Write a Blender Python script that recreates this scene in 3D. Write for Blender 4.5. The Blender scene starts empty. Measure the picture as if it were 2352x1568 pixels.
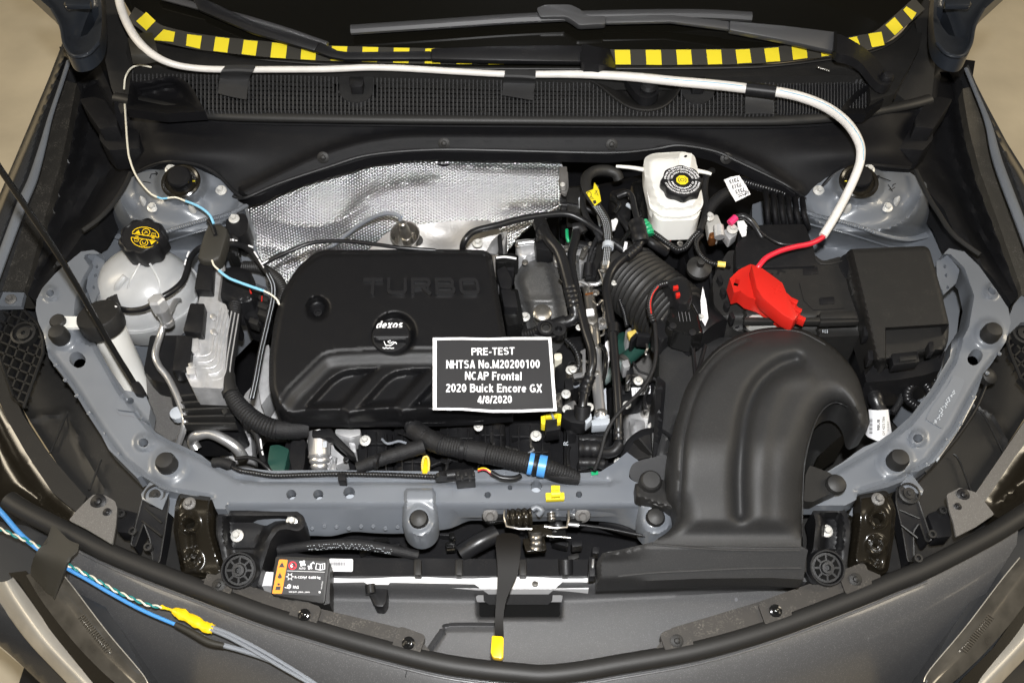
import bpy, bmesh, math, random
from mathutils import Vector, Matrix, geometry
random.seed(7)
S = bpy.context.scene
COL = S.collection
# ------------------------------------------------------------------ camera, light, exposure
F = 2150.0                                   # focal length for a 2352 x 1568 frame
PITCH = math.radians(52.0)
CAM = Vector((0.0, -1.016, 2.15))
cd = bpy.data.cameras.new('camera'); cam = bpy.data.objects.new('camera', cd); COL.objects.link(cam)
cd.sensor_fit = 'HORIZONTAL'; cd.sensor_width = 36.0; cd.lens = F / 2352 * 36.0
cd.clip_start = 0.02; cd.clip_end = 200
cam.location = CAM; cam.rotation_euler = (math.pi / 2 - PITCH, 0, 0)
S.camera = cam
W = bpy.data.worlds.new('World'); S.world = W; W.use_nodes = True
W.node_tree.nodes['Background'].inputs[0].default_value = (1.0, 0.90, 0.75, 1)
W.node_tree.nodes['Background'].inputs[1].default_value = 0.05
def lamp(name, kind, loc, power, color=(1, 1, 1), aim=None, **k):
    d = bpy.data.lights.new(name, kind); d.energy = power; d.color = color
    for a, b in k.items(): setattr(d, a, b)
    o = bpy.data.objects.new(name, d); COL.objects.link(o); o.location = loc
    if aim is not None:
        o.rotation_euler = (Vector(aim) - Vector(loc)).to_track_quat('-Z', 'Y').to_euler()
    return o
lamp('camera_flash', 'SPOT', CAM + Vector((0.02, 0.06, 0.16)), 195, (1.0, 1.0, 1.0), aim=(0, 0.06, 0.85),
     spot_size=math.radians(95), spot_blend=0.9, shadow_soft_size=0.03)
WARM = (1.0, 0.87, 0.66)
lamp('ceiling_lamp', 'AREA', (-2.6, -1.5, 4.2), 18, WARM, aim=(-0.6, 0, 0.5), shape='RECTANGLE', size=0.5, size_y=2.4)
lamp('ceiling_lamp', 'AREA', (2.6, -1.5, 4.2), 28, WARM, aim=(0.6, 0, 0.5), shape='RECTANGLE', size=0.5, size_y=2.4)
lamp('ceiling_lamp', 'AREA', (-4.2, 0.7, 3.6), 92, WARM, aim=(-1.6, 0.7, 0), shape='RECTANGLE', size=0.5, size_y=2.4)
lamp('ceiling_lamp', 'AREA', (4.2, 0.7, 3.6), 88, WARM, aim=(1.6, 0.7, 0), shape='RECTANGLE', size=0.5, size_y=2.4)
S.view_settings.view_transform = 'Standard'; S.view_settings.look = 'None'
S.view_settings.exposure = 0.0; S.view_settings.gamma = 1.0
S.render.engine = 'CYCLES'
S.cycles.max_bounces = 6; S.cycles.use_denoising = True

# ------------------------------------------------------------------ a picture position and a height give a place
CP, SP = math.cos(PITCH), math.sin(PITCH)
FWD = Vector((0, CP, -SP)); UPV = Vector((0, SP, CP))
def ray(x, y):
    return FWD + Vector(((x - 1176) / F, 0, 0)) + UPV * ((784 - y) / F)
def P(x, y, z):
    d = ray(x, y); return CAM + d * ((z - CAM.z) / d.z)
def px(x, y, z):                              # metres per picture unit there
    d = ray(x, y); return ((z - CAM.z) / d.z) / F
# windscreen plane
GA = math.radians(27); G0 = P(1176, 146, 1.045); GN = Vector((0, -math.sin(GA), math.cos(GA)))
def PW(x, y, off=0.0):
    d = ray(x, y); return CAM + d * (((G0 + GN * off - CAM).dot(GN)) / d.dot(GN))
def ss(a, b, t):
    if a == b: return 1.0 if t >= a else 0.0
    t = max(0.0, min(1.0, (t - a) / (b - a))); return t * t * (3 - 2 * t)
def lerp(a, b, t): return a + (b - a) * t
def seg_d(x, y, a, b):
    dx, dy = b[0] - a[0], b[1] - a[1]; L = dx * dx + dy * dy
    t = 0 if L == 0 else max(0, min(1, ((x - a[0]) * dx + (y - a[1]) * dy) / L))
    return math.hypot(x - a[0] - t * dx, y - a[1] - t * dy)
def dpl(pl, x, y): return min(seg_d(x, y, pl[i], pl[i + 1]) for i in range(len(pl) - 1))
def inside(poly, x, y):
    c = False; j = len(poly) - 1
    for i in range(len(poly)):
        if (poly[i][1] > y) != (poly[j][1] > y) and x < (poly[j][0] - poly[i][0]) * (y - poly[i][1]) / (poly[j][1] - poly[i][1]) + poly[i][0]: c = not c
        j = i
    return c
def sd(poly, x, y):                           # positive inside
    d = min(seg_d(x, y, poly[i - 1], poly[i]) for i in range(len(poly)))
    return d if inside(poly, x, y) else -d
def cr(pts, n=6, closed=False):               # Catmull-Rom through points of any dimension
    N = len(pts); out = []
    if N < 3 and not closed: 
        return [tuple(lerp(a, b, k / n) for a, b in zip(pts[0], pts[1])) for k in range(n + 1)]
    def g(i): return pts[i % N] if closed else pts[max(0, min(N - 1, i))]
    for i in range(N if closed else N - 1):
        p0, p1, p2, p3 = g(i - 1), g(i), g(i + 1), g(i + 2)
        for k in range(n):
            t = k / n; t2 = t * t; t3 = t2 * t
            out.append(tuple(0.5 * (2 * b + (c - a) * t + (2 * a - 5 * b + 4 * c - d) * t2 + (3 * b - a - 3 * c + d) * t3) for a, b, c, d in zip(p0, p1, p2, p3)))
    if not closed: out.append(tuple(pts[-1]))
    return out
def rnd(poly, r, n=4):                        # round the corners of a closed outline
    out = []; N = len(poly)
    for i in range(N):
        a, b, c = Vector(poly[i - 1][:2]), Vector(poly[i][:2]), Vector(poly[(i + 1) % N][:2])
        la, lc = (a - b).length, (c - b).length
        rr = min(r, la * 0.45, lc * 0.45); p = b + (a - b) * (rr / la); q = b + (c - b) * (rr / lc)
        for k in range(n + 1):
            t = k / n; out.append(tuple(p * (1 - t) ** 2 + b * (2 * t * (1 - t)) + q * t * t))
    return out
def circ(x, y, rx, ry=None, n=20, a=0):
    ry = rx if ry is None else ry; ca, sa = math.cos(math.radians(a)), math.sin(math.radians(a))
    return [(x + rx * math.cos(t) * ca - ry * math.sin(t) * sa, y + rx * math.cos(t) * sa + ry * math.sin(t) * ca) for t in [2 * math.pi * k / n for k in range(n)]]
def slot(x, y, L, w, a, n=6):                 # stadium hole
    out = []; ca, sa = math.cos(math.radians(a)), math.sin(math.radians(a)); h = (L - w) / 2
    for s, st in ((1, -90), (-1, 90)):
        for k in range(n + 1):
            t = math.radians(st + 180 * k / n); u, v = s * h + w / 2 * math.cos(t), w / 2 * math.sin(t)
            out.append((x + u * ca - v * sa, y + u * sa + v * ca))
    return out
# ------------------------------------------------------------------ mesh collecting
class G:
    def __init__(s): s.v = []; s.f = []
    def add(s, v, f):
        o = len(s.v); s.v += [tuple(a) for a in v]; s.f += [tuple(i + o for i in q) for q in f]; return s
    def tube(s, pts, w=None, r=None, seg=10, n=6, rib=None, flat=1.0, world=False, caps=True, twist=0.0):
        q = cr([tuple(p) for p in pts], n)
        c = [Vector(p[:3]) if world else P(p[0], p[1], p[2]) for p in q]
        if rib:                                # corrugated: (pitch, amplitude)
            pitch, amp = rib; d = [0]
            for i in range(1, len(c)): d.append(d[-1] + (c[i] - c[i - 1]).length)
            m = max(4, int(d[-1] / (pitch / 4))); nc = []; nq = []; j = 0
            for k in range(m + 1):
                t = d[-1] * k / m
                while j < len(d) - 2 and d[j + 1] < t: j += 1
                u = 0 if d[j + 1] == d[j] else (t - d[j]) / (d[j + 1] - d[j])
                nc.append(c[j].lerp(c[j + 1], u)); nq.append(q[j])
            c, q = nc, nq
        N = len(c); rad = []
        for i in range(N):
            if w is not None:
                ww = w(i / (N - 1)) if callable(w) else w
                rr = ww * 0.5 * ((c[i] - CAM).dot(FWD)) / F
            else: rr = r(i / (N - 1)) if callable(r) else r
            if rib: rr *= 1 + rib[1] * (1, 0.6, -1, 0.6)[i % 4]
            rad.append(rr)
        T = [(c[min(i + 1, N - 1)] - c[max(i - 1, 0)]).normalized() for i in range(N)]
        u = T[0].orthogonal().normalized()
        if abs(T[0].z) < 0.9: u = Vector((0, 0, 1)) - T[0] * T[0].z; u.normalize()
        vs = []
        for i in range(N):
            u = (u - T[i] * u.dot(T[i])).normalized(); b = T[i].cross(u)
            for k in range(seg):
                a = 2 * math.pi * k / seg + twist * i
                vs.append(c[i] + (u * math.cos(a) * flat + b * math.sin(a)) * rad[i])
        fs = [(i * seg + k, i * seg + (k + 1) % seg, (i + 1) * seg + (k + 1) % seg, (i + 1) * seg + k) for i in range(N - 1) for k in range(seg)]
        if caps: fs += [tuple(range(seg))[::-1], tuple((N - 1) * seg + k for k in range(seg))]
        return s.add(vs, fs)
    def relief(s, outline, zf, step=8, skirt=0.02, holes=(), hs=0.008, place=None, bottom=None, feats=()):
        Z = zf if callable(zf) else (lambda x, y: zf)
        PL = place or (lambda x, y: P(x, y, Z(x, y)))
        def dens(pl):
            out = []
            for i in range(len(pl)):
                a, b = pl[i], pl[(i + 1) % len(pl)]; L = math.hypot(b[0] - a[0], b[1] - a[1])
                m = max(1, int(L / (step * 1.3)))
                out += [(lerp(a[0], b[0], k / m), lerp(a[1], b[1], k / m)) for k in range(m)]
            return out
        loops = [dens([p[:2] for p in outline])] + [[p[:2] for p in h] for h in holes]
        vs = []; faces = []
        for l in loops: faces.append(list(range(len(vs), len(vs) + len(l)))); vs += l
        xs = [p[0] for p in loops[0]]; ys = [p[1] for p in loops[0]]
        y = min(ys) + step / 2; odd = 0
        near = {}
        def blocked(x, y, r):
            i, j = int(x // 8), int(y // 8)
            return any((p[0] - x) ** 2 + (p[1] - y) ** 2 < r * r for a in (-1, 0, 1) for b in (-1, 0, 1) for p in near.get((i + a, j + b), ()))
        for pl, offs in feats:                 # rows of vertices along crease lines
            for o_ in offs:
                for i in range(len(pl) - 1):
                    a, b = pl[i], pl[i + 1]; dx, dy = b[0] - a[0], b[1] - a[1]; L = math.hypot(dx, dy)
                    if L < 1e-6: continue
                    m = max(1, int(L / (step * 0.8)))
                    for k in range(m):
                        x, y_ = a[0] + dx * k / m - dy / L * o_, a[1] + dy * k / m + dx / L * o_
                        if not inside(loops[0], x, y_) or any(inside(h, x, y_) for h in loops[1:]): continue
                        if min(seg_d(x, y_, l[q - 1], l[q]) for l in loops for q in range(len(l))) < 2.0 or blocked(x, y_, 1.3): continue
                        near.setdefault((int(x // 8), int(y_ // 8)), []).append((x, y_)); vs.append((x, y_))
        while y < max(ys):
            x = min(xs) + (step / 2 if odd else 0)
            cx = []
            for l in loops:
                for i in range(len(l)):
                    a, b = l[i - 1], l[i]
                    if (a[1] > y) != (b[1] > y): cx.append(a[0] + (y - a[1]) * (b[0] - a[0]) / (b[1] - a[1]))
            cx.sort()
            for k in range(0, len(cx) - 1, 2):
                a, b = cx[k] + step * 0.55, cx[k + 1] - step * 0.55
                xx = min(xs) + math.ceil((a - min(xs)) / step) * step + (step / 2 if odd else 0)
                while xx < b:
                    if not near or not blocked(xx, y, step * 0.6): vs.append((xx, y))
                    xx += step
            y += step * 0.87; odd ^= 1
        r = geometry.delaunay_2d_cdt([Vector(p) for p in vs], [], faces, 2, 1e-4)
        ov, of = r[0], r[2]
        top = [PL(p[0], p[1]) for p in ov]
        o = len(s.v); s.add(top, of)
        cnt = {}
        for f in of:
            for i in range(len(f)):
                e = (f[i], f[(i + 1) % len(f)]); cnt[e] = 1
        nb = len(loops[0])
        hl = set()
        low = {}
        hv = [v for l in loops[1:] for v in l]
        for (a, b) in list(cnt):
            if (b, a) in cnt: continue
            ish = any(abs(ov[a][0] - h[0]) + abs(ov[a][1] - h[1]) < 1e-3 for h in hv) if hv else False
            for i in (a, b):
                if (i, ish) not in low:
                    low[(i, ish)] = len(s.v)
                    p = top[i]
                    zb = (p.z - hs) if ish else (bottom(ov[i][0], ov[i][1]) if bottom else p.z - skirt)
                    s.v.append((p.x, p.y, zb))
            s.f.append((o + b, o + a, low[(a, ish)], low[(b, ish)]))
        return s
    def slab(s, poly, z, h, z2=None):          # outline at height z (number, list or function), h thick downwards
        n = len(poly)
        zz = [z(p[0], p[1]) if callable(z) else (z[i] if isinstance(z, (list, tuple)) else z) for i, p in enumerate(poly)]
        t = [P(p[0], p[1], zz[i]) for i, p in enumerate(poly)]
        b = [Vector((p.x, p.y, (p.z - h) if z2 is None else z2)) for p in t]
        return s.add(t + b, [tuple(range(n)), tuple(range(2 * n - 1, n - 1, -1))] + [(i, n + i, n + (i + 1) % n, (i + 1) % n) for i in range(n)])
    def poly3(s, pts, d):                      # world outline extruded by vector d
        n = len(pts); t = [Vector(p) for p in pts]; d = Vector(d)
        return s.add(t + [p + d for p in t], [tuple(range(n)), tuple(range(2 * n - 1, n - 1, -1))] + [(i, n + i, n + (i + 1) % n, (i + 1) % n) for i in range(n)])
    def lathe(s, prof, c, axis=(0, 0, 1), seg=24, lobes=None, sx=1.0):
        A = Vector(axis).normalized(); u = Vector((1, 0, 0)); u = (u - A * u.dot(A)).normalized(); b = A.cross(u)
        c = Vector(c); vs = []
        for r, h in prof:
            for k in range(seg):
                a = 2 * math.pi * k / seg; rr = r * (lobes(a, h) if lobes else 1)
                vs.append(c + u * (rr * math.cos(a) * sx) + b * (rr * math.sin(a)) + A * h)
        m = len(prof)
        fs = [(i * seg + k, i * seg + (k + 1) % seg, (i + 1) * seg + (k + 1) % seg, (i + 1) * seg + k) for i in range(m - 1) for k in range(seg)]
        fs += [tuple(range(seg))[::-1], tuple((m - 1) * seg + k for k in range(seg))]
        return s.add(vs, fs)
    def box(s, c, size, rz=0, rx=0, ry=0):
        M = Matrix.Rotation(math.radians(rz), 3, 'Z') @ Matrix.Rotation(math.radians(ry), 3, 'Y') @ Matrix.Rotation(math.radians(rx), 3, 'X')
        c = Vector(c); v = [c + M @ Vector((a * size[0] / 2, b * size[1] / 2, d * size[2] / 2)) for a in (-1, 1) for b in (-1, 1) for d in (-1, 1)]
        return s.add(v, [(0, 1, 3, 2), (4, 6, 7, 5), (0, 4, 5, 1), (2, 3, 7, 6), (0, 2, 6, 4), (1, 5, 7, 3)])
    def ribbon(s, pts, w, place, closed=False):   # flat strip of width w along picture points
        n = len(pts); L = []
        for i in range(n):
            a = pts[i - 1] if (i > 0 or closed) else pts[i]; b = pts[(i + 1) % n] if (i < n - 1 or closed) else pts[i]
            dx, dy = b[0] - a[0], b[1] - a[1]; l = math.hypot(dx, dy) or 1
            L.append((pts[i][0] - dy / l * w / 2, pts[i][1] + dx / l * w / 2, pts[i][0] + dy / l * w / 2, pts[i][1] - dx / l * w / 2))
        v = [place(q[0], q[1]) for q in L] + [place(q[2], q[3]) for q in L]
        return s.add(v, [(i, (i + 1) % n, n + (i + 1) % n, n + i) for i in range(n if closed else n - 1)])
    def fill(s, poly, place):
        return s.add([place(p[0], p[1]) for p in poly], [tuple(range(len(poly)))])
    def loft(s, rows, nu=8, nv=4, thick=0.004, world=False):
        R = [cr([tuple(p) for p in r], nu) for r in rows]
        Cc = [cr([r[j] for r in R], nv) for j in range(len(R[0]))]
        nj, ni = len(Cc), len(Cc[0])
        pt = [[Vector(Cc[j][i]) if world else P(*Cc[j][i]) for i in range(ni)] for j in range(nj)]
        v = [p for c in pt for p in c]
        f = [(j * ni + i, j * ni + i + 1, (j + 1) * ni + i + 1, (j + 1) * ni + i) for j in range(nj - 1) for i in range(ni - 1)]
        if thick:
            o = len(v); v += [p - Vector((0, 0, thick)) for p in v]
            f += [tuple(k + o for k in q)[::-1] for q in f]
            bd = [j * ni for j in range(nj)] + [(nj - 1) * ni + i for i in range(1, ni)] + [j * ni + ni - 1 for j in range(nj - 2, -1, -1)] + [i for i in range(ni - 2, 0, -1)]
            f += [(bd[k], bd[(k + 1) % len(bd)], bd[(k + 1) % len(bd)] + o, bd[k] + o) for k in range(len(bd))]
        return s.add(v, f)
def mesh(name, g, bev=0.0, seg=2, ang=38, smooth=True):
    m = bpy.data.meshes.new(name); m.from_pydata(g.v, [], g.f)
    bm = bmesh.new(); bm.from_mesh(m)
    bmesh.ops.recalc_face_normals(bm, faces=bm.faces)
    if bev > 0:
        es = [e for e in bm.edges if len(e.link_faces) == 2 and e.calc_face_angle(0) > math.radians(25)]
        bmesh.ops.bevel(bm, geom=es, offset=bev, segments=seg, profile=0.5, affect='EDGES', clamp_overlap=True)
    bm.to_mesh(m); bm.free()
    if smooth:
        m.shade_smooth(); m.set_sharp_from_angle(angle=math.radians(ang))
    return m
ROOTS = []
def thing(name, label, cat, group=None):
    o = bpy.data.objects.new(name, None); COL.objects.link(o); o.empty_display_size = 0.05
    o['label'] = label; o['category'] = cat
    if group: o['group'] = group
    ROOTS.append(o); return o
def part(root, name, g, m, bev=0.0, label=None, kind=None, seg=2, ang=38, smooth=True, parent=None):
    me = mesh(name, g, bev, seg, ang, smooth); me.materials.append(m)
    o = bpy.data.objects.new(name, me); COL.objects.link(o); o.parent = parent or root
    if label: o['label'] = label
    if kind: o['kind'] = kind
    return o
def solo(name, label, cat, g, m, bev=0.0, group=None, seg=2, ang=38, smooth=True, kind=None):
    me = mesh(name, g, bev, seg, ang, smooth); me.materials.append(m)
    o = bpy.data.objects.new(name, me); COL.objects.link(o)
    if label: o['label'] = label
    if cat: o['category'] = cat
    if group: o['group'] = group
    if kind: o['kind'] = kind
    ROOTS.append(o); return o
def settle():                                  # give every object an origin of its own
    def bb(o):
        vs = [o.matrix_basis @ Vector(c) for c in o.bound_box] if o.type == 'MESH' else []
        for c in o.children: vs += bb(c)
        return vs
    def shift(o, base):                        # base: where the parent's origin stands
        if o.type == 'MESH' and not o.get('_own'):
            c = sum((v.co for v in o.data.vertices), Vector()) / max(1, len(o.data.vertices))
            o.data.transform(Matrix.Translation(-c))
        elif o.type == 'MESH': c = o.location.copy()
        else:
            v = bb(o); c = Vector(((min(p.x for p in v) + max(p.x for p in v)) / 2, (min(p.y for p in v) + max(p.y for p in v)) / 2, min(p.z for p in v)))
        o.location = c - base
        for ch in o.children: shift(ch, c)
    for r in ROOTS: shift(r, Vector())
    names = {}
    for r in ROOTS: names.setdefault(r.name.split('.')[0], []).append(r)
    for k, l in names.items():
        if len(l) > 1:
            for r in l: r['group'] = k.replace('_', ' ') + 's on the car' if not r.get('group') else r['group']
    for o in S.objects:
        if '_own' in o: del o['_own']
# ------------------------------------------------------------------ lettering
def glyphs(txt, shear=0.0, bold=0.0):
    cu = bpy.data.curves.new('lettering', 'FONT'); cu.body = txt; cu.size = 1; cu.shear = shear; cu.offset = bold; cu.resolution_u = 3
    o = bpy.data.objects.new('lettering', cu); m = bpy.data.meshes.new_from_object(o)
    v = [tuple(p.co) for p in m.vertices]; f = [tuple(p.vertices) for p in m.polygons]
    bpy.data.objects.remove(o); bpy.data.curves.remove(cu); bpy.data.meshes.remove(m)
    return v, f
def write(g, txt, quad, place, shear=0.0, bold=0.0, h=0.0):   # quad: picture corners TL TR BR BL of the word
    v, f = glyphs(txt, shear, bold)
    x0, x1 = min(p[0] for p in v), max(p[0] for p in v); y0, y1 = min(p[1] for p in v), max(p[1] for p in v)
    out = []
    for p in v:
        a, b = (p[0] - x0) / (x1 - x0), (y1 - p[1]) / (y1 - y0)
        out.append(place(*[lerp(lerp(quad[0][i], quad[1][i], a), lerp(quad[3][i], quad[2][i], a), b) for i in (0, 1)]))
    if h:
        o = len(out); e = {}
        for q in f:
            for i in range(len(q)): e[(q[i], q[(i + 1) % len(q)])] = 1
        sides = [(a, b, b + o, a + o) for (a, b) in e if (b, a) not in e]
        out = out + [Vector(p) + Vector((0, 0, h)) for p in out]
        f = f + [tuple(i + o for i in q) for q in f] + sides
    return g.add(out, f)
# a small stroke alphabet: straight bars and arcs, drawn as flat or raised ribbons
def A_(cx, cy, rx, ry, a0, a1, n=10): return [(cx + rx * math.cos(math.radians(lerp(a0, a1, k / n))), cy + ry * math.sin(math.radians(lerp(a0, a1, k / n)))) for k in range(n + 1)]
def V_(x, a=0, b=1): return [(x, a), (x, b)]
SF = {'P': (.62, [V_(.085), [(0, .915), (.36, .915)] + A_(.36, .715, .2, .2, 90, -90) + [(0, .515)]]),
 'R': (.68, [V_(.085), [(0, .915), (.38, .915)] + A_(.38, .725, .19, .19, 90, -90) + [(0, .535)], [(.34, .53), (.6, 0)]]),
 'E': (.62, [V_(.085), [(0, .915), (.58, .915)], [(0, .52), (.54, .52)], [(0, .085), (.6, .085)]]), '-': (.36, [[(.02, .37), (.34, .37)]]),
 'T': (.64, [[(0, .915), (.62, .915)], V_(.31)]), 'S': (.66, [A_(.32, .72, .235, .195, 25, 270) + A_(.32, .3, .24, .215, 90, -155)]),
 'N': (.72, [V_(.085), V_(.615), [(.09, .98), (.61, .02)]]), 'H': (.7, [V_(.085), V_(.6), [(.1, .52), (.6, .52)]]),
 'A': (.7, [[(.08, 0), (.35, 1)], [(.35, 1), (.62, 0)], [(.17, .27), (.53, .27)]]), 'M': (.84, [V_(.085), V_(.735), [(.1, .98), (.41, .06)], [(.41, .06), (.72, .98)]]),
 'o': (.58, [A_(.28, .365, .2, .28, 0, 360, 16)]), '.': (.26, [[(.03, .085), (.2, .085)]]), '0': (.58, [A_(.28, .5, .195, .415, 0, 360, 18)]),
 '2': (.58, [A_(.28, .72, .2, .195, 165, -35) + [(.09, .12)], [(.02, .085), (.54, .085)]]), '1': (.58, [V_(.34), [(.34, .95), (.1, .78)]]),
 '4': (.58, [V_(.4), [(.38, .95), (.05, .3)], [(0, .27), (.56, .27)]]), '8': (.58, [A_(.28, .74, .17, .175, 0, 360, 14), A_(.28, .3, .2, .215, 0, 360, 14)]),
 'C': (.7, [A_(.36, .5, .275, .415, 50, 310, 16)]), 'G': (.76, [A_(.37, .5, .285, .415, 50, 325, 16), [(.4, .44), (.7, .44)], [(.62, .44), (.62, .08)]]),
 'X': (.68, [[(.06, 0), (.6, 1)], [(.06, 1), (.6, 0)]]), 'F': (.6, [V_(.085), [(0, .915), (.56, .915)], [(0, .5), (.5, .5)]]),
 'r': (.37, [V_(.085, 0, .73), A_(.28, .44, .2, .2, 175, 75)]), 'n': (.57, [V_(.085, 0, .73), A_(.275, .45, .19, .2, 180, 0) + [(.465, 0)]]),
 't': (.35, [V_(.16, .15, .92), [(0, .66), (.33, .66)], A_(.27, .17, .11, .1, 180, 275)]), 'a': (.56, [V_(.43, 0, .5), A_(.25, .47, .18, .18, 0, 160), A_(.25, .22, .17, .15, 0, 360, 14)]),
 'l': (.25, [V_(.1)]), 'i': (.25, [V_(.1, 0, .73), V_(.1, .84, 1)]), 'B': (.7, [V_(.085), [(0, .915), (.38, .915)] + A_(.38, .735, .175, .18, 90, -90) + [(0, .555)], [(0, .53), (.4, .53)] + A_(.4, .305, .2, .22, 90, -90) + [(0, .085)]]),
 'u': (.57, [[(.085, .73), (.085, .28)] + A_(.275, .28, .19, .2, 180, 360), V_(.465, 0, .73)]), 'c': (.52, [A_(.275, .365, .195, .28, 50, 310)]),
 'k': (.54, [V_(.085), [(.1, .3), (.44, .73)], [(.22, .42), (.48, 0)]]), 'e': (.56, [[(.1, .38), (.46, .38)], A_(.275, .365, .195, .28, 0, 315)]),
 'd': (.57, [V_(.465), A_(.26, .365, .185, .28, 0, 360, 16)]), 'x': (.52, [[(.05, 0), (.45, .73)], [(.05, .73), (.45, 0)]]), 's': (.5, [A_(.24, .525, .16, .13, 30, 270) + A_(.24, .22, .165, .14, 90, -150)]),
 '/': (.3, [[(.0, -.02), (.26, 1.02)]]), ' ': (.28, []),
 'T_': (1.3, [[(0, .9), (1.24, .9)], V_(.62)]), 'U_': (1.3, [[(.1, 1), (.1, .3)] + A_(.3, .3, .2, .2, 180, 270, 4) + A_(.94, .3, .2, .2, 270, 360, 4) + [(1.14, 1)]]),
 'R_': (1.3, [V_(.1), [(0, .9), (.95, .9)] + A_(.98, .72, .16, .18, 90, -90, 6) + [(0, .44)], [(.7, .44), (1.2, 0)]]), 'B_': (1.3, [V_(.1), [(0, .9), (.92, .9)] + A_(.94, .71, .16, .19, 90, -90, 6) + [(0, .52)], [(0, .5), (.95, .5)] + A_(.96, .3, .18, .2, 90, -90, 6) + [(0, .1)]]),
 'O_': (1.3, [A_(.3, .7, .2, .2, 90, 180, 4) + A_(.3, .3, .2, .2, 180, 270, 4) + A_(.94, .3, .2, .2, 270, 360, 4) + A_(.94, .7, .2, .2, 0, 90, 4) + [(.3, .9)]])}
def swrite(g, txt, quad, place, t=0.17, h=0.0, gap=0.085, slant=0.0):
    L = []; x = 0
    for ch in (txt if isinstance(txt, list) else list(txt)):
        w, st = SF[ch]
        for s in st: L.append([(p[0] + x, p[1]) for p in s])
        x += w + gap
    x -= gap; eps = 0
    for s in L:
        b = G(); b.ribbon(s, t, lambda u, v: Vector((u, v, 0)))
        eps += 1; out = []
        for p in b.v:
            a, v = (p[0] + slant * p[1]) / x, 1 - p[1]
            q = Vector(place(*[lerp(lerp(quad[0][i], quad[1][i], a), lerp(quad[3][i], quad[2][i], a), v) for i in (0, 1)]))
            out.append(q + Vector((0, 0, 1.5e-5 * (eps % 7))))
        f = list(b.f)
        if h:
            o = len(out); e = {}
            for q in f:
                for i in range(4): e[(q[i], q[(i + 1) % 4])] = 1
            sides = [(a, c, c + o, a + o) for (a, c) in e if (c, a) not in e]
            out = out + [p + Vector((0, 0, h)) for p in out]; f = f + [tuple(i + o for i in q) for q in f] + sides
        g.add(out, f)
    return g
def rect(x, y, w, h, a=0):
    ca, sa = math.cos(math.radians(a)), math.sin(math.radians(a))
    return [(x + u * ca - v * sa, y + u * sa + v * ca) for u, v in ((-w / 2, -h / 2), (w / 2, -h / 2), (w / 2, h / 2), (-w / 2, h / 2))]
def at(z): return lambda x, y: P(x, y, z)
# ------------------------------------------------------------------ materials
def mat(name, col, rough=0.5, metal=0.0, bump=0.0, scale=900, var=0.0, vscale=20, coat=0.0, spec=0.5, sss=0.0, trans=0.0, flake=0.0, dust=0.0, detail=2):
    m = bpy.data.materials.new(name); m.use_nodes = True; nt = m.node_tree; b = nt.nodes['Principled BSDF']
    I = b.inputs; I['Base Color'].default_value = (*col, 1); I['Roughness'].default_value = rough; I['Metallic'].default_value = metal
    I['Specular IOR Level'].default_value = spec
    if coat: I['Coat Weight'].default_value = coat; I['Coat Roughness'].default_value = 0.08
    if sss: I['Subsurface Weight'].default_value = sss; I['Subsurface Radius'].default_value = (0.02, 0.02, 0.02)
    if trans: I['Transmission Weight'].default_value = trans
    tc = nt.nodes.new('ShaderNodeTexCoord'); geo = nt.nodes.new('ShaderNodeNewGeometry')
    def noise(sc, d=2):
        n = nt.nodes.new('ShaderNodeTexNoise'); n.inputs['Scale'].default_value = sc; n.inputs['Detail'].default_value = d
        nt.links.new(tc.outputs['Object'], n.inputs['Vector']); return n
    if bump:
        n = noise(scale, detail); bp = nt.nodes.new('ShaderNodeBump'); bp.inputs['Strength'].default_value = bump; bp.inputs['Distance'].default_value = 0.001
        nt.links.new(n.outputs[0], bp.inputs['Height']); nt.links.new(bp.outputs[0], I['Normal'])
    src = None
    def mixin(fac_socket, c2, base):
        mx = nt.nodes.new('ShaderNodeMix'); mx.data_type = 'RGBA'
        nt.links.new(fac_socket, mx.inputs[0])
        if base is None: mx.inputs[6].default_value = (*col, 1)
        else: nt.links.new(base, mx.inputs[6])
        mx.inputs[7].default_value = (*c2, 1); return mx.outputs[2]
    def ramp(sock, a, b_, lo=0.0, hi=1.0):
        r = nt.nodes.new('ShaderNodeMapRange'); r.inputs[1].default_value = a; r.inputs[2].default_value = b_; r.inputs[3].default_value = lo; r.inputs[4].default_value = hi
        nt.links.new(sock, r.inputs[0]); return r.outputs[0]
    if var:
        n = noise(vscale, 5); src = mixin(ramp(n.outputs[0], 0.35, 0.7), tuple(max(0, c * (1 - var)) for c in col), src)
        rr = ramp(n.outputs[0], 0.3, 0.7, max(0.02, rough - 0.1 * var * 2), min(1, rough + 0.1 * var * 2)); nt.links.new(rr, I['Roughness'])
    if flake:
        v = nt.nodes.new('ShaderNodeTexVoronoi'); v.inputs['Scale'].default_value = 1300; nt.links.new(tc.outputs['Object'], v.inputs['Vector'])
        sp = nt.nodes.new('ShaderNodeSeparateColor'); nt.links.new(v.outputs['Color'], sp.inputs[0])
        src = mixin(ramp(sp.outputs[0], 0.86, 1.0, 0.0, flake), (0.55, 0.55, 0.55), src)
    if dust:
        n = noise(45, 6); n2 = noise(420, 3); mu = nt.nodes.new('ShaderNodeMath'); mu.operation = 'MULTIPLY'
        nt.links.new(ramp(n.outputs[0], 0.45, 0.75), mu.inputs[0]); nt.links.new(ramp(n2.outputs[0], 0.5, 0.75, 0, dust), mu.inputs[1])
        src = mixin(mu.outputs[0], (0.22, 0.2, 0.17), src)
    if src is not None: nt.links.new(src, I['Base Color'])
    return m
M = {}
M['black'] = mat('black_plastic', (0.0095, 0.0095, 0.0105), 0.42, bump=0.12, scale=1400, dust=0.10, spec=0.28)
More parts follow.
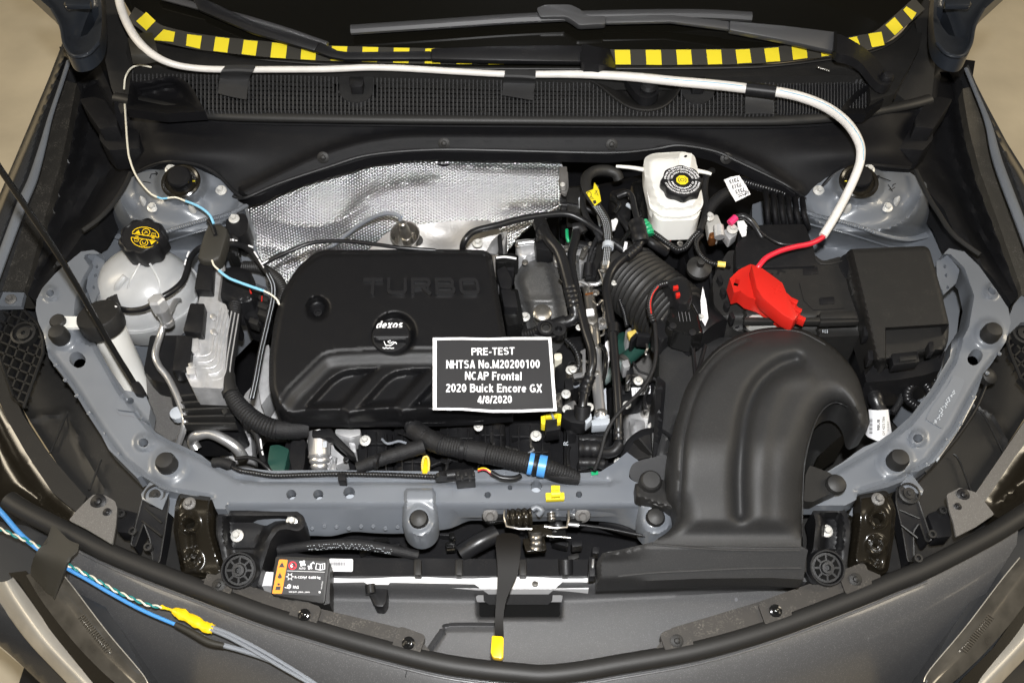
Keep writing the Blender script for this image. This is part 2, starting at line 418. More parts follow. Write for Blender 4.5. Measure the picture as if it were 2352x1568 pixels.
M['cover'] = mat('cover_plastic', (0.0062, 0.0062, 0.007), 0.42, bump=0.25, scale=1600, dust=0.04, spec=0.32)
M['void'] = mat('painted_recess_shade', (0.004, 0.004, 0.004), 0.8, spec=0.1)  # near-black colour carries the shade of openings and slots
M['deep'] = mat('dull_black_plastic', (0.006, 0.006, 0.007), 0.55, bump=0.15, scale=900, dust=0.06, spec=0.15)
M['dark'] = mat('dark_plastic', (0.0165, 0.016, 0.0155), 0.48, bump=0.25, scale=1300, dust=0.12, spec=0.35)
M['grain'] = mat('grained_plastic', (0.019, 0.019, 0.0195), 0.52, bump=0.4, scale=1500, flake=0.03, dust=0.09, spec=0.4)
M['shroud'] = mat('shroud_plastic', (0.060, 0.060, 0.062), 0.5, bump=0.4, scale=1500, flake=0.10, dust=0.05)
M['rubber'] = mat('rubber', (0.014, 0.0135, 0.013), 0.55, bump=0.15, scale=700)
M['hose'] = mat('hose_rubber', (0.010, 0.010, 0.011), 0.33, bump=0.08, scale=800, spec=0.45)
M['cloth'] = mat('cloth_tape', (0.008, 0.008, 0.009), 0.6, bump=1.0, scale=650, spec=0.4)
M['gloss'] = mat('black_enamel', (0.008, 0.008, 0.008), 0.12, bump=0.05, scale=60)
M['brownblack'] = mat('dipped_black_steel', (0.012, 0.010, 0.007), 0.2, bump=0.03, scale=60)
M['paint'] = mat('grey_body_paint', (0.150, 0.163, 0.184), 0.38, bump=0.04, scale=120, coat=0.25, var=0.16, vscale=7, dust=0.10)
M['metallic'] = mat('dark_metallic_paint', (0.125, 0.125, 0.128), 0.34, metal=0.4, coat=0.6, flake=0.24)
M['fender'] = mat('gloss_dark_paint', (0.05, 0.052, 0.056), 0.22, metal=0.35, coat=0.9)
M['alu'] = mat('cast_aluminium', (0.68, 0.68, 0.69), 0.45, metal=0.6, bump=0.3, scale=500, var=0.25, vscale=60)
M['bright'] = mat('bright_aluminium', (0.72, 0.72, 0.73), 0.3, metal=0.85, bump=0.1, scale=300)
M['steel'] = mat('steel', (0.42, 0.40, 0.37), 0.3, metal=0.9, bump=0.1, scale=300, var=0.3, vscale=40)
M['zinc'] = mat('zinc_coating', (0.62, 0.61, 0.58), 0.4, metal=0.35)
M['cast'] = mat('dark_cast_iron', (0.085, 0.085, 0.085), 0.45, metal=0.3, bump=0.5, scale=700, flake=0.25)
M['white'] = mat('white_plastic', (0.78, 0.77, 0.73), 0.3, sss=0.15, bump=0.04, scale=80)
M['tank'] = mat('milky_plastic', (0.72, 0.73, 0.74), 0.30, trans=0.45, sss=0.25, bump=0.15, scale=40, var=0.12, vscale=25)
M['conduit'] = mat('white_conduit', (0.74, 0.71, 0.67), 0.4, var=0.12, vscale=30)
M['paper'] = mat('white_paper', (0.82, 0.82, 0.84), 0.6)
M['ink'] = mat('black_print', (0.022, 0.022, 0.024), 0.55, bump=0.3, scale=1500)
M['ink2'] = mat('grey_print', (0.12, 0.12, 0.13), 0.6)
M['red'] = mat('red_plastic', (0.50, 0.016, 0.010), 0.36, bump=0.1, scale=500)
M['redwire'] = mat('red_cable', (0.66, 0.02, 0.04), 0.35)
M['yellow'] = mat('yellow_tape', (0.74, 0.60, 0.018), 0.5, bump=0.1, scale=200)
M['yellow2'] = mat('yellow_plastic', (0.80, 0.52, 0.01), 0.32)
M['pale'] = mat('pale_yellow_plastic', (0.75, 0.55, 0.12), 0.4)
M['blackt'] = mat('matt_black_tape', (0.024, 0.022, 0.017), 0.6, bump=0.1, scale=300)
M['duct'] = mat('grey_cloth_tape', (0.030, 0.030, 0.031), 0.65, bump=0.6, scale=1100)
M['blue'] = mat('blue_cable', (0.07, 0.28, 0.66), 0.4)
M['lblue'] = mat('light_blue_cable', (0.22, 0.52, 0.72), 0.45)
M['teal'] = mat('teal_wire', (0.01, 0.22, 0.22), 0.4)
M['cream'] = mat('cream_wire', (0.74, 0.70, 0.58), 0.45)
M['greywire'] = mat('grey_cable', (0.19, 0.205, 0.23), 0.45)
M['orange'] = mat('orange_print', (0.88, 0.28, 0.01), 0.4)
M['green'] = mat('green_plastic', (0.01, 0.30, 0.12), 0.4)
M['dgreen'] = mat('dark_green_plastic', (0.012, 0.05, 0.038), 0.5)
M['pgreen'] = mat('dull_grey_green', (0.10, 0.13, 0.125), 0.45)
M['lgrey'] = mat('light_grey_plastic', (0.42, 0.45, 0.49), 0.4)
M['pink'] = mat('pink_plastic', (0.70, 0.03, 0.14), 0.4)
M['copper'] = mat('copper', (0.55, 0.22, 0.08), 0.3, metal=0.9)
M['silver'] = mat('painted_aluminium', (0.78, 0.78, 0.79), 0.45, metal=0.25, bump=0.1, scale=200, var=0.1, vscale=40)
M['grille'] = mat('grille_plastic', (0.058, 0.058, 0.060), 0.38, bump=0.1, scale=900)
M['hinge'] = mat('satin_grey_paint', (0.020, 0.024, 0.031), 0.36, coat=0.2)
M['letter'] = mat('smooth_cover_plastic', (0.013, 0.013, 0.014), 0.24, spec=0.9)
M['strap'] = mat('dark_strap_steel', (0.006, 0.005, 0.004), 0.5, spec=0.1)
M['shield'] = mat('grey_sheet_metal', (0.33, 0.32, 0.31), 0.45, metal=0.7, bump=0.3, scale=200, var=0.2, vscale=30)
M['plate'] = mat('grey_bracket', (0.14, 0.135, 0.13), 0.45, metal=0.3, bump=0.35, scale=900, flake=0.25)
M['glass'] = mat('dark_glass', (0.005, 0.0046, 0.0034), 0.04, spec=0.4)
M['lens'] = mat('headlamp_lens', (0.17, 0.155, 0.13), 0.18, metal=0.5, coat=1.0, var=0.5, vscale=25)
M['chrome'] = mat('chrome', (0.80, 0.76, 0.68), 0.34, metal=0.6, var=0.3, vscale=14)
M['floor'] = mat('concrete', (0.72, 0.64, 0.49), 0.7, bump=0.3, scale=40, var=0.32, vscale=2.2)
def foil():                                    # hexagonal dimples, normals worked out exactly
    m = mat('embossed_foil', (0.52, 0.525, 0.535), 0.29, metal=1.0); nt = m.node_tree; b = nt.nodes['Principled BSDF']
    tc = [n for n in nt.nodes if n.type == 'TEX_COORD'][0]; geo = [n for n in nt.nodes if n.type == 'NEW_GEOMETRY'][0]
    s = math.sin(math.radians(55)); c = math.cos(math.radians(55)); k = 2 * math.pi / 0.0053
    acc = geo.outputs['Normal']
    for a in (0, 60, 120):
        ca, sa = math.cos(math.radians(a)), math.sin(math.radians(a)); D = (ca, sa * c, sa * s)
        d = nt.nodes.new('ShaderNodeVectorMath'); d.operation = 'DOT_PRODUCT'; d.inputs[1].default_value = tuple(v * k for v in D)
        nt.links.new(tc.outputs['Object'], d.inputs[0])
        si = nt.nodes.new('ShaderNodeMath'); si.operation = 'SINE'; nt.links.new(d.outputs['Value'], si.inputs[0])
        sc = nt.nodes.new('ShaderNodeVectorMath'); sc.operation = 'SCALE'; sc.inputs[0].default_value = tuple(0.45 * v for v in D); nt.links.new(si.outputs[0], sc.inputs['Scale'])
        ad = nt.nodes.new('ShaderNodeVectorMath'); ad.operation = 'ADD'; nt.links.new(acc, ad.inputs[0]); nt.links.new(sc.outputs[0], ad.inputs[1]); acc = ad.outputs[0]
    no = nt.nodes.new('ShaderNodeVectorMath'); no.operation = 'NORMALIZE'; nt.links.new(acc, no.inputs[0]); nt.links.new(no.outputs[0], b.inputs['Normal'])
    return m
M['foil'] = foil()
def bolt_mesh(name, m, hexr=0.55):
    g = G(); g.lathe([(1, 0), (1, 0.16), (0.92, 0.24), (hexr * 1.08, 0.34)], (0, 0, 0), seg=16)
    g.lathe([(hexr, 0.2), (hexr, 0.85), (hexr * 0.86, 0.98)], (0, 0, 0), seg=6)
    me = mesh(name, g, 0, ang=25); me.materials.append(m); return me
BM = {k: bolt_mesh('bolt', M[k]) for k in ('zinc', 'steel', 'black', 'plate')}
def push_mesh(name, m):
    g = G(); g.lathe([(1, 0), (1, 0.1), (0.72, 0.22), (0.5, 0.25), (0.5, 0.3), (0.42, 0.48), (0.2, 0.58), (0.02, 0.6)], (0, 0, 0), seg=18)
    me = mesh(name, g, 0, ang=30); me.materials.append(m); return me
PM = {k: push_mesh('push_pin', M[k]) for k in ('black', 'dark', 'gloss')}
def inst(root, name, me, x, y, z, w, axis=(0, 0, 1), label=None, world=None, spin=0, parent=None):
    o = bpy.data.objects.new(name, me); COL.objects.link(o); p = world or P(x, y, z)
    o.location = p; r = w / 2 * ((p - CAM).dot(FWD)) / F; o.scale = (r, r, r)
    o.rotation_euler = (Vector(axis).to_track_quat('Z', 'Y') @ Matrix.Rotation(spin, 3, 'Z').to_quaternion()).to_euler()
    o['_own'] = 1; o.parent = parent or root
    if label: o['label'] = label
    return o
def bolt(root, x, y, z, w=24, k='zinc', axis=(0, -0.2, 1), **kw): return inst(root, 'bolt', BM[k], x, y, z, w, axis, spin=random.random(), **kw)
def pin(root, x, y, z, w=24, k='dark', axis=(0, -0.3, 1), **kw): return inst(root, 'push_pin', PM[k], x, y, z, w, axis, **kw)
# ================================================================== the floor
g = G(); g.add([(-60, -60, 0), (60, -60, 0), (60, 60, 0), (-60, 60, 0)], [(0, 1, 2, 3)])
solo('floor', 'bare tan concrete floor either side of the car', None, g, M['floor'], kind='structure')
g = G(); g.add([(-0.9, -0.5, 0.42), (0.9, -0.5, 0.42), (0.9, 1.0, 0.42), (-0.9, 1.0, 0.42), (-0.9, -0.5, 0.40), (0.9, -0.5, 0.40), (0.9, 1.0, 0.40), (-0.9, 1.0, 0.40)],
    [(0, 1, 2, 3), (7, 6, 5, 4), (0, 4, 5, 1), (1, 5, 6, 2), (2, 6, 7, 3), (3, 7, 4, 0)])
solo('dark_underfill', 'dull black sheet added below the engine bay so gaps stay dark', 'dark_underfill', g, M['deep'])  # added black fill, its colour reads as shadow in the gaps

# ================================================================== windscreen and its tape
ws = thing('windscreen', 'dark glossy windscreen above the slotted cowl panel', 'windscreen')
go = rnd([(262, -40), (318, 60), (366, 93), (560, 128), (760, 143), (1176, 150), (1660, 149), (1800, 138), (1925, 124), (2040, 85), (2110, 22), (2150, -60), (2170, -420), (180, -420)], 30)
g = G(); g.relief(go, 0, 60, skirt=0.006, place=lambda x, y: PW(x, y, 0)); part(ws, 'pane', g, M['glass'])
tape = thing('hazard_tape', 'black and yellow checkered tape along the lower windscreen edge', 'tape')
mid = [(300, 32), (325, 48), (355, 70), (383, 81), (446, 95), (510, 103), (576, 110), (640, 116), (710, 121), (780, 124), (852, 126), (923, 128), (994, 129), (1068, 129.5), (1140, 130), (1250, 131), (1431, 132), (1501, 132), (1571, 132), (1641, 131), (1708, 130), (1774, 126), (1836, 120), (1902, 113), (1964, 101), (2013, 91), (2054, 60), (2090, 28), (2112, 8)]
mid = cr(mid, 4)
g = G(); 
a = G(); a.ribbon(mid, 36, lambda x, y: PW(x, y, 0.0012)); part(tape, 'backing', a, M['blackt'])
SQ = [[(336, 28), (357, 48), (336, 70), (313, 49)], [(376, 68), (402, 74), (398, 96), (352, 92)], [(430, 79), (463.5, 83), (459, 112), (427, 105)], [(495, 85), (527, 88.5), (522, 121), (490, 117)],
 [(560, 92), (592, 95), (587, 128), (555, 124)], [(625, 98), (660, 101), (656, 134), (621, 132)], [(693, 102), (728, 104), (724, 138), (690.5, 136)], [(762.6, 106), (798, 107), (794, 140), (759.5, 139)],
 [(833, 108), (869, 109), (866, 142.5), (831, 142)], [(904.5, 110), (940.5, 110.7), (938.4, 145), (902.7, 144)], [(977, 112), (1012, 112), (1011.5, 146), (975.6, 145.5)], [(1048.6, 112), (1085, 112), (1084.5, 147), (1048.6, 147)], [(1121, 112), (1158, 112), (1157.5, 148), (1121.5, 148)],
 [(1412, 115), (1447, 115), (1449, 148), (1414, 148)], [(1483, 115), (1518, 115), (1520, 149), (1485, 148.5)], [(1553, 114.6), (1587, 114.6), (1590, 148), (1556, 148.5)], [(1622, 114.6), (1656, 114.6), (1659, 147), (1626, 148)],
 [(1689.5, 114.6), (1722, 113), (1726.5, 144), (1693.5, 146)], [(1755, 112), (1788, 109), (1792, 140.6), (1760, 142.5)], [(1818, 106), (1851, 103), (1855, 133), (1822, 137.5)], [(1884, 98), (1915, 93), (1919, 125), (1887, 130)],
 [(1944, 89), (1968, 84), (1976, 105), (1952, 114)], [(1994.7, 78), (2024.6, 73.4), (2031.7, 103.6), (2003, 108.6)], [(2034, 58), (2054.6, 39.6), (2074.7, 63.8), (2055.4, 81)], [(2074.7, 23), (2082, 15), (2105, 30), (2095, 46)]]
for q in SQ:
    g = G(); g.relief(q, 0, 30, skirt=0.0006, place=lambda x, y: PW(x, y, 0.0022)); part(tape, 'yellow_square', g, M['yellow'])

# ================================================================== cowl
cw = thing('cowl', 'black slotted air intake cowl below the windscreen', 'cowl')
band = [(300, 40), (364, 94), (427, 109), (490, 119), (555, 127), (656, 136), (760, 143), (1012, 151), (1158, 153), (1414, 153), (1660, 152), (1790, 146), (1920, 130), (2010, 112), (2062, 85), (2100, 45), (2125, 45), (2112, 110), (2080, 170), (2055, 215), (2000, 232), (1995, 172), (1700, 178), (1300, 177), (1150, 172), (1000, 168), (780, 164), (600, 158), (420, 156), (305, 156), (290, 120)]
g = G(); g.relief(band, lambda x, y: 1.032 + 0.004 * math.sin(min(1, max(0, (y - 100) / 60)) * 3), 14, skirt=0.03); part(cw, 'rear_band', g, M['dark'])
g = G(); g.tube([(330, 78, 1.04), (380, 99, 1.042), (560, 131, 1.044), (760, 147, 1.044), (1012, 155, 1.044), (1250, 157, 1.044), (1660, 155, 1.044), (1790, 149, 1.044), (1920, 133, 1.044), (2012, 114, 1.044), (2065, 85, 1.044), (2100, 45, 1.044)], w=9, seg=8, flat=0.5); part(cw, 'edge_strip', g, M['rubber'])
topb = [(300, 158), (420, 160), (600, 163), (780, 168), (1000, 171), (1150, 176), (1300, 179), (1480, 183), (1700, 182), (1995, 174)]
botb = [(300, 246), (470, 254), (600, 256), (850, 259), (1200, 262), (1790, 263), (1960, 259), (1995, 250)]
def yi(pl, x):
    for a, b in zip(pl, pl[1:]):
        if a[0] <= x <= b[0]: return lerp(a[1], b[1], (x - a[0]) / (b[0] - a[0]))
    return pl[0][1] if x < pl[0][0] else pl[-1][1]
CUP = cr([(1340, 178), (1375, 196), (1405, 220), (1440, 244), (1482, 254), (1522, 246), (1550, 222), (1566, 190), (1560, 176)], 4)
SCOOP = cr([(300, 178), (310, 188), (345, 184), (380, 176), (410, 178), (440, 200), (458, 232), (472, 256)], 4) + [(380, 262), (290, 250)]
SCOOP2 = cr([(1925, 262), (1945, 232), (1975, 205), (2005, 188)], 4) + [(2030, 230), (1990, 262)]
TAB1 = [(780, 164), (857, 166), (857, 212)] + [(818 + 39 * math.cos(t), 206 + 29 * math.sin(t)) for t in [math.pi * k / 12 for k in range(13)]]
TAB2 = [(1567, 178), (1642, 178), (1642, 205)] + [(1604 + 38 * math.cos(t), 206 + 32 * math.sin(t)) for t in [math.pi * k / 12 for k in range(13)]]
ZG = 1.016
g = G(); x = 305.0
while x < 1782:
    y0, y1 = yi(topb, x), yi(botb, x)
    k = y0
    run = None
    yy = y0
    while yy <= y1 + 0.1:
        bad = inside(CUP, x, yy) or inside(SCOOP, x, yy) or inside(TAB1, x, yy) or inside(TAB2, x, yy)
        if not bad and run is None: run = yy
        if (bad or yy + 3 > y1) and run is not None:
            if yy - run > 4: g.slab([(x - 1.3, run), (x + 1.3, run), (x + 1.3, yy), (x - 1.3, yy)], ZG + 0.003, 0.008)
            run = None
        yy += 3
    x += 9.2
part(cw, 'upright_bars', g, M['grille'], kind='stuff', smooth=False); g = G()
for k in range(9):
    xs = [300 + 12 * i for i in range(125)]; run = []
    for xx in xs + [None]:
        ok = False
        if xx is not None:
            yy = lerp(yi(topb, xx) + 6, yi(botb, xx) - 2, k / 8); ok = not (inside(CUP, xx, yy) or inside(SCOOP, xx, yy) or inside(TAB1, xx, yy) or inside(TAB2, xx, yy))
        if ok: run.append((xx, yy))
        elif run:
            if len(run) > 1:
                for a, b in zip(run[::4], run[4::4] + [run[-1]]):
                    if b[0] > a[0]: g.slab([(a[0], a[1] - 1.3), (b[0], b[1] - 1.3), (b[0], b[1] + 1.3), (a[0], a[1] + 1.3)], ZG - 0.002, 0.005)
            run = []
part(cw, 'cross_bars', g, M['dark'], kind='stuff', smooth=False)
g = G(); g.relief([(1782, 181), (1995, 174), (2002, 200), (1990, 252), (1960, 258), (1782, 262)], ZG - 0.004, 20); part(cw, 'ribbed_panel', g, M['black'])
g = G(); x = 1786
while x < 1990: g.slab([(x, 186), (x + 2, 186), (x + 2, yi(botb, x) - 3), (x, yi(botb, x) - 3)], ZG, 0.005); x += 7.2
x = 1786
while x < 1980: g.slab([(x, 177), (x + 5, 177), (x + 5, 183), (x, 183)], ZG + 0.006, 0.01); x += 9
part(cw, 'rib', g, M['grille'], kind='stuff', smooth=False)
g = G(); g.relief(CUP, lambda x, y: 1.022 - 0.03 * ss(0, 26, sd(CUP, x, y)), 6, skirt=0.02); part(cw, 'pivot_cup', g, M['dark'])
g = G(); g.tube([(p[0], p[1], 1.024) for p in CUP[2:-3]], w=6, seg=6, n=2); part(cw, 'cup_rim', g, M['dark'])
g = G(); g.relief(SCOOP, lambda x, y: 1.03 - 0.035 * ss(0, 34, sd(SCOOP, x, y)), 7, skirt=0.02); part(cw, 'corner_scoop', g, M['deep'])
g = G(); g.relief(SCOOP2, lambda x, y: 1.03 - 0.02 * ss(0, 20, sd(SCOOP2, x, y)), 7, skirt=0.02); part(cw, 'corner_scoop', g, M['deep'])
for T in (TAB1, TAB2):
    g = G(); g.relief(T, ZG + 0.005, 14, skirt=0.012); t = part(cw, 'clip_tab', g, M['grain'])
    cx = (T[0][0] + T[1][0]) / 2
    g = G(); g.slab(rnd([(cx - 17, 176), (cx + 17, 176), (cx + 14, 200), (cx - 14, 200)], 5), ZG + 0.022, 0.02); part(cw, 'clip', g, M['black'], 0.002, parent=t)
g = G(); g.relief([(285, 150), (2010, 150), (2060, 240), (1990, 285), (400, 285), (280, 250)], 0.955, 60, skirt=0.05); part(cw, 'drain_floor', g, M['void'])  # near-black sheet, shade between the bars is in its colour
g = G()
for k in range(46):
    x = random.uniform(560, 1560); y = random.uniform(195, 262); g.slab(rect(x, y, random.uniform(6, 26), random.uniform(2, 4), random.uniform(-8, 8)), 0.975, 0.006)
part(cw, 'drain_clip', g, M['shield'], kind='stuff')

cs = thing('cowl_seal', 'long matt black rubber seal across the front of the slotted panel', 'rubber seal')
g = G(); g.tube([(266, 224, 0.99), (320, 234, 0.995), (380, 246, 1.0), (440, 258, 1.002), (500, 265, 1.004), (620, 269, 1.005), (900, 273, 1.005), (1176, 275, 1.005), (1500, 277, 1.005), (1750, 277, 1.005), (1860, 273, 1.004), (1950, 265, 1.002), (2040, 250, 0.996), (2100, 238, 0.992), (2135, 228, 0.99)], w=27, seg=14, flat=0.75); part(cs, 'bulb', g, M['rubber'])
g = G(); g.tube([(270, 240, 0.98), (380, 262, 0.985), (500, 281, 0.987), (900, 288, 0.987), (1500, 292, 0.987), (1800, 291, 0.987), (1950, 280, 0.985), (2130, 244, 0.975)], w=7, seg=8); part(cs, 'lip', g, M['black'])

pl = thing('plenum', 'large black plastic panel hanging under the cowl seal', 'panel')
up = [(262, 232), (380, 258), (500, 278), (900, 286), (1500, 290), (1800, 288), (1950, 276), (2140, 240)]
lo = [(2110, 330), (2092, 388), (2040, 384), (1990, 380), (1950, 386), (1915, 402), (1888, 430), (1868, 462), (1850, 464), (1800, 428), (1740, 398), (1690, 374), (1640, 352), (1585, 338), (1530, 338), (1470, 350), (1400, 356), (1200, 352), (1000, 349), (930, 352), (850, 362), (760, 388), (690, 408), (640, 428), (600, 448), (560, 458), (535, 440), (505, 408), (470, 386), (430, 376), (385, 374), (345, 384), (310, 402), (270, 330)]
ridge = [(560, 440), (700, 372), (790, 338), (870, 320), (960, 312), (1200, 312), (1480, 313), (1560, 322), (1640, 340), (1740, 380), (1830, 440)]
ridge = cr(ridge, 3)
def zpl(x, y):
    t = (y - 285) / 180; z = 0.985 - 0.085 * t
    d = dpl(ridge, x, y); below = y > yi(ridge, x) and 560 < x < 1830
    z += 0.012 * (1 - ss(0, 16, d)) if not below else 0.012 - 0.004 * ss(2, 30, d)
    for cx in (416, 1970): z += 0.02 * math.exp(-((x - cx) / 150) ** 2 - ((y - 350) / 45) ** 2)
    z -= 0.025 * math.exp(-((x - 300) / 50) ** 2) + 0.025 * math.exp(-((x - 2110) / 50) ** 2)
    return z
g = G(); g.relief(up + lo, zpl, 11, skirt=0.02, feats=[(ridge, (-12, -4, 0, 6))]); part(pl, 'sheet', g, M['deep'])
g = G(); g.tube([(p[0], p[1] - 2, zpl(p[0], p[1] - 4) + 0.002) for p in cr([(535, 452), (562, 457), (640, 424), (760, 384), (850, 358), (1000, 346), (1200, 349), (1400, 353), (1500, 345), (1560, 336), (1640, 349), (1690, 371), (1800, 424), (1850, 460)], 3)], w=8, seg=8, n=2); part(pl, 'lower_lip', g, M['black'])
g = G(); g.tube([(x, y - 1, zpl(x, y) + 0.003) for x, y in ((312, 400), (345, 383), (385, 373), (430, 375), (470, 385), (505, 407), (535, 439), (558, 457))], w=8, seg=8); part(pl, 'arch_lip', g, M['black'])
g = G(); g.tube([(x, y - 1, zpl(x, y) + 0.003) for x, y in ((1870, 460), (1890, 428), (1916, 401), (1950, 385), (1990, 379), (2040, 383), (2090, 387))], w=8, seg=8); part(pl, 'arch_lip', g, M['black'])
for x, y in ((742, 362), (1020, 330), (1405, 332), (1668, 364)): pin(pl, x, y, zpl(x, y) + 0.002, 27, 'dark', axis=(0, -0.9, 0.6))
# side trims beside the windscreen
g = G(); g.relief([(205, 0), (276, -10), (290, 50), (320, 90), (360, 120), (420, 152), (330, 160), (302, 190), (300, 240), (278, 262), (255, 200), (235, 110), (228, 60)], lambda x, y: 1.06 - 0.0003 * y, 14, skirt=0.05)
solo('pillar_trim', 'dark trim wedge at the windscreen corner above the slim cream lead', 'trim', g, M['dark'])
g = G(); g.relief([(2102, 40), (2120, -10), (2160, 20), (2150, 130), (2140, 225), (2090, 240), (2060, 215), (2085, 160), (2110, 100)], lambda x, y: 1.055 - 0.0003 * y, 14, skirt=0.05)
solo('pillar_trim', 'dark trim wedge at the windscreen corner beside the far wiper pivot', 'trim', g, M['dark'])

for q, nm in (([(136, 108), (300, 90), (300, 245), (165, 222)], 'prop rod'), ([(2090, 120), (2240, 140), (2225, 235), (2090, 250)], 'fuse box')):
    g = G(); g.relief(q, 0.90, 40, skirt=0.2); solo('gap_filler', 'dull black filler added below the bonnet mount on the %s side' % nm, 'shield', g, M['deep'])  # black filler added to blot out bright floor in the gap
# ================================================================== wipers
def PWz(x, y, off): 
    p = PW(x, y, off); return (p.x, p.y, p.z)
def wblade(root, pts, w, off):
    q = cr(pts, 5); c = [PWz(x, y, off) for x, y in q]
    g = G(); g.tube(c, r=lambda t: w / 2 * 0.00088, seg=8, n=2, flat=0.8, world=True); b = part(root, 'blade', g, M['grille'])
    g = G(); g.tube([PWz(x, y + w * 0.3, off - 0.008) for x, y in q], r=0.0035, seg=6, n=2, world=True); part(root, 'wiper_rubber', g, M['deep'], parent=b)
w1 = thing('windscreen_wiper', 'black wiper whose arm pivots in the middle of the slotted cowl', 'wiper')
wblade(w1, [(360, -10), (450, 14), (560, 42), (660, 72), (752, 104)], 17, 0.018)
def bar(root, name, poly, off, th, m=M['black'], bev=0.003):
    g = G(); t = [PW(p[0], p[1], off) for p in poly]; g.poly3(t, -GN * th); return part(root, name, g, m, bev)
bar(w1, 'arm_end', [(440, -8), (470, -4), (585, 50), (735, 96), (722, 117), (580, 76), (455, 22)], 0.028, 0.01)
g = G(); g.poly3([PW(p[0], p[1], 0.028) for p in [(735, 96), (775, 116), (800, 119), (991, 117), (991, 135), (792, 136), (760, 131), (722, 117)]], -GN * 0.01); part(w1, 'arm_rod', g, M['black'], 0.002)
bar(w1, 'arm', [(990, 111), (1130, 105), (1250, 103), (1338, 104), (1338, 142), (1150, 139), (990, 135)], 0.034, 0.016)
g = G(); g.relief(cr([(1336, 104), (1365, 107), (1404, 114), (1438, 130), (1467, 153), (1490, 178), (1510, 196), (1512, 215), (1492, 226), (1470, 222), (1449, 200), (1428, 170), (1404, 155), (1363, 147), (1336, 143)], 3, closed=True), lambda x, y: 1.078 - 0.048 * ss(1372, 1440, x), 7, skirt=0.018); part(w1, 'pivot_arm', g, M['black'])
g = G(); g.lathe([(0.016, 0), (0.0165, 0.008), (0.012, 0.014), (0.002, 0.016)], P(1489, 204, 1.032), (0, -0.2, 1)); part(w1, 'pivot_cap', g, M['black'])
for y in (104, 146):
    g = G(); g.lathe([(0.006, -0.005), (0.006, 0.005)], P(1343, y, 1.07), (1, 0, 0), 10); part(w1, 'hinge_pin', g, M['gloss'])
w2 = thing('windscreen_wiper', 'black wiper reaching across the glass from the corner pivot', 'wiper')
wblade(w2, [(806, 69), (1000, 56), (1191, 43), (1400, 35), (1600, 33), (1726, 39)], 25, 0.022)
bar(w2, 'adapter', rnd([(1232, 18), (1253, 10), (1310, 10), (1332, 20), (1349, 36), (1392, 36), (1392, 55), (1330, 58), (1312, 45), (1298, 38), (1240, 39)], 6), 0.038, 0.018, M['grille'])
bar(w2, 'arm_rod', [(1391, 37), (1500, 34), (1545, 34), (1676, 48), (1676, 68), (1540, 50), (1391, 53)], 0.036, 0.01, M['grille'])
bar(w2, 'arm', [(1676, 47), (1800, 58), (1922, 73), (1922, 119), (1800, 92), (1676, 69)], 0.042, 0.016, M['grille'])
g = G(); g.relief(cr([(1920, 78), (1963, 96), (2000, 122), (2029, 153), (2050, 175), (2046, 192), (2028, 197), (2008, 183), (1979, 146), (1953, 130), (1920, 119)], 3, closed=True), lambda x, y: 1.098 - 0.04 * ss(1940, 2030, x), 7, skirt=0.018); part(w2, 'pivot_arm', g, M['black'])
g = G(); g.lathe([(0.0125, 0), (0.0125, 0.006), (0.009, 0.011), (0.002, 0.012)], P(2036, 180, 1.058), (0, -0.2, 1)); part(w2, 'pivot_cap', g, M['black'])
g = G(); g.tube([(1919, 76, 1.102), (1918, 118, 1.096)], w=8, seg=8); part(w2, 'hinge_pin', g, M['gloss'])
g = G(); g.tube([(1876, 154, 1.05), (1905, 163, 1.045)], w=6, seg=8, rib=(0.004, 0.2)); solo('spring', 'small bare coil spring lying on the cowl under a wiper arm', 'spring', g, M['steel'])

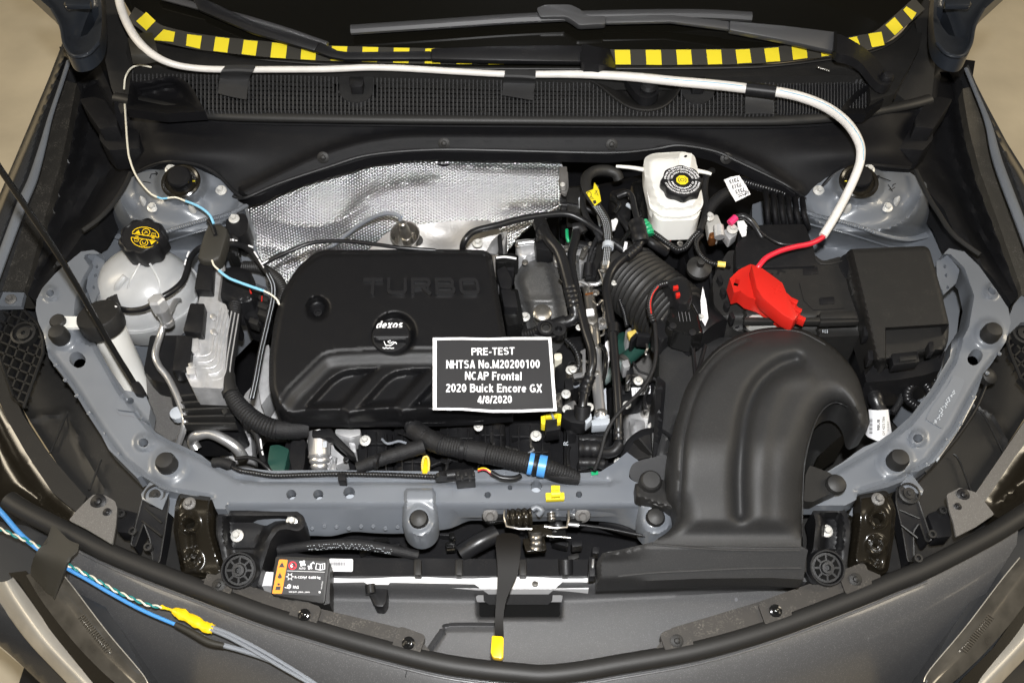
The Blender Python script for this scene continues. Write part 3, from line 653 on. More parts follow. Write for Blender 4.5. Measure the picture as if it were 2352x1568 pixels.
# ================================================================== bonnet, hinges, wings
hd = thing('bonnet', 'raised dark bonnet whose rear corners show at the top edge', 'bonnet')
a = P(-60, 30, 1.22); b = P(60, 42, 1.215); c = P(112, 16, 1.225); 
rows = []
for t, dy, dz in ((0, 0, 0), (0.5, -0.16, 0.42), (1, -0.42, 0.85)):
    r = []
    for x, y, z in ((-0.92, 0.60, 1.24), (-0.80, 0.605, 1.225), (-0.70, 0.645, 1.25), (-0.4, 0.72, 1.32), (0, 0.74, 1.34), (0.4, 0.72, 1.32), (0.70, 0.645, 1.25), (0.80, 0.605, 1.225), (0.92, 0.60, 1.24)):
        r.append((x, y + dy, z + dz))
    rows.append(r)
g = G(); g.loft(rows, 6, 5, 0.02, world=True); part(hd, 'skin', g, M['fender'])
def hinge(lbl, mx):
    X = (lambda x: x) if not mx else (lambda x: 2378 - x)
    h = thing('bonnet_mount', lbl, 'hinge')
    out = [(X(x), y) for x, y in cr([(60, -30), (95, 2), (120, 26), (138, 58), (146, 92), (150, 116), (162, 132), (180, 134), (202, 127), (222, 108), (232, 80), (234, 30), (230, -30)], 3)]
    hole = [(X(x), y) for x, y in [(184, 85), (196, 50), (208, 22), (226, 16), (227, 34), (214, 62), (200, 80)]]
    zf = lambda x, y: 1.10 + 0.012 * ss(0, 16, 16 - abs(sd(out, x, y) - 2)) - 0.012 * ss(0, 30, sd(hole, x, y) + 28)
    g = G(); g.relief(out, zf, 6, skirt=0.03, holes=[hole], hs=0.05); part(h, 'plate', g, M['hinge'])
    g = G(); g.relief([(X(x), y) for x, y in [(165, 10), (228, 0), (230, 90), (180, 110)]], 1.045, 20, skirt=0.01); part(h, 'recess', g, M['void'])  # near-black plate, its colour gives the opening its shade
    g = G(); g.tube([(X(x), y, 1.118) for x, y in cr([(120, 22), (140, 60), (148, 100), (164, 126), (184, 130), (206, 122), (226, 100)], 3)], w=9, seg=8, n=2); part(h, 'flange', g, M['hinge'])
    bolt(h, X(160), 12, 1.13, 24, 'steel', axis=(0, -1, -0.15))
    g = G(); g.slab([(X(148), 0), (X(208), 0), (X(206), 12), (X(150), 12)], 1.14, 0.01); part(h, 'ledge', g, M['hinge'], 0.002)
hinge('bent steel bonnet hinge above the hood prop rod side', False)
hinge('bent steel bonnet hinge above the corner wiper pivot', True)
def wing(mx):
    X = (lambda x: x) if not mx else (lambda x: 2371 - x)
    s = 'hood prop rod' if not mx else 'fuse box'
    f = thing('wing', 'glossy dark front wing edge on the %s side' % s, 'wing')
    out = [(147, 90), (112, 180), (70, 280), (20, 398), (0, 445), (-60, 590), (-40, 720), (20, 560), (55, 462), (78, 408), (100, 330), (118, 262), (142, 190), (161, 133)]
    if mx: out = [(147, 148), (130, 190), (108, 234), (59, 326), (19, 390), (-60, 540), (-60, 690), (19, 530), (77, 374), (100, 281), (134, 198), (152, 154)]
    zf = lambda x, y: 0.985 - 0.00008 * y
    OO = [(X(x), y) for x, y in out]
    g = G(); g.relief(OO, lambda x, y: zf(x, y) - 0.030 * ss(26, 0, sd(OO, x, y)) ** 1.5, 5, skirt=0.35); part(f, 'panel', g, M['fender'])
    ln = [(158, 140), (140, 196), (116, 268), (98, 336), (76, 410), (52, 466), (18, 556), (-20, 660)]
    if mx: ln = [(152, 158), (134, 202), (102, 282), (78, 376), (20, 530), (-20, 640)]
    g = G(); g.tube([(X(x), y, zf(x, y) + 0.002) for x, y in ln], w=lambda t: 10 + 14 * ss(0.2, 0.7, t), seg=10, flat=0.6); part(f, 'rolled_edge', g, M['paint'])
    st = [(147, 184), (176, 192), (163, 260), (152, 320), (137, 387), (106, 491), (67, 635), (56, 668), (0, 666), (-40, 700), (0, 590), (40, 482), (76, 400), (98, 335), (116, 268)]
    if mx: st = [(133, 198), (160, 204), (158, 224), (145, 300), (121, 391), (85, 492), (27, 658), (25, 674), (0, 690), (-40, 690), (19, 532), (77, 374), (100, 284)]
    g = G(); g.relief([(X(x), y) for x, y in st], lambda x, y: 0.955 - 0.00012 * y, 12, skirt=0.05)
    part(f, 'foam_strip', g, mat('dusty_foam', (0.020, 0.018, 0.015) if not mx else (0.05, 0.045, 0.036), 0.7, bump=0.6, scale=500, dust=0.75))
    li = [(176, 192), (230, 150), (258, 215), (290, 262), (330, 330), (345, 376), (306, 402), (262, 455), (222, 520), (187, 541), (161, 580), (127, 624), (81, 692), (56, 668), (67, 635), (106, 491), (137, 387), (152, 320), (163, 260)]
    if mx: li = [(160, 204), (172, 150), (235, 150), (240, 235), (270, 330), (285, 390), (241, 439), (204, 478), (178, 536), (137, 588), (90, 640), (48, 697), (25, 674), (27, 658), (85, 492), (121, 391), (145, 300), (158, 224)]
    li = [(X(x), y) for x, y in li]
    crease = [(X(x), y) for x, y in ((225, 380), (180, 440), (120, 590))]
    g = G(); g.relief(li, lambda x, y: 0.93 - 0.0001 * y + 0.012 * (1 - ss(0, 30, dpl(crease, x, y))) - 0.04 * ss(10, 50, sd(li, x, y)), 11, skirt=0.06); part(f, 'inner_liner', g, M['black'])
    g = G(); g.slab(rnd([(X(x), y) for x, y in [(183, 228), (214, 222), (240, 230), (268, 272), (270, 290), (228, 296)]], 4), 0.99, 0.05); b = part(f, 'liner_tower', g, M['black'], 0.004)
    g = G(); g.slab(rnd([(X(x), y) for x, y in [(228, 292), (280, 283), (318, 300), (322, 340), (250, 345), (228, 320)]], 6), 0.96, 0.05); part(f, 'liner_foot', g, M['black'], 0.005)
    g = G(); g.tube([(X(x), y, 0.925) for x, y in ([(300, 398), (288, 425), (262, 465), (230, 500), (190, 530)] if not mx else [(268, 392), (240, 450), (215, 490), (180, 540), (120, 585)])], w=11, seg=8); part(f, 'bulb_seal', g, M['rubber'])
    return f
wing(False); wing(True)
# ================================================================== strut towers, apron and front frame (grey painted)
def tower(mx):
    X = (lambda x: x) if not mx else (lambda x: 2388 - x)
    nm = 'hood prop rod' if not mx else 'fuse box'
    t = thing('strut_tower', 'grey painted strut tower on the %s side' % nm, 'strut tower')
    o = [(190, 548), (222, 522), (245, 482), (265, 452), (295, 412), (345, 382), (385, 376), (443, 376), (485, 390), (525, 430), (548, 462), (568, 474), (580, 528), (592, 600), (600, 660), (500, 760), (300, 800), (226, 804), (210, 760), (185, 700), (168, 640), (160, 590)]
    if mx: o = [(178, 540), (215, 500), (240, 450), (262, 420), (300, 395), (345, 380), (385, 372), (443, 370), (490, 392), (524, 430), (560, 462), (610, 452), (660, 470), (662, 620), (560, 640), (470, 700), (240, 960), (205, 880), (196, 820), (185, 720), (160, 620)]
    cx, cy = (416, 420)
    def zf(x, y):
        x = X(x); dx, dy = (x - cx) / 1.0, (y - cy) / 0.78; r = math.hypot(dx, dy)
        z = 0.935 + 0.028 * (1 - ss(42, 66, r)) - 0.03 * ss(60, 140, r)
        rim = 140 + 10 * math.sin(3 * math.atan2(dy, dx) + 0.6)
        z -= 0.12 * ss(rim, rim + 75, r)
        z += 0.010 * math.exp(-((r - 150) / 10) ** 2)
        z -= 0.012 * math.exp(-((x - 320) / 22) ** 2 - ((y - 470) / 26) ** 2) + 0.010 * math.exp(-((x - 455) / 22) ** 2 - ((y - 470) / 16) ** 2)
        z -= 0.010 * math.exp(-((x - 486) / 20) ** 2 - ((y - 430) / 18) ** 2)
        return z
    g = G(); g.relief([(X(x), y) for x, y in o], zf, 7, skirt=0.1); part(t, 'panel', g, M['paint'])
    sl = [(262, 540), (300, 548), (345, 543), (400, 526), (460, 508), (520, 494), (562, 474)]
    for q, w in ((sl, 17), ([(x + 2, y + 22) for x, y in sl[1:]], 7)):
        g = G(); g.tube([(X(x), y, zf(X(x), y) + 0.0035) for x, y in cr(q, 3)], w=w, n=2, seg=8, flat=0.6, rib=(0.004, 0.14)); part(t, 'sealer_bead', g, M['paint'])
    zc = zf(X(416), 418)
    rg = part(t, 'mount_ring', G().lathe([(0.036, 0), (0.036, 0.003), (0.033, 0.005), (0.029, 0.004), (0.028, 0.001)], P(X(416), 418, zc + 0.007), (0, -0.3, 1), 28), M['brownblack'])
    part(t, 'mount_stem', G().lathe([(0.022, 0), (0.021, 0.012), (0.018, 0.022)], P(X(416), 417, zc + 0.008), (0, -0.35, 1), 24), M['black'])
    part(t, 'rubber_cap', G().lathe([(0.018, 0), (0.0215, 0.002), (0.0215, 0.008), (0.019, 0.011), (0.01, 0.012), (0.002, 0.012)], P(X(414), 410, zc + 0.025), (0, -0.35, 1), 24), M['deep'])
    g = G(); g.fill(rect(X(432), 415, 2.4, 9), at(zc + 0.0275)); g.fill(rect(X(445), 416, 6, 2.4), at(zc + 0.0145)); part(t, 'paint_dab', g, M['yellow'], smooth=False)
    for x, y in ((392, 390), (508, 438), (351, 477)): bolt(t, X(x), y, zf(X(x), y) + 0.002, 26, 'zinc', axis=(0, -0.3, 1))
    for x, y in ((332, 466), (443, 484)):
        g = G(); g.lathe([(0.006, -0.004), (0.0052, 0.012), (0.003, 0.018), (0.001, 0.021)], P(X(x), y, zf(X(x), y)), (0, -0.2, 1), 10); part(t, 'stud', g, M['zinc'])
    # marker strokes
    if mx:
        p = at(0.9335); g = G()
        for s in ([(2056, 430), (2045, 438)], [(2058, 422), (2052, 424), (2050, 429)], [(2047, 432), (2042, 436)], [(2040, 424), (2050, 440)], [(2046, 416), (2014, 404)], [(2014, 404), (2021, 403)], [(2014, 404), (2019, 410)]):
            g.ribbon(s, 1.8, lambda x, y: P(x, y, zf(x, y) + 0.0012))
    else:
        g = G()
        for s in ([(328, 417), (346, 420)], [(344, 410), (347, 400), (362, 398)], [(362, 398), (357, 394)], [(362, 398), (358, 403)], [(352, 388), (385, 388)], [(379, 378), (383, 398)]):
            g.ribbon(s, 1.8, lambda x, y: P(x, y, zf(x, y) + 0.0012))
    part(t, 'marker_stroke', g, M['deep'], smooth=False)
    # gusset plate with three holes
    gp = [(222, 585), (240, 598), (238, 650), (212, 700), (198, 660), (206, 612)] if not mx else [(X(x), y) for x, y in [(2151, 600), (2178, 586), (2204, 620), (2196, 650), (2168, 676), (2152, 640)]]
    g = G(); g.relief([(X(x), y) for x, y in gp], 0.905, 6, skirt=0.004, holes=[circ(X(gp[0][0] * 0.45 + gp[3][0] * 0.55 + dx), yy, 3.2, 4.5, 10) for dx, yy in ((6, 612), (3, 632), (-1, 660))]); part(t, 'gusset', g, M['paint'])
    return t
tower(False); tower(True)
fr = thing('radiator_support', 'grey painted front frame curving round the engine bay', 'frame')
zr = lambda x, y: 0.862 + 0.06 * ss(1100, 650, y)
LO = [(97, 662), (125, 630), (152, 606), (186, 578), (215, 574), (236, 585), (238, 600), (215, 640), (200, 690), (196, 740), (215, 782), (229, 803), (242, 831), (286, 896), (307, 899), (336, 910), (346, 936), (341, 964), (336, 970), (359, 993), (390, 1011), (427, 1027), (463, 1045), (492, 1068), (521, 1080), (560, 1074), (620, 1080), (760, 1079), (1000, 1082), (1150, 1078), (1200, 1080), (1231, 1094), (1260, 1087), (1330, 1086), (1380, 1082), (1410, 1063), (1440, 1038), (1470, 1060), (1500, 1100), (1700, 1120), (1864, 1104), (1906, 1079), (1937, 1060), (1963, 1040), (1982, 1027), (2020, 1011), (2052, 990), (2091, 956), (2138, 894), (2182, 818), (2186, 782), (2215, 740), (2226, 690), (2215, 640), (2186, 610), (2160, 590), (2180, 570), (2215, 578), (2250, 612), (2290, 668), (2316, 708), (2322, 740), (2310, 785), (2276, 837), (2258, 858), (2245, 899), (2200, 990), (2146, 1061), (2109, 1082), (2091, 1084), (2073, 1105), (2039, 1118), (1969, 1134), (1966, 1147), (1942, 1160), (1864, 1160), (1700, 1165), (1444, 1164), (1300, 1166), (1006, 1168), (930, 1168), (495, 1168), (487, 1146), (406, 1131), (372, 1122), (345, 1104), (325, 1092), (315, 1097), (281, 1063), (250, 1032), (234, 1001), (200, 949), (167, 894), (112, 821), (100, 765), (88, 740), (82, 712), (84, 688)]
holes = [circ(669, 1135, 11.5), circ(731, 1135, 11.5), circ(802, 1131, 13.5), circ(969, 1125, 5.5, n=12), circ(1120, 1136, 7.5, n=14), circ(1171.5, 1119, 6, n=12), circ(1231.7, 1117, 13.5), circ(1330, 1135, 7.5, n=14),
         slot(178, 826, 40, 34, 40), circ(300, 920, 7.5, n=14), circ(329.4, 1016, 11.5, 10), slot(2239.5, 820, 40, 30, -55), circ(2108.5, 1006, 11.5, 10), circ(115, 673, 9, 8), slot(2278, 668, 22, 13, 40)]
DIMP = [(387.5, 1068, 48), (142, 770, 40), (2056.7, 1060, 48), (2270, 766, 40), (329, 1016, 24), (2108, 1006, 24), (115, 673, 20), (2278, 668, 20)]
edge = [p for p in LO]
gr_l = [(112, 806), (167, 879), (236, 988), (286, 1055), (335, 1095), (400, 1128), (487, 1142)]; gr_r = [(2300, 800), (2262, 850), (2232, 900), (2186, 985), (2130, 1056), (2070, 1098), (1969, 1128)]
gi_l = [(208, 770), (225, 806), (275, 896), (318, 950), (360, 1004), (460, 1054), (540, 1098), (600, 1106), (1400, 1107)]; gi_r = [(2204, 780), (2190, 830), (2140, 910), (2090, 970), (2020, 1026), (1945, 1070), (1870, 1112), (1700, 1128)]
WELD = [(560 + 46 * k, 1090 + (k % 2) * 3) for k in range(17)]
EI_L = [(190, 588), (205, 612), (186, 645), (172, 690), (168, 740), (188, 792)]; EI_R = [(2184, 584), (2216, 616), (2238, 680), (2226, 750), (2200, 800)]
def zfr(x, y):
    z = zr(x, y)
    if 578 < y < 800:
        u = [lerp(a[0], b[0], (y - a[1]) / (b[1] - a[1])) for a, b in zip(EI_L, EI_L[1:]) if a[1] <= y <= b[1]]
        if u and x < 400: z -= 0.045 * ss(0, 26, x - u[0]) * ss(800, 760, y)
        u = [lerp(a[0], b[0], (y - a[1]) / (b[1] - a[1])) for a, b in zip(EI_R, EI_R[1:]) if a[1] <= y <= b[1]]
        if u and x > 2000: z -= 0.045 * ss(0, 26, u[0] - x) * ss(800, 760, y)
    for a, b, r in DIMP:
        d = math.hypot(x - a, y - b); z += 0.007 * ss(r, r * 0.55, d) 
    d = min(dpl(gr_l, x, y), dpl(gr_r, x, y))
    if d < 14: z -= 0.006 * math.exp(-(d / 5) ** 2)
    d = min(dpl(gi_l, x, y), dpl(gi_r, x, y)); z -= 0.007 * math.exp(-(d / 5) ** 2)
    z -= 0.006 * ss(1109, 1103, y) * ss(530, 560, x) * ss(1440, 1390, x)
    if 520 < x < 1480 and y > 1148: z -= 0.012 * ss(1148, 1168, y) ** 2
    return z
g = G(); g.relief(LO, zfr, 6, skirt=0.03, holes=holes, hs=0.02, feats=[(p, (-9, -4.5, 0, 4.5, 9)) for p in (gr_l, gr_r, gi_l, gi_r)] + [(EI_L, (0, -6)), (EI_R, (0, 6))]); part(fr, 'top_panel', g, M['paint'])
# front face of the crossbar, wavy lower edge
g = G(); rows = []
for k in range(7):
    t = k / 6; rows.append([(x, lerp(1167, yb, t), lerp(0.8505, 0.80, t)) for x, yb in ((495, 1170), (560, 1205), (640, 1232), (667, 1233), (714, 1227), (760, 1228), (808, 1218), (860, 1221), (925, 1222), (1011, 1214), (1040, 1208), (1073, 1194), (1100, 1192), (1170, 1195), (1300, 1192), (1380, 1194), (1430, 1202), (1470, 1220))])
g.loft(rows, 3, 1, 0.004); part(fr, 'front_face', g, M['paint'])
for cx, cy in ((962, 1190), (1503, 1186)):
    o = [(cx - 36, 1128), (cx - 33, 1118), (cx + 33, 1118), (cx + 40, 1128)] + [(cx + 3 + 41 * math.cos(t), cy + 6 + 41 * math.sin(t)) for t in [math.pi * k / 14 for k in range(15)]]
    g = G(); g.relief(o, lambda x, y: 0.872 - 0.010 * ss(1140, 1178, y) + 0.006 * ss(36, 22, math.hypot(x - cx, y - cy)) - 0.012 * ss(9, 0, sd(o, x, y)), 5, skirt=0.035); part(fr, 'boss', g, M['paint'])
    part(fr, 'bump_stop', G().lathe([(0.0145, 0), (0.0145, 0.008), (0.012, 0.013), (0.006, 0.0155), (0.001, 0.016)], P(cx + 1, cy + 4, 0.866), (0, -0.25, 1), 22), M['rubber'])
for x, y, w in ((387.5, 1064, 24), (142, 771, 21), (2056.7, 1057, 24), (2270.7, 766, 21)):
    r = w * px(x, y, 0.88)
    part(fr, 'bump_stop', G().lathe([(r * 0.92, -0.002), (r, 0.004), (r * 0.96, 0.018), (r * 0.8, 0.0235), (r * 0.5, 0.0245), (0.001, 0.025)], P(x, y + 6, zfr(x, y) - 0.001), (0, -0.1, 1), 22), M['rubber'])
# raised end flange tabs, tag plate and spot-welded lugs
g = G(); g.relief(rnd([(286, 898), (307, 899), (334, 910), (346, 934), (341, 966), (325, 966), (310, 945), (268, 940), (268, 918)], 5), lambda x, y: zfr(x, y) + 0.004, 6, skirt=0.01, holes=[circ(300, 920, 7.5, n=14)]); part(fr, 'lug', g, M['paint'])
g = G(); g.relief(rnd([(2190, 860), (2216, 872), (2210, 890), (2164, 984), (2126, 962), (2140, 935), (2178, 885)], 5), lambda x, y: zfr(x, y) + 0.0015, 8, skirt=0.004); part(fr, 'stamped_plate', g, M['paint'])
g = G()
for k in range(40): g.fill(circ(lerp(2148, 2192, k / 40) + random.uniform(-6, 6), lerp(972, 895, k / 40), 1.6, n=6), lambda x, y: P(x, y, zfr(x, y) + 0.0035))
part(fr, 'stamped_marks', g, M['lgrey'], kind='stuff', smooth=False)
for q, zz in (([(345, 1104), (323, 1134), (326, 1146), (372, 1170), (388, 1130)], 0.85), ([(2091, 1084), (2122, 1124), (2118, 1136), (2080, 1120), (2060, 1104)], 0.85), ([(388, 1132), (406, 1132), (402, 1190), (380, 1170)], 0.835), ([(1967, 1147), (1985, 1140), (1990, 1200), (1950, 1180)], 0.83)):
    g = G(); g.slab(q, zz, 0.003); part(fr, 'flange', g, M['paint'], 0.001)
g = G(); g.ribbon([(267, 944), (275, 953), (300, 955), (320, 962), (336, 973)], 1.5, lambda x, y: P(x, y, zfr(x, y) + 0.0008)); g.ribbon([(1000, 1116), (1040, 1118), (1040, 1140)], 0.8, lambda x, y: P(x, y, zfr(x, y) + 0.001)); part(fr, 'seam', g, M['ink2'], smooth=False)
g = G()
for k in range(9):
    x = 690 + 28 * k; p = P(x, 1206 + 3 * math.sin(k * 2), lerp(0.8505, 0.80, 0.6)); g.lathe([(0.0032, -0.002), (0.0032, 0.0012), (0.0022, 0.0016), (0.0005, 0.0010)], p + Vector((0, -0.0035, 0.001)), (0, -0.85, 0.5), 10)
for t in range(12):
    x, y = [(128, 838), (150, 872), (176, 908), (204, 948), (238, 996), (270, 1042), (2296, 812), (2268, 856), (2236, 912), (2206, 972), (2176, 1010), (2130, 1066)][t]
    g.lathe([(0.0034, -0.002), (0.0034, 0.0008), (0.0024, 0.0012), (0.0004, 0.0005)], P(x, y, zfr(x, y)), (0, 0, 1), 10)
for x, y in ((575, 1082), (640, 1086), (1060, 1088), (1160, 1086), (1300, 1092), (1360, 1090)): g.lathe([(0.0034, -0.002), (0.0034, 0.0008), (0.0024, 0.0012), (0.0004, 0.0005)], P(x, y, zfr(x, y)), (0, 0, 1), 10)
part(fr, 'spot_weld', g, M['paint'], kind='stuff')
# floor of the apron behind the arms
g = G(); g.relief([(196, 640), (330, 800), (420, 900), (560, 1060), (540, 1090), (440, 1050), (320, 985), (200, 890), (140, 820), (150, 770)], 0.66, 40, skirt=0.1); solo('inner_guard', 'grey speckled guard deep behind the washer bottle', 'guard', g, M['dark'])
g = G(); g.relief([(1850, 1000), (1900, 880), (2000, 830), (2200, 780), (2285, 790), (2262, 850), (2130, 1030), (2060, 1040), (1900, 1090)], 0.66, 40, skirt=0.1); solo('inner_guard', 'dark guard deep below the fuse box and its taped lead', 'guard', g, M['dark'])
g = G(); g.tube([(1980, 905, 0.72), (2030, 908, 0.72), (2110, 900, 0.72)], w=26, seg=10); solo('cross_tube', 'grey painted tube glimpsed under the fuse box', 'tube', g, M['paint'])

# ================================================================== headlamp tops, brackets and plates
def front_side(mx):
    X = (lambda x: x) if not mx else (lambda x: 2443 - x)
    sd_ = 'prop rod' if not mx else 'air duct'
    # housing sheet
    o = [(60, 860), (82, 815), (104, 808), (130, 830), (190, 910), (255, 1005), (320, 1085), (372, 1160), (300, 1240), (230, 1180), (198, 1141), (130, 1063), (80, 985), (52, 938)] if not mx else [(2330, 770), (2280, 830), (2230, 900), (2150, 1040), (2080, 1100), (2090, 1180), (2150, 1240), (2216, 1165), (2239, 1132), (2300, 1042), (2352, 962), (2400, 890), (2400, 780)]
    h = thing('headlamp_housing', 'dark grained housing between the grey frame and the wing on the %s side' % sd_, 'housing')
    cr1 = [(70, 960), (155, 945), (200, 1060), (240, 1130)] if not mx else [(2230, 920), (2290, 960), (2330, 1040)]
    g = G(); g.relief(o, lambda x, y: 0.775 - 0.00004 * (y - 900) + 0.006 * math.exp(-(dpl(cr1, x, y) / 6) ** 2), 10, skirt=0.06); part(h, 'cover', g, M['dark'])
    for q in (([(155, 946), (115, 1040)], [(232, 1055), (205, 1125)]) if not mx else ([(2236, 940), (2258, 950), (2305, 1040)], [(2190, 1042), (2205, 1060), (2236, 1140)])):
        g = G(); g.tube([(x, y, 0.778) for x, y in q], w=5, seg=6); part(h, 'ridge', g, M['dark'])
    # wing front lip and outside
    wl = thing('wing_lip', 'front end of the dark wing edge beside the %s' % ('blue cable' if not mx else 'grey plate'), 'wing')
    o = [(-60, 800), (0, 815), (20, 880), (52, 951), (90, 1010), (130, 1063), (198, 1141), (180, 1180), (120, 1130), (60, 1040), (20, 970), (-20, 880)] if not mx else [(2400, 900), (2352, 968), (2300, 1045), (2239, 1134), (2262, 1152), (2330, 1050), (2400, 960)]
    g = G(); g.relief(o, 0.80, 10, skirt=0.03); part(wl, 'lip', g, M['plate'] if mx else M['dark'])
    o = [(-60, 850), (0, 930), (60, 1040), (120, 1130), (180, 1180), (178, 1230), (60, 1180), (-60, 1160)] if not mx else [(2262, 1150), (2330, 1050), (2400, 960), (2420, 1180), (2352, 1160), (2300, 1190), (2270, 1180)]
    g = G(); g.relief(o, lambda x, y: 0.79 - 0.0004 * ss(0, 60, sd(o, x, y)) * 60, 10, skirt=0.05); part(wl, 'outer_skin', g, M['brownblack'])
    # honeycomb bracket
    hb = thing('lattice_bracket', 'black lattice bracket at the %s' % ('wing corner left of the prop rod' if not mx else 'wing corner beside the fuse box side arm'), 'bracket')
    ol = [(-60, 700), (45, 702), (88, 745), (100, 780), (99, 812), (54, 936), (30, 912), (0, 821), (-60, 760)] if not mx else [(2400, 735), (2345, 742), (2318, 764), (2314, 785), (2320, 810), (2346, 872), (2400, 940)]
    g = G(); g.relief(ol, 0.835, 20, skirt=0.004); part(hb, 'web', g, M['deep'])
    g = G(); g.tube([(x, y, 0.848) for x, y in ol + ol[:1]], w=8, seg=6, n=1); part(hb, 'rim', g, M['dark'])
    g = G(); bx = (40, 800) if not mx else (2360, 850)
    for k in range(-14, 15):
        for a in (22, 112):
            ca, sa = math.cos(math.radians(a if not mx else a + 25)), math.sin(math.radians(a if not mx else a + 25)); run = []
            for u in range(-170, 171, 4):
                p = (bx[0] + ca * u - sa * k * 22, bx[1] + sa * u + ca * k * 22)
                ok = inside(ol, *p) and math.hypot(p[0] - (61 if not mx else 2346), p[1] - 770) > 24
                if ok: run.append(p)
                if (not ok or u > 166) and run:
                    if len(run) > 2: g.slab([(run[0][0] - sa * 2, run[0][1] + ca * 2), (run[-1][0] - sa * 2, run[-1][1] + ca * 2), (run[-1][0] + sa * 2, run[-1][1] - ca * 2), (run[0][0] + sa * 2, run[0][1] - ca * 2)], 0.849, 0.014)
                    run = []
    part(hb, 'lattice_rib', g, M['dark'], kind='stuff', smooth=False)
    c = P(61 if not mx else 2346, 772, 0.84)
    part(hb, 'boss', G().lathe([(0.022, 0), (0.022, 0.014), (0.018, 0.015), (0.018, 0.006), (0.012, 0.006), (0.012, 0.013), (0.004, 0.014), (0.004, 0.008)], c, (0, -0.2, 1), 24), M['dark'])
    # painted mounting plate above it
    mp = thing('mounting_plate', 'grey painted plate with one bolt at the %s' % ('far edge beside the prop rod' if not mx else 'far edge above the fuse box lattice'), 'plate')
    o = [(-40, 668), (56, 671), (49, 702), (-40, 704)] if not mx else [(2352, 672), (2328, 700), (2306, 760), (2318, 766), (2345, 740), (2400, 735), (2400, 660)]
    g = G(); g.relief(o, 0.87, 12, skirt=0.01); part(mp, 'sheet', g, M['paint'])
    if not mx: bolt(mp, 25, 688, 0.872, 26, 'plate')
    # steel stay with stamped holes
    if not mx:
        o = rnd([(412, 1132), (487, 1140), (489, 1158), (488, 1210), (500, 1255), (520, 1312), (500, 1330), (452, 1322), (418, 1322), (410, 1280), (398, 1215), (402, 1160)], 9)
        hl = [circ(434, 1202, 13.5, 12), circ(441, 1285, 4, n=10)]; bp = (435, 1154); gv = [(441, 1232), (446, 1275)]
    else:
        o = rnd([(1968, 1136), (2035, 1125), (2047, 1140), (2058, 1170), (2052, 1240), (2040, 1312), (2020, 1318), (1990, 1300), (1960, 1300), (1955, 1280), (1965, 1210)], 9)
        hl = [circ(2016.6, 1190, 11, 12), circ(2012, 1252, 6, n=12)]; bp = (2016, 1144); gv = [(2012, 1290), (2005, 1285)]
    st = thing('steel_stay', 'glossy black stamped steel stay %s' % ('left of the radiator label' if not mx else 'right of the big air duct'), 'stay')
    def zs(x, y):
        z = 0.868 - 0.05 * ss(1150, 1320, y) - 0.012 * ss(12, 0, sd(o, x, y))
        z -= 0.008 * math.exp(-(dpl(gv, x, y) / 9) ** 2)
        for q in hl: 
            c = (sum(p[0] for p in q) / len(q), sum(p[1] for p in q) / len(q)); z += 0.006 * math.exp(-((math.hypot(x - c[0], y - c[1]) - 18) / 6) ** 2)
        return z
    g = G(); g.relief(o, zs, 3.6, skirt=0.02, holes=hl, hs=0.015); part(st, 'stamping', g, M['brownblack'])
    bolt(st, bp[0], bp[1] + 2, zs(*bp) + 0.001, 30, 'plate')
    # plastic lattice arm
    la = thing('plastic_arm', 'black webbed plastic arm with round head %s' % ('beside the stay nearest the twisted wires' if not mx else 'between the stay and the far grey plate'), 'arm')
    A = [(x if not mx else 2443 - x, y) for x, y in ((356, 1138), (340, 1200), (322, 1250), (338, 1300))]
    if not mx: o = rnd([(338, 1120), (362, 1114), (382, 1122), (388, 1150), (378, 1220), (366, 1290), (352, 1298), (345, 1240), (330, 1200), (310, 1255), (300, 1250), (318, 1180), (328, 1140)], 7)
    else: o = rnd([(2062, 1112), (2080, 1108), (2100, 1118), (2106, 1140), (2120, 1180), (2140, 1240), (2128, 1244), (2112, 1200), (2098, 1220), (2100, 1284), (2086, 1290), (2074, 1220), (2058, 1150)], 7)
    g = G(); g.relief(o, lambda x, y: 0.842 - 0.045 * ss(1130, 1300, y), 7, skirt=0.03); part(la, 'web', g, M['black'])
    g = G(); g.tube([(x, y, 0.846 - 0.045 * ss(1130, 1300, y)) for x, y in o + o[:1]], w=4.5, seg=6, n=1); part(la, 'rim', g, M['dark'])
    hx = (358, 1138) if not mx else (2086, 1134)
    part(la, 'head', G().lathe([(0.017, -0.01), (0.017, 0.006), (0.014, 0.007), (0.014, 0.002), (0.009, 0.002), (0.009, 0.006), (0.004, 0.006), (0.004, 0.009), (0.001, 0.0095)], P(hx[0], hx[1], 0.845), (0, -0.2, 1), 24), M['dark'])
    for q in ([((332, 1165), (372, 1200)), ((326, 1195), (372, 1230))] if not mx else [((2066, 1170), (2112, 1190)), ((2070, 1205), (2108, 1235))]):
        g = G(); g.tube([(a, b, 0.836) for a, b in q], w=5, seg=6); part(la, 'brace', g, M['dark'])
    # small box bracket with eyelets
    bb = thing('eyelet_bracket', 'black bracket with two small eyelets %s' % ('between the webbed arm and left grey plate' if not mx else 'tucked against the far right grey plate'), 'bracket')
    if not mx: q = [[(268, 1165), (318, 1178), (300, 1225), (268, 1220)], (280, 1180), (306, 1220), (341, 1256)]
    else: q = [[(2130, 1180), (2180, 1160), (2186, 1230), (2150, 1235)], (2165, 1172), (2140, 1227), (2108, 1282)]
    g = G(); g.slab(rnd(q[0], 5), 0.815, 0.03); part(bb, 'block', g, M['black'], 0.003)
    for p in q[1:]: part(bb, 'eyelet', G().lathe([(0.0065, -0.006), (0.0065, 0.004), (0.0035, 0.0042), (0.0033, -0.004)], P(p[0], p[1], 0.82), (0, -0.2, 1), 14), M['dark'])
    # grey plate with two screws
    gp = thing('grey_plate', 'flat grey plate with two black screws %s' % ('above the black tape patch' if not mx else 'in front of the far headlamp housing'), 'plate')
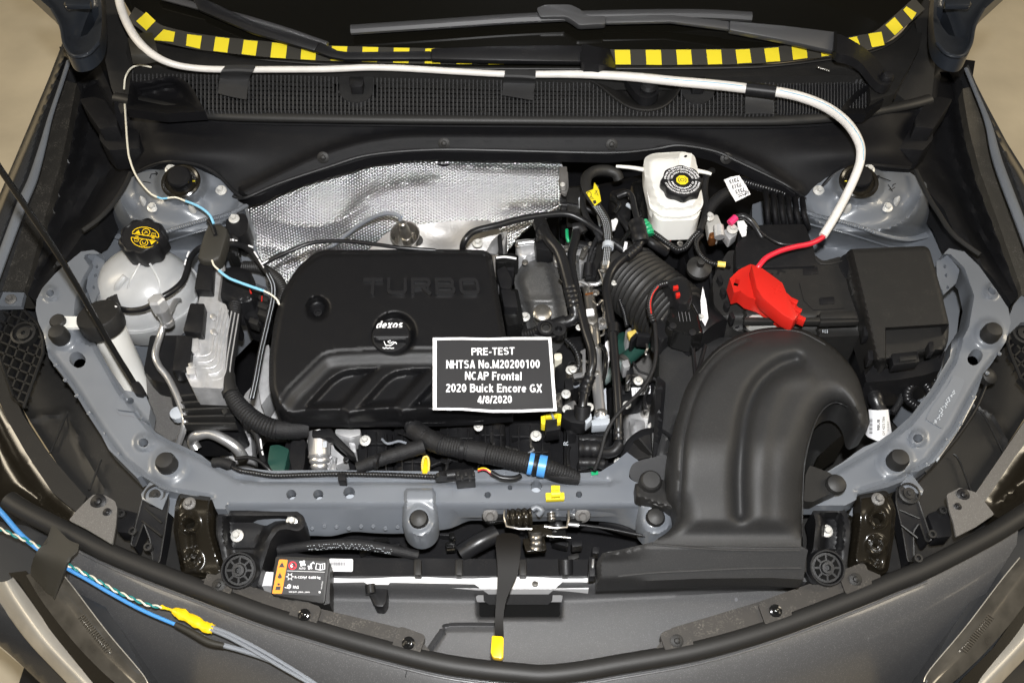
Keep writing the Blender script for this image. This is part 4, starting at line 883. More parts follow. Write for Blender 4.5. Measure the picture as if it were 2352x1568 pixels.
    if not mx: o = rnd([(176, 1172), (206, 1142), (215, 1135), (240, 1136), (264, 1150), (269, 1165), (266, 1205), (258, 1250), (200, 1215), (158, 1194)], 5); bs = ((226, 1152, 36), (246, 1176, 20))
    else: o = rnd([(2174, 1135), (2205, 1119), (2242, 1130), (2260, 1150), (2284, 1180), (2240, 1210), (2196, 1232), (2190, 1200), (2180, 1170)], 5); bs = ((2212, 1136, 30), (2200, 1163, 18))
    g = G(); g.relief(o, 0.845, 12, skirt=0.004); part(gp, 'sheet', g, M['plate'])
    for x, y, w in bs: pin(gp, x, y, 0.8455, w, 'black')
    # radiator mount: socket with spoked rubber
    rm = thing('radiator_mount', 'black bracket holding a spoked round rubber mount %s' % ('left of the radiator label' if not mx else 'right of the air duct'), 'mount')
    if not mx:
        c = (552, 1309); o = rnd([(500, 1176), (520, 1170), (680, 1172), (700, 1186), (700, 1208), (686, 1220), (660, 1214), (640, 1216), (622, 1240), (606, 1290), (590, 1350), (540, 1330), (512, 1290), (500, 1230)], 8)
        bl = [(545, 1230, 30), (672, 1197, 30)]
    else:
        c = (1896, 1303); o = rnd([(1866, 1166), (1930, 1162), (1946, 1176), (1952, 1220), (1945, 1290), (1920, 1340), (1862, 1340), (1846, 1300), (1868, 1260), (1874, 1200)], 8)
        bl = [(1898, 1219, 30)]
    def zm(x, y): return 0.845 - 0.03 * ss(10, 30, sd(o, x, y)) * (1 if y < 1260 else 0.3) - 0.03 * ss(1200, 1320, y)
    g = G(); g.relief(o, zm, 6, skirt=0.05); part(rm, 'bracket', g, M['black'])
    for x, y, w in bl: bolt(rm, x, y, zm(x, y) + 0.004, w, 'zinc')
    cc = P(c[0], c[1], 0.825); ax = (0, -0.45, 1)
    part(rm, 'socket', G().lathe([(0.0275, -0.03), (0.0275, 0.008), (0.0262, 0.011), (0.0240, 0.011), (0.0225, 0.0)], cc, ax, 30), M['black'])
    part(rm, 'rubber_disc', G().lathe([(0.0225, -0.004), (0.022, 0.005), (0.0095, 0.006), (0.0085, 0.012), (0.0048, 0.0125), (0.0044, 0.004)], cc, ax, 30), M['grain'])
    A_ = Vector(ax).normalized(); u = Vector((1, 0, 0)); b = A_.cross(u)
    for k in range(8):
        a = 2 * math.pi * (k + .5) / 8; d = u * math.cos(a) + b * math.sin(a); e = u * -math.sin(a) + b * math.cos(a)
        pts = [cc + A_ * 0.0068 + d * r + e * s for r, s in ((0.0115, 0.003), (0.0115, -0.003), (0.018, -0.0055), (0.018, 0.0055))]
        part(rm, 'spoke_slot_shade', G().poly3(pts, A_ * -0.002), M['void'])  # near-black slabs on the disc, slot shade painted as colour
front_side(False); front_side(True)
# black ground below the brackets
for q, nm in (([(150, 1190), (330, 1090), (500, 1160), (640, 1230), (640, 1370), (440, 1345), (240, 1290)], 'radiator label'), ([(1840, 1160), (1960, 1140), (2100, 1100), (2290, 1190), (2240, 1260), (1980, 1330), (1850, 1360)], 'air duct')):
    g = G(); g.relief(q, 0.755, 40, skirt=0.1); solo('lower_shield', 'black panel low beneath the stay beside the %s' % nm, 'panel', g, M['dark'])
# cable along the right arm
cb = thing('release_cable', 'thin black sheathed cable running beside the grey arm', 'cable')
g = G(); g.tube([(2268, 868, 0.86), (2262, 890, 0.855), (2240, 940, 0.85), (2200, 1000, 0.845), (2150, 1060, 0.84), (2115, 1095, 0.835), (2085, 1125, 0.82)], w=7, seg=8); part(cb, 'sheath', g, M['black'])
g = G(); g.tube([(2150, 1052, 0.845), (2122, 1084, 0.84)], w=14, seg=10); part(cb, 'clip', g, M['rubber'])
g = G(); g.tube([(2154, 1050, 0.846), (2148, 1058, 0.846)], w=10, seg=10); part(cb, 'collar', g, M['lgrey'])
part(cb, 'grommet', G().lathe([(0.014, -0.004), (0.014, 0.008), (0.009, 0.012), (0.003, 0.013)], P(2266, 866, 0.86), (0.3, -0.3, 1), 18), M['rubber'])
g = G(); g.tube([(2240, 910, 0.852), (2200, 985, 0.848), (2150, 1058, 0.845)], w=6, seg=6); part(cb, 'silver_strip', g, M['bright'])

# ================================================================== seal, rubber strip, painted nose, headlamps
SEAL = [(20, 1150), (60, 1175), (120, 1206), (182, 1236), (250, 1270), (340, 1308), (422, 1340), (520, 1378), (612, 1412), (720, 1445), (839, 1480), (995, 1520), (1099, 1537), (1191, 1546), (1250, 1550), (1330, 1542), (1417, 1527), (1600, 1494), (1769, 1446), (1948, 1380), (2060, 1334), (2130, 1305), (2260, 1238), (2330, 1196), (2400, 1150)]
se = thing('bonnet_seal', 'thick black rubber seal sweeping across the front below the air duct', 'rubber seal')
g = G(); g.tube([(x, y - 2, 0.805) for x, y in SEAL], w=44, seg=16, flat=0.9); part(se, 'bulb', g, M['rubber'])
g = G(); g.tube([(x, y + 22, 0.792) for x, y in SEAL], w=5, seg=6); part(se, 'lip', g, M['rubber'])
rs = thing('fixing_strip', 'dusty black fixing strip with bolts behind the front seal on the label side', 'strip')
rs2 = thing('fixing_strip', 'dusty black fixing strip with bolts behind the front seal on the duct side', 'strip')
dusty = mat('dusty_rubber', (0.032, 0.029, 0.026), 0.6, bump=0.3, scale=600, dust=0.7)
def strip(root, o, bl, cuts):
    g = G(); g.relief(o, lambda x, y: 0.812, 12, skirt=0.02); part(root, 'band', g, dusty)
    for x, y, m in bl:
        g = G(); g.relief(rnd(rect(x, y - 2, 66, 58, math.degrees(math.atan2(0.36 if x < 1200 else -0.36, 1))), 12), 0.8165, 10, skirt=0.008); part(root, 'pad', g, dusty)
        pin(root, x, y, 0.818, 30, m)
strip(rs, [(443, 1336), (470, 1328), (505, 1318), (539, 1326), (578, 1346), (640, 1366), (735, 1397), (850, 1424), (943, 1447), (968, 1470), (990, 1497), (985, 1512), (839, 1480), (720, 1446), (612, 1413), (500, 1372), (443, 1348)], ((502, 1343, 'dark'), (699, 1412, 'gloss'), (938, 1476, 'gloss')), 0)
strip(rs2, [(1504, 1492), (1542, 1441), (1640, 1412), (1743, 1381), (1864, 1338), (1927, 1313), (1969, 1296), (1994, 1308), (2022, 1320), (2022, 1346), (1948, 1380), (1769, 1446), (1600, 1494), (1510, 1512)], ((1555, 1471, 'dark'), (1781, 1402, 'gloss'), (1965, 1330, 'dark')), 0)
ns = thing('nose_bodywork', 'dark metallic painted nose panel below the front seal', 'body panel')
o = [(150, 1215)] + [(x, y) for x, y in SEAL[3:-3]] + [(2340, 1200), (2335, 1250), (2250, 1385), (2170, 1482), (2133, 1526), (2118, 1580), (2060, 1720), (400, 1720), (365, 1600), (330, 1553), (240, 1450), (160, 1345), (160, 1290)]
seal_y = lambda x: yi(SEAL, x)
def zn(x, y):
    d = max(0, y - seal_y(x)); return 0.79 - 0.00010 * d - 0.0000022 * d * d
g = G(); g.relief(o, zn, 14, skirt=0.3); part(ns, 'skin', g, M['metallic'])
g = G(); g.tube([(x, y + 30, zn(x, y + 30) + 0.001) for x, y in SEAL[3:-3]], w=7, seg=8, flat=0.7); part(ns, 'rolled_edge', g, M['metallic'])
g = G(); g.ribbon([(938, 1530), (932, 1548), (930, 1600)], 1.4, lambda x, y: P(x, y, zn(x, y) + 0.0006)); part(ns, 'seam', g, M['deep'], smooth=False)
def lamp_unit(mx):
    X = (lambda x: x) if not mx else (lambda x: 2463 - x)
    h = thing('headlamp', 'clear glossy headlamp at the %s bottom corner' % ('left' if not mx else 'right'), 'headlamp')
    L = [[(120, 1290), (165, 1345), (245, 1450), (325, 1545), (340, 1575)], [(95, 1305), (140, 1365), (215, 1465), (290, 1545), (330, 1590)], [(60, 1320), (100, 1385), (175, 1480), (255, 1560), (320, 1610)]]
    if mx: L = [[(x, y - 10) for x, y in r] for r in L]
    zz = (0.775, 0.782, 0.768)
    g = G(); g.loft([[(X(x), y, z - 0.02 * k / 4) for k, (x, y) in enumerate(r)] for r, z in zip(L, zz)], 6, 5, 0.01); part(h, 'lens', g, M['lens'])
    L2 = [[(30, 1325), (60, 1365), (130, 1460), (230, 1560), (290, 1620)], [(10, 1335), (40, 1385), (105, 1475), (200, 1575), (260, 1640)], [(-30, 1335), (10, 1400), (70, 1480), (165, 1580), (220, 1650)]]
    if mx: L2 = [[(x, y - 10) for x, y in r] for r in L2]
    g = G(); g.loft([[(X(x), y, z - 0.02 * k / 4) for k, (x, y) in enumerate(r)] for r, z in zip(L2, (0.76, 0.768, 0.745))], 6, 5, 0.01); part(h, 'bright_band', g, M['chrome'])
    g = G(); g.relief([(X(x), y) for x, y in [(60, 1310), (110, 1385), (180, 1485), (250, 1555), (330, 1650), (240, 1600), (130, 1465), (50, 1362), (20, 1315)]], 0.752, 14, skirt=0.03); part(h, 'dark_band', g, M['brownblack'])
    g = G(); g.tube([(X(x + 1), y, 0.784 - 0.02 * k / 4) for k, (x, y) in enumerate(L[0])], w=2.5, seg=6); part(h, 'lens_edge_glint', g, M['chrome'])  # thin bright tube stands in for the glint along the lens
    g = G()
    for k in range(18):
        t = k / 17; x, y = lerp(188, 250, t), lerp(1412, 1490, t); g.slab([(X(x - 10), y + 6), (X(x + 4), y - 4), (X(x + 5.5), y - 2), (X(x - 8.5), y + 8)], 0.785 - 0.01 * t, 0.003)
    part(h, 'optic_rib', g, M['lens'], kind='stuff', smooth=False)
    f = thing('wing_bodywork', 'dark glossy bodywork outside the %s headlamp' % ('left' if not mx else 'right'), 'wing')
    o = [(X(x), y) for x, y in [(-80, 1150), (40, 1175), (150, 1215), (200, 1330), (280, 1450), (345, 1570), (300, 1690), (170, 1640), (90, 1565), (0, 1480), (-80, 1420)]]
    g = G(); g.relief(o, lambda x, y: 0.742 - 0.12 * ss(1380, 1640, y + (x if not mx else 2463 - x) * -0.5), 14, skirt=0.3); part(f, 'skin', g, M['fender'])
lamp_unit(False); lamp_unit(True)
# ================================================================== heat shield and exhaust end
hs = thing('heat_shield', 'shiny embossed foil heat shield behind the engine cover', 'heat shield')
o = [(566, 458), (640, 420), (740, 386), (850, 354), (1000, 342), (1200, 344), (1282, 352), (1292, 380), (1290, 440), (1294, 470), (1270, 495), (1235, 505), (1200, 535), (1168, 570), (1150, 640), (900, 660), (700, 690), (660, 720), (630, 690), (606, 650), (590, 590), (572, 540)]
random.seed(3); LUMP = [(660, 470, 90, 60, 0.007, 0.4), (780, 440, 80, 45, -0.006, 0.9), (900, 480, 120, 60, 0.006, 0.1), (1080, 430, 130, 60, 0.005, 0.2), (1200, 400, 90, 50, -0.006, 0.3), (980, 380, 120, 30, -0.006, 0.1), (700, 600, 60, 50, 0.008, 0.6)] + [(random.uniform(580, 1280), random.uniform(350, 640), random.uniform(25, 70), random.uniform(15, 45), random.uniform(-0.0035, 0.004), random.uniform(0, 3)) for _ in range(34)]
CRE = [cr([(800, 490), (860, 440), (900, 425), (1000, 415)], 3), cr([(600, 500), (680, 520), (760, 515), (840, 470)], 3), cr([(640, 620), (720, 570), (800, 560)], 3), cr([(590, 560), (680, 590), (720, 640)], 3), cr([(1150, 480), (1230, 470), (1290, 470)], 3), cr([(900, 356), (1100, 385), (1290, 392)], 3)]
def zh(x, y):
    z = 0.926 - 0.20 * (y - 345) / 330
    for cx, cy, a, b, h, t in LUMP:
        u, v = (x - cx) * math.cos(t) + (y - cy) * math.sin(t), -(x - cx) * math.sin(t) + (y - cy) * math.cos(t)
        e = (u / a) ** 2 + (v / b) ** 2
        if e < 6: z += h * math.exp(-e) * (1.0 if cx < 860 else 0.35)
    for c in CRE: z += 0.005 * math.exp(-dpl(c, x, y) / 9)
    z -= 0.03 * math.exp(-(x - 800) ** 2 / 25000 - (y - 600) ** 2 / 3000)
    return z
g = G(); g.relief(o, zh, 6.5, skirt=0.004); part(hs, 'sheet', g, M['foil'])
g = G(); g.fill([(1003, 376), (1020, 377.5), (1037, 376), (1030, 381), (1018, 383), (1008, 380)], lambda x, y: P(x, y, zh(x, y) + 0.004)); part(hs, 'slit', g, M['deep'])
g = G(); g.tube([(1288, 470, 0.875), (1240, 500, 0.86), (1195, 536, 0.84), (1170, 570, 0.82)], w=5, seg=6); part(hs, 'hem', g, M['foil'])
ex = thing('exhaust_shield', 'dull grey sheet metal shield with the exhaust sensor cup', 'heat shield')
o = [(840, 580), (862, 560), (886, 536), (930, 520), (985, 514), (1047, 506), (1125, 507), (1146, 528), (1150, 600), (840, 600)]
g = G(); g.relief(o, lambda x, y: 0.86 - 0.0005 * (y - 500) + 0.006 * math.sin(x / 34) * math.exp(-((y - 540) / 30) ** 2), 9, skirt=0.03, holes=[circ(946, 552, 26, 17)], hs=0.03); part(ex, 'sheet', g, M['shield'])
c = P(933, 552, 0.852); ax = Vector((0.0, -0.25, 1))
part(ex, 'cup', G().lathe([(0.018, -0.03), (0.019, 0.0), (0.024, 0.014), (0.0275, 0.021), (0.0285, 0.024), (0.0265, 0.024), (0.021, 0.012), (0.017, 0.0), (0.016, -0.012)], c, ax, 28), M['steel'])
bolt(ex, 1097, 559, 0.85, 24, 'zinc')
sn = thing('exhaust_sensor', 'steel exhaust sensor with grey lead standing in the cup', 'sensor')
ax = Vector((-0.12, -0.05, 1))
part(sn, 'body', G().lathe([(0.010, -0.006), (0.010, 0.012), (0.0085, 0.013), (0.0088, 0.022), (0.010, 0.023), (0.010, 0.034), (0.0085, 0.036), (0.0075, 0.05), (0.005, 0.052)], P(937, 553, 0.855), ax, 18), M['steel'])
g = G(); g.tube([(745, 578, 0.80), (775, 556, 0.82), (800, 536, 0.84), (830, 514, 0.87), (866, 496, 0.90), (892, 490, 0.915), (915, 495, 0.92), (919, 505, 0.91)], w=9.5, seg=10, rib=(0.005, 0.07)); part(sn, 'lead', g, M['greywire'])
g = G(); g.tube([(912, 493, 0.92), (922, 500, 0.912)], w=6, seg=8); part(sn, 'blue_wire', g, M['blue'])

# ================================================================== engine cover
ec = thing('engine_cover', 'large matt black engine cover with raised TURBO lettering', 'engine cover')
OC = rnd([(738, 575), (977, 572), (1112, 574), (1129, 584), (1134, 610), (1146, 680), (1163, 775), (1174, 860), (1180, 935), (1170, 956), (1120, 966), (1021, 971), (800, 973), (700, 972), (660, 966), (634, 938), (618, 890), (618, 820), (632, 725), (648, 672), (680, 618), (715, 586)], 14)
L1 = cr([(640, 916), (655, 893), (690, 858), (722, 826), (744, 809), (775, 802), (850, 798), (950, 796), (1060, 796), (1176, 796)], 3)
PK = [[(690, 941), (712, 915), (756, 868), (784, 850), (815, 845), (884, 842), (850, 872), (789, 939)], [(808, 944), (836, 915), (880, 866), (905, 850), (940, 845), (1000, 842), (968, 874), (914, 934)], [(930, 940), (960, 910), (1004, 862), (1030, 850), (1070, 845), (1120, 843), (1090, 880), (1040, 936)], [(1056, 936), (1085, 905), (1124, 862), (1150, 848), (1172, 845), (1178, 930)]]
PK = [rnd(p, 12, 3) for p in PK]
RL = cr([(640, 936), (668, 946), (700, 941), (788, 938), (800, 946), (840, 938), (912, 935), (924, 943), (960, 936), (1180, 932)], 2)
def below(pl, x, y): return y - yi(pl, x)
def zc(x, y):
    z = 0.958 - 0.00006 * (y - 575)
    d = sd(OC, x, y); z -= 0.012 * ss(16, 0, d) ** 1.5
    q = dpl(L1, x, y); b = below(L1, x, y) if x > 640 else (1 if y > 916 else -1)
    if b > 0: z -= 0.0022 * ss(0, 4, q) + 0.010 * ss(8, 46, q)
    for p in PK:
        s = sd(p, x, y)
        if s > 0: z -= 0.017 * ss(0, 18, s)
    e = below(RL, x, y)
    if x > 640 and e > -3: z -= 0.030 * ss(-2, 34, e)
    r = math.hypot(x - 729.5, (y - 708) / 0.98); z -= 0.028 * ss(30, 14, r)
    r = math.hypot(x - 906, (y - 765) / 0.95); z -= 0.020 * ss(54, 34, r)
    return z
g = G(); g.relief(OC, zc, 5.0, skirt=0.06, bottom=lambda x, y: 0.87, feats=[(L1, (0, 4)), (RL, (-3, 0, 6, 14))] + [(p + p[:1], (0, 2)) for p in PK]); part(ec, 'shell', g, M['cover'], ang=60)
g = G(); swrite(g, ['T_', 'U_', 'R_', 'B_', 'O_'], [(836, 643), (1100, 643), (1106, 680), (833, 680)], lambda x, y: P(x, y, zc(x, y) - 0.0003), t=0.2, h=0.0058, gap=0.2); part(ec, 'lettering', g, M['letter'], 0.0008, ang=20, label='raised black TURBO lettering')
part(ec, 'fixing_socket', G().lathe([(0.007, 0), (0.007, 0.004), (0.0045, 0.0042), (0.004, 0.001)], P(731, 720, 0.926), (0, -0.2, 1), 14), M['black'])
oc = thing('oil_cap', 'round black oil filler cap lettered dexos in the engine cover', 'oil cap')
cc = P(898, 774, 0.945)
part(oc, 'disc', G().lathe([(0.031, -0.012), (0.032, 0.002), (0.030, 0.005), (0.026, 0.006), (0.002, 0.006)], cc, (0, -0.12, 1), 36), M['black'])
g = G(); g.relief(rnd([(860, 758), (936, 755), (938, 776), (934, 779), (866, 780), (858, 775)], 8), lambda x, y: 0.9625 - 0.004 * ss(8, 0, 780 - y), 4, skirt=0.014); part(oc, 'grip', g, M['black'])
g = G(); swrite(g, 'dexos', [(866, 737), (926, 736), (923, 754), (863, 755)], lambda x, y: P(x, y, 0.9530 + 0.00015 * (750 - y)), t=0.17, slant=0.12); part(oc, 'lettering', g, M['paper'], smooth=False)
pz = lambda x, y: P(x, y, 0.9555 - 0.0001 * (y - 790)); g = G()
for s in ([(882, 780), (886, 789), (898, 789), (909, 781), (903, 781), (896, 784), (890, 780)], [(892, 779), (898, 778)], [(909, 782), (911, 786)], [(879, 794), (883, 796), (887, 794), (891, 796), (895, 794), (899, 796), (905, 795)]): g.ribbon([(x, y + 4) for x, y in s], 2.0, pz)
part(oc, 'oil_can_symbol', g, M['paper'], smooth=False)

# ================================================================== printed card
tc = thing('test_card', 'black card with white border and printed PRE-TEST lines on the engine cover', 'card')
CQ = [(994, 775.5), (1266, 774), (1279, 943), (994, 941)]
def zcard(x, y): return 0.9725 - 0.00007 * (y - 775) + 0.0022 * math.sin((x - 990) / 44) * ss(880, 945, y) + 0.0012 * math.sin((x - 990) / 60 + 1)
def card(q, dz): 
    return G().relief(q, 0, 12, skirt=0.0004, place=lambda x, y: P(x, y, zcard(x, y) + dz))
part(tc, 'sheet', card([(994, 775.5), (1060, 774.5), (1120, 776), (1180, 774), (1266, 774), (1279, 943), (1200, 946.5), (1130, 947), (1060, 941.5), (994, 941)], 0), M['paper'])
part(tc, 'print_field', card([(1003, 781), (1060, 780), (1120, 781.5), (1180, 780), (1259.5, 780), (1271, 937), (1200, 940), (1130, 940.5), (1060, 936), (1003, 936)], 0.0006), M['ink'])
pc = lambda x, y: P(x, y, zcard(x, y) + 0.0012)
for t, cx, cy, w, h, a in (('PRE-TEST', 1132.5, 806.5, 99, 17, -1.0), ('NHTSA No.M20200100', 1132.5, 836, 215, 19, -0.3), ('NCAP Frontal', 1133.5, 863, 131, 19, 0.5), ('2020 Buick Encore GX', 1134.5, 891, 221, 19, 0.3), ('4/8/2020', 1136.5, 917, 79, 17.5, -1)):
    g = G(); swrite(g, t, rect(cx, cy, w, h, a), pc, t=0.175); part(tc, 'lettering', g, M['paper'], smooth=False)

# ================================================================== coolant tank and cap
ct = thing('coolant_tank', 'milky round coolant tank under the lobed cap', 'coolant tank')
cen = P(338, 672, 0.855); R = 0.0895
def bulge(a, h): return 1 + 0.03 * math.cos(2 * a + 0.6) + 0.02 * math.cos(3 * a)
part(ct, 'upper_shell', G().lathe([(R * 1.0, 0.0)] + [(R * math.cos(t), 0.082 * math.sin(t)) for t in [math.pi / 2 * k / 12 for k in range(1, 12)]] + [(0.004, 0.082)], cen, (0, -0.02, 1), 44, bulge), M['tank'])
for k in range(4): part(ct, 'level_mark', G().tube([(408 + 3 * k, 640 + 15 * k, 0.905 - 0.010 * k), (430 + 2 * k, 652 + 14 * k, 0.893 - 0.010 * k)], w=3.5, seg=6), M['tank'])
part(ct, 'seam', G().lathe([(R * 1.0, -0.003), (R * 1.05, -0.003), (R * 1.05, 0.002), (R * 1.0, 0.002)], cen, (0, -0.02, 1), 44, bulge), M['tank'])
part(ct, 'lower_shell', G().lathe([(R * 0.5, -0.07), (R * 0.85, -0.055), (R * 0.98, -0.02), (R * 1.0, -0.002)], cen + Vector((0.0, -0.006, 0)), (0, -0.02, 1), 44, bulge), M['tank'])
part(ct, 'neck', G().lathe([(0.034, -0.03), (0.031, 0.0), (0.030, 0.02)], P(338, 590, 0.905), (0.02, -0.18, 1), 28), M['tank'])
for dx in (-26, 40):
    g = G(); g.tube([(330 + dx * 0.35, 605, 0.947), (325 + dx, 645, 0.932), (318 + dx * 1.25, 690, 0.905)], w=5, seg=8, flat=0.4); part(ct, 'rib', g, M['tank'])
g = G(); g.tube([(262, 690, 0.89), (272, 655, 0.925), (288, 635, 0.935)], w=16, seg=10); part(ct, 'spout', g, M['tank'])
g = G(); g.tube([(256, 696, 0.90), (270, 690, 0.91)], w=28, seg=14, rib=(0.008, 0.1)); part(ct, 'spout_nut', g, M['black'])
ax = Vector((0.0, -0.16, 1)); cc = P(338, 566, 0.948)
lob = lambda a, h: 1 + (0.06 * math.cos(9 * a) if h < 0.0335 else 0.03 * math.cos(9 * a))
cap = part(ct, 'cap', G().lathe([(0.034, -0.012), (0.038, -0.006), (0.039, 0.012), (0.0385, 0.028), (0.036, 0.033), (0.0335, 0.034), (0.0325, 0.0325), (0.001, 0.0325)], cc, ax, 72, lob), M['black'], ang=30, label='black lobed cap with yellow warning print')
A_ = ax.normalized(); top = cc + A_ * 0.0329
def pcap(x, y):
    d = ray(x, y); return CAM + d * ((top - CAM).dot(A_) / d.dot(A_))
g = G(); tilt = 10
def rotp(pts, cx=333, cy=545): 
    c, s = math.cos(math.radians(tilt)), math.sin(math.radians(tilt)); return [(cx + x * c - y * s * 1, cy + (x * s + y * c) * 0.86) for x, y in pts]
for sgn in (1, -1):
    arc = [(sgn * 31 * math.cos(t), -sgn * (5 + 22 * math.sin(t))) for t in [math.pi * k / 16 for k in range(17)]]
    g.ribbon(rotp(arc + [arc[0]]), 1.7, pcap)
    g.ribbon(rotp([(sgn * 9 * math.cos(t) , -sgn * 14 + 9 * math.sin(t)) for t in [2 * math.pi * k / 14 for k in range(15)]]), 1.6, pcap)
    g.ribbon(rotp([(-4 * sgn, -sgn * 10), (3, -sgn * 17), (-3, -sgn * 17), (4 * sgn, -sgn * 12)]), 1.6, pcap)
    g.fill(rotp([(sgn * -25, -sgn * 7), (sgn * -12, -sgn * 7), (sgn * -18, -sgn * 17)]), pcap)
    g.ribbon(rotp([(sgn * 13, -sgn * 8), (sgn * 24, -sgn * 8), (sgn * 22, -sgn * 14), (sgn * 14, -sgn * 14), (sgn * 13, -sgn * 8)]), 1.5, pcap)
    g.ribbon(rotp([(sgn * 15, -sgn * 1), (sgn * 22, -sgn * 1)]), 2.0, pcap)
part(ct, 'warning_symbols', g, M['yellow2'], smooth=False, parent=cap)
oh = thing('overflow_hose', 'shiny black hose bending round the milky coolant tank', 'hose')
g = G(); g.tube([(272, 708, 0.918), (300, 713, 0.925), (335, 707, 0.93), (370, 684, 0.94), (400, 665, 0.94), (420, 645, 0.935), (430, 620, 0.93), (437, 595, 0.925), (452, 575, 0.92), (475, 562, 0.92)], w=14, seg=12); part(oh, 'tube', g, M['hose'])
for q in ([(427, 610), (430, 598)], [(432, 592), (437, 580)], [(268, 705), (271, 707)]):
    g = G(); g.tube([(a - 3, b - 2, 0.942) for a, b in q], w=4, seg=6); part(oh, 'white_mark', g, M['paper'])
# ================================================================== washer bottle
wb = thing('washer_bottle', 'white washer bottle neck behind the hood prop rod', 'bottle')
g = G(); g.tube([(244, 745, 0.90), (262, 785, 0.86), (290, 840, 0.80), (318, 905, 0.74)], w=lambda t: 78 - 14 * t, seg=24, caps=True); part(wb, 'neck', g, M['white'])
g = G(); g.relief(rnd([(118, 730), (150, 726), (200, 727), (205, 750), (150, 753), (122, 752)], 8), 0.925, 8, skirt=0.006); part(wb, 'tether', g, M['white'])
g = G(); g.lathe([(0.013, -0.004), (0.013, 0.003), (0.011, 0.005), (0.001, 0.0055)], P(133, 738, 0.928), (0, -0.2, 1), 20); part(wb, 'tether_plug', g, M['dark'])
part(wb, 'cap', G().lathe([(0.035, -0.008), (0.0365, 0.0), (0.0365, 0.022), (0.035, 0.025), (0.02, 0.0262), (0.001, 0.0265)], P(238, 745, 0.915), (-0.12, 0.14, 1), 36), M['dark'])
pr = thing('prop_rod', 'long thin black hood prop rod slanting over the washer bottle', 'prop rod')
g = G(); g.tube([(-190, 100, 1.52), (-40, 325, 1.32), (0, 388, 1.27), (143, 600, 1.10), (247, 780, 0.965), (314, 888, 0.89)], w=lambda t: 18 - 6.5 * t, seg=12, n=3); part(pr, 'rod', g, M['gloss'])
g = G(); g.slab(rnd([(298, 878), (318, 874), (330, 890), (326, 905), (308, 902)], 5), 0.90, 0.03); part(pr, 'foot', g, M['black'], 0.003)
# ================================================================== refrigerant pipes
rp_ = thing('refrigerant_pipe', 'bare aluminium pipe with hexagon service valve beside the milky tank', 'pipe')
g = G(); g.tube([(378, 735, 0.905), (368, 770, 0.89), (357, 812, 0.885), (365, 840, 0.88), (386, 868, 0.87), (406, 908, 0.86), (421, 950, 0.85), (424, 975, 0.845), (410, 1018, 0.82)], w=16, seg=12); part(rp_, 'tube', g, M['bright'])
g = G(); g.tube([(383, 733, 0.91), (395, 706, 0.905), (403, 692, 0.90), (412, 690, 0.89)], w=13, seg=10); part(rp_, 'side_branch', g, M['bright'])
for nm, prof, m, sg in (('valve', [(0.0105, -0.03), (0.0115, -0.02), (0.0105, -0.018), (0.0105, 0.0), (0.013, 0.001), (0.013, 0.008)], 'bright', 18), ('valve_cap', [(0.0145, 0.008), (0.015, 0.010), (0.015, 0.028), (0.012, 0.032), (0.002, 0.0325)], 'alu', 6)):
    part(rp_, nm, G().lathe(prof, P(373, 716, 0.935), (-0.10, 0.10, 1), sg), M[m], ang=25)
p2 = thing('bent_pipe', 'thick bare aluminium pipe looping beside the corrugated hose', 'pipe')
g = G(); g.tube([(452, 1032, 0.80), (443, 1014, 0.81), (450, 1001, 0.83), (482, 995, 0.835), (515, 1009, 0.83), (542, 1027, 0.82), (560, 1052, 0.80)], w=25, seg=14); part(p2, 'tube', g, M['bright'])
g = G(); g.lathe([(0.012, -0.01), (0.012, 0.004), (0.006, 0.005)], P(408, 950, 0.85), (0, -0.1, 1), 12); part(rp_, 'service_port', g, M['lgrey'])
# ================================================================== control unit
cu = thing('control_unit', 'finned cast aluminium control unit standing in black clips', 'control unit')
g = G(); g.relief(rnd([(476, 592), (500, 586), (512, 600), (500, 690), (520, 700), (526, 730), (518, 830), (512, 892), (440, 889), (426, 860), (432, 800), (455, 700)], 5), lambda x, y: 0.90 + 0.006 * ss(505, 490, x - (y - 700) * -0.12), 7, skirt=0.05); part(cu, 'casting', g, M['alu'])
for k in range(6):
    x0 = 468 + k * 8; x1 = 524 - (5 - k) * 1.5
    g = G(); g.tube([(x0 + 40, 706 + k * 3, 0.911 - 0.003 * k), (x0 + 24, 770 + k * 10, 0.911 - 0.003 * k), (x0 + 14, 812 + k * 13, 0.911 - 0.003 * k), (x0 - 24 + k * 2, 818 + k * 14, 0.911 - 0.003 * k)], w=3.2, seg=6, n=4); part(cu, 'fin', g, M['alu'])
for q in ([(437, 777), (456, 776), (456, 800), (444, 810), (434, 800)], [(426, 838), (446, 838), (448, 858), (430, 860)], [(497, 594), (512, 596), (512, 606), (497, 606)]):
    g = G(); g.slab(rnd(q, 3), 0.918, 0.02); part(cu, 'lug', g, M['alu'], 0.002)
for x, y in ((442, 842), (493, 765), (492, 730), (505, 604)): part(cu, 'post', G().lathe([(0.005, 0), (0.005, 0.008), (0.002, 0.0085)], P(x, y, 0.912), (0, -0.3, 1), 10), M['bright'])
for q, z in (([(456, 605), (490, 602), (486, 666), (446, 664)], 0.925), ([(437, 696), (470, 697), (464, 764), (420, 760)], 0.925), ([(406, 769), (442, 772), (436, 838), (412, 850), (396, 850)], 0.92)):
    g = G(); g.slab(rnd(q, 4), z, 0.03); part(cu, 'clip', g, M['black'], 0.003)
eb = thing('control_unit_tray', 'ribbed black tray under the finned aluminium unit', 'tray')
g = G(); g.relief(rnd([(345, 770), (440, 770), (432, 870), (500, 892), (530, 910), (545, 950), (500, 975), (425, 975), (400, 940), (385, 880), (350, 872), (330, 850)], 6), lambda x, y: 0.845, 12, skirt=0.1); part(eb, 'wall', g, M['black'])
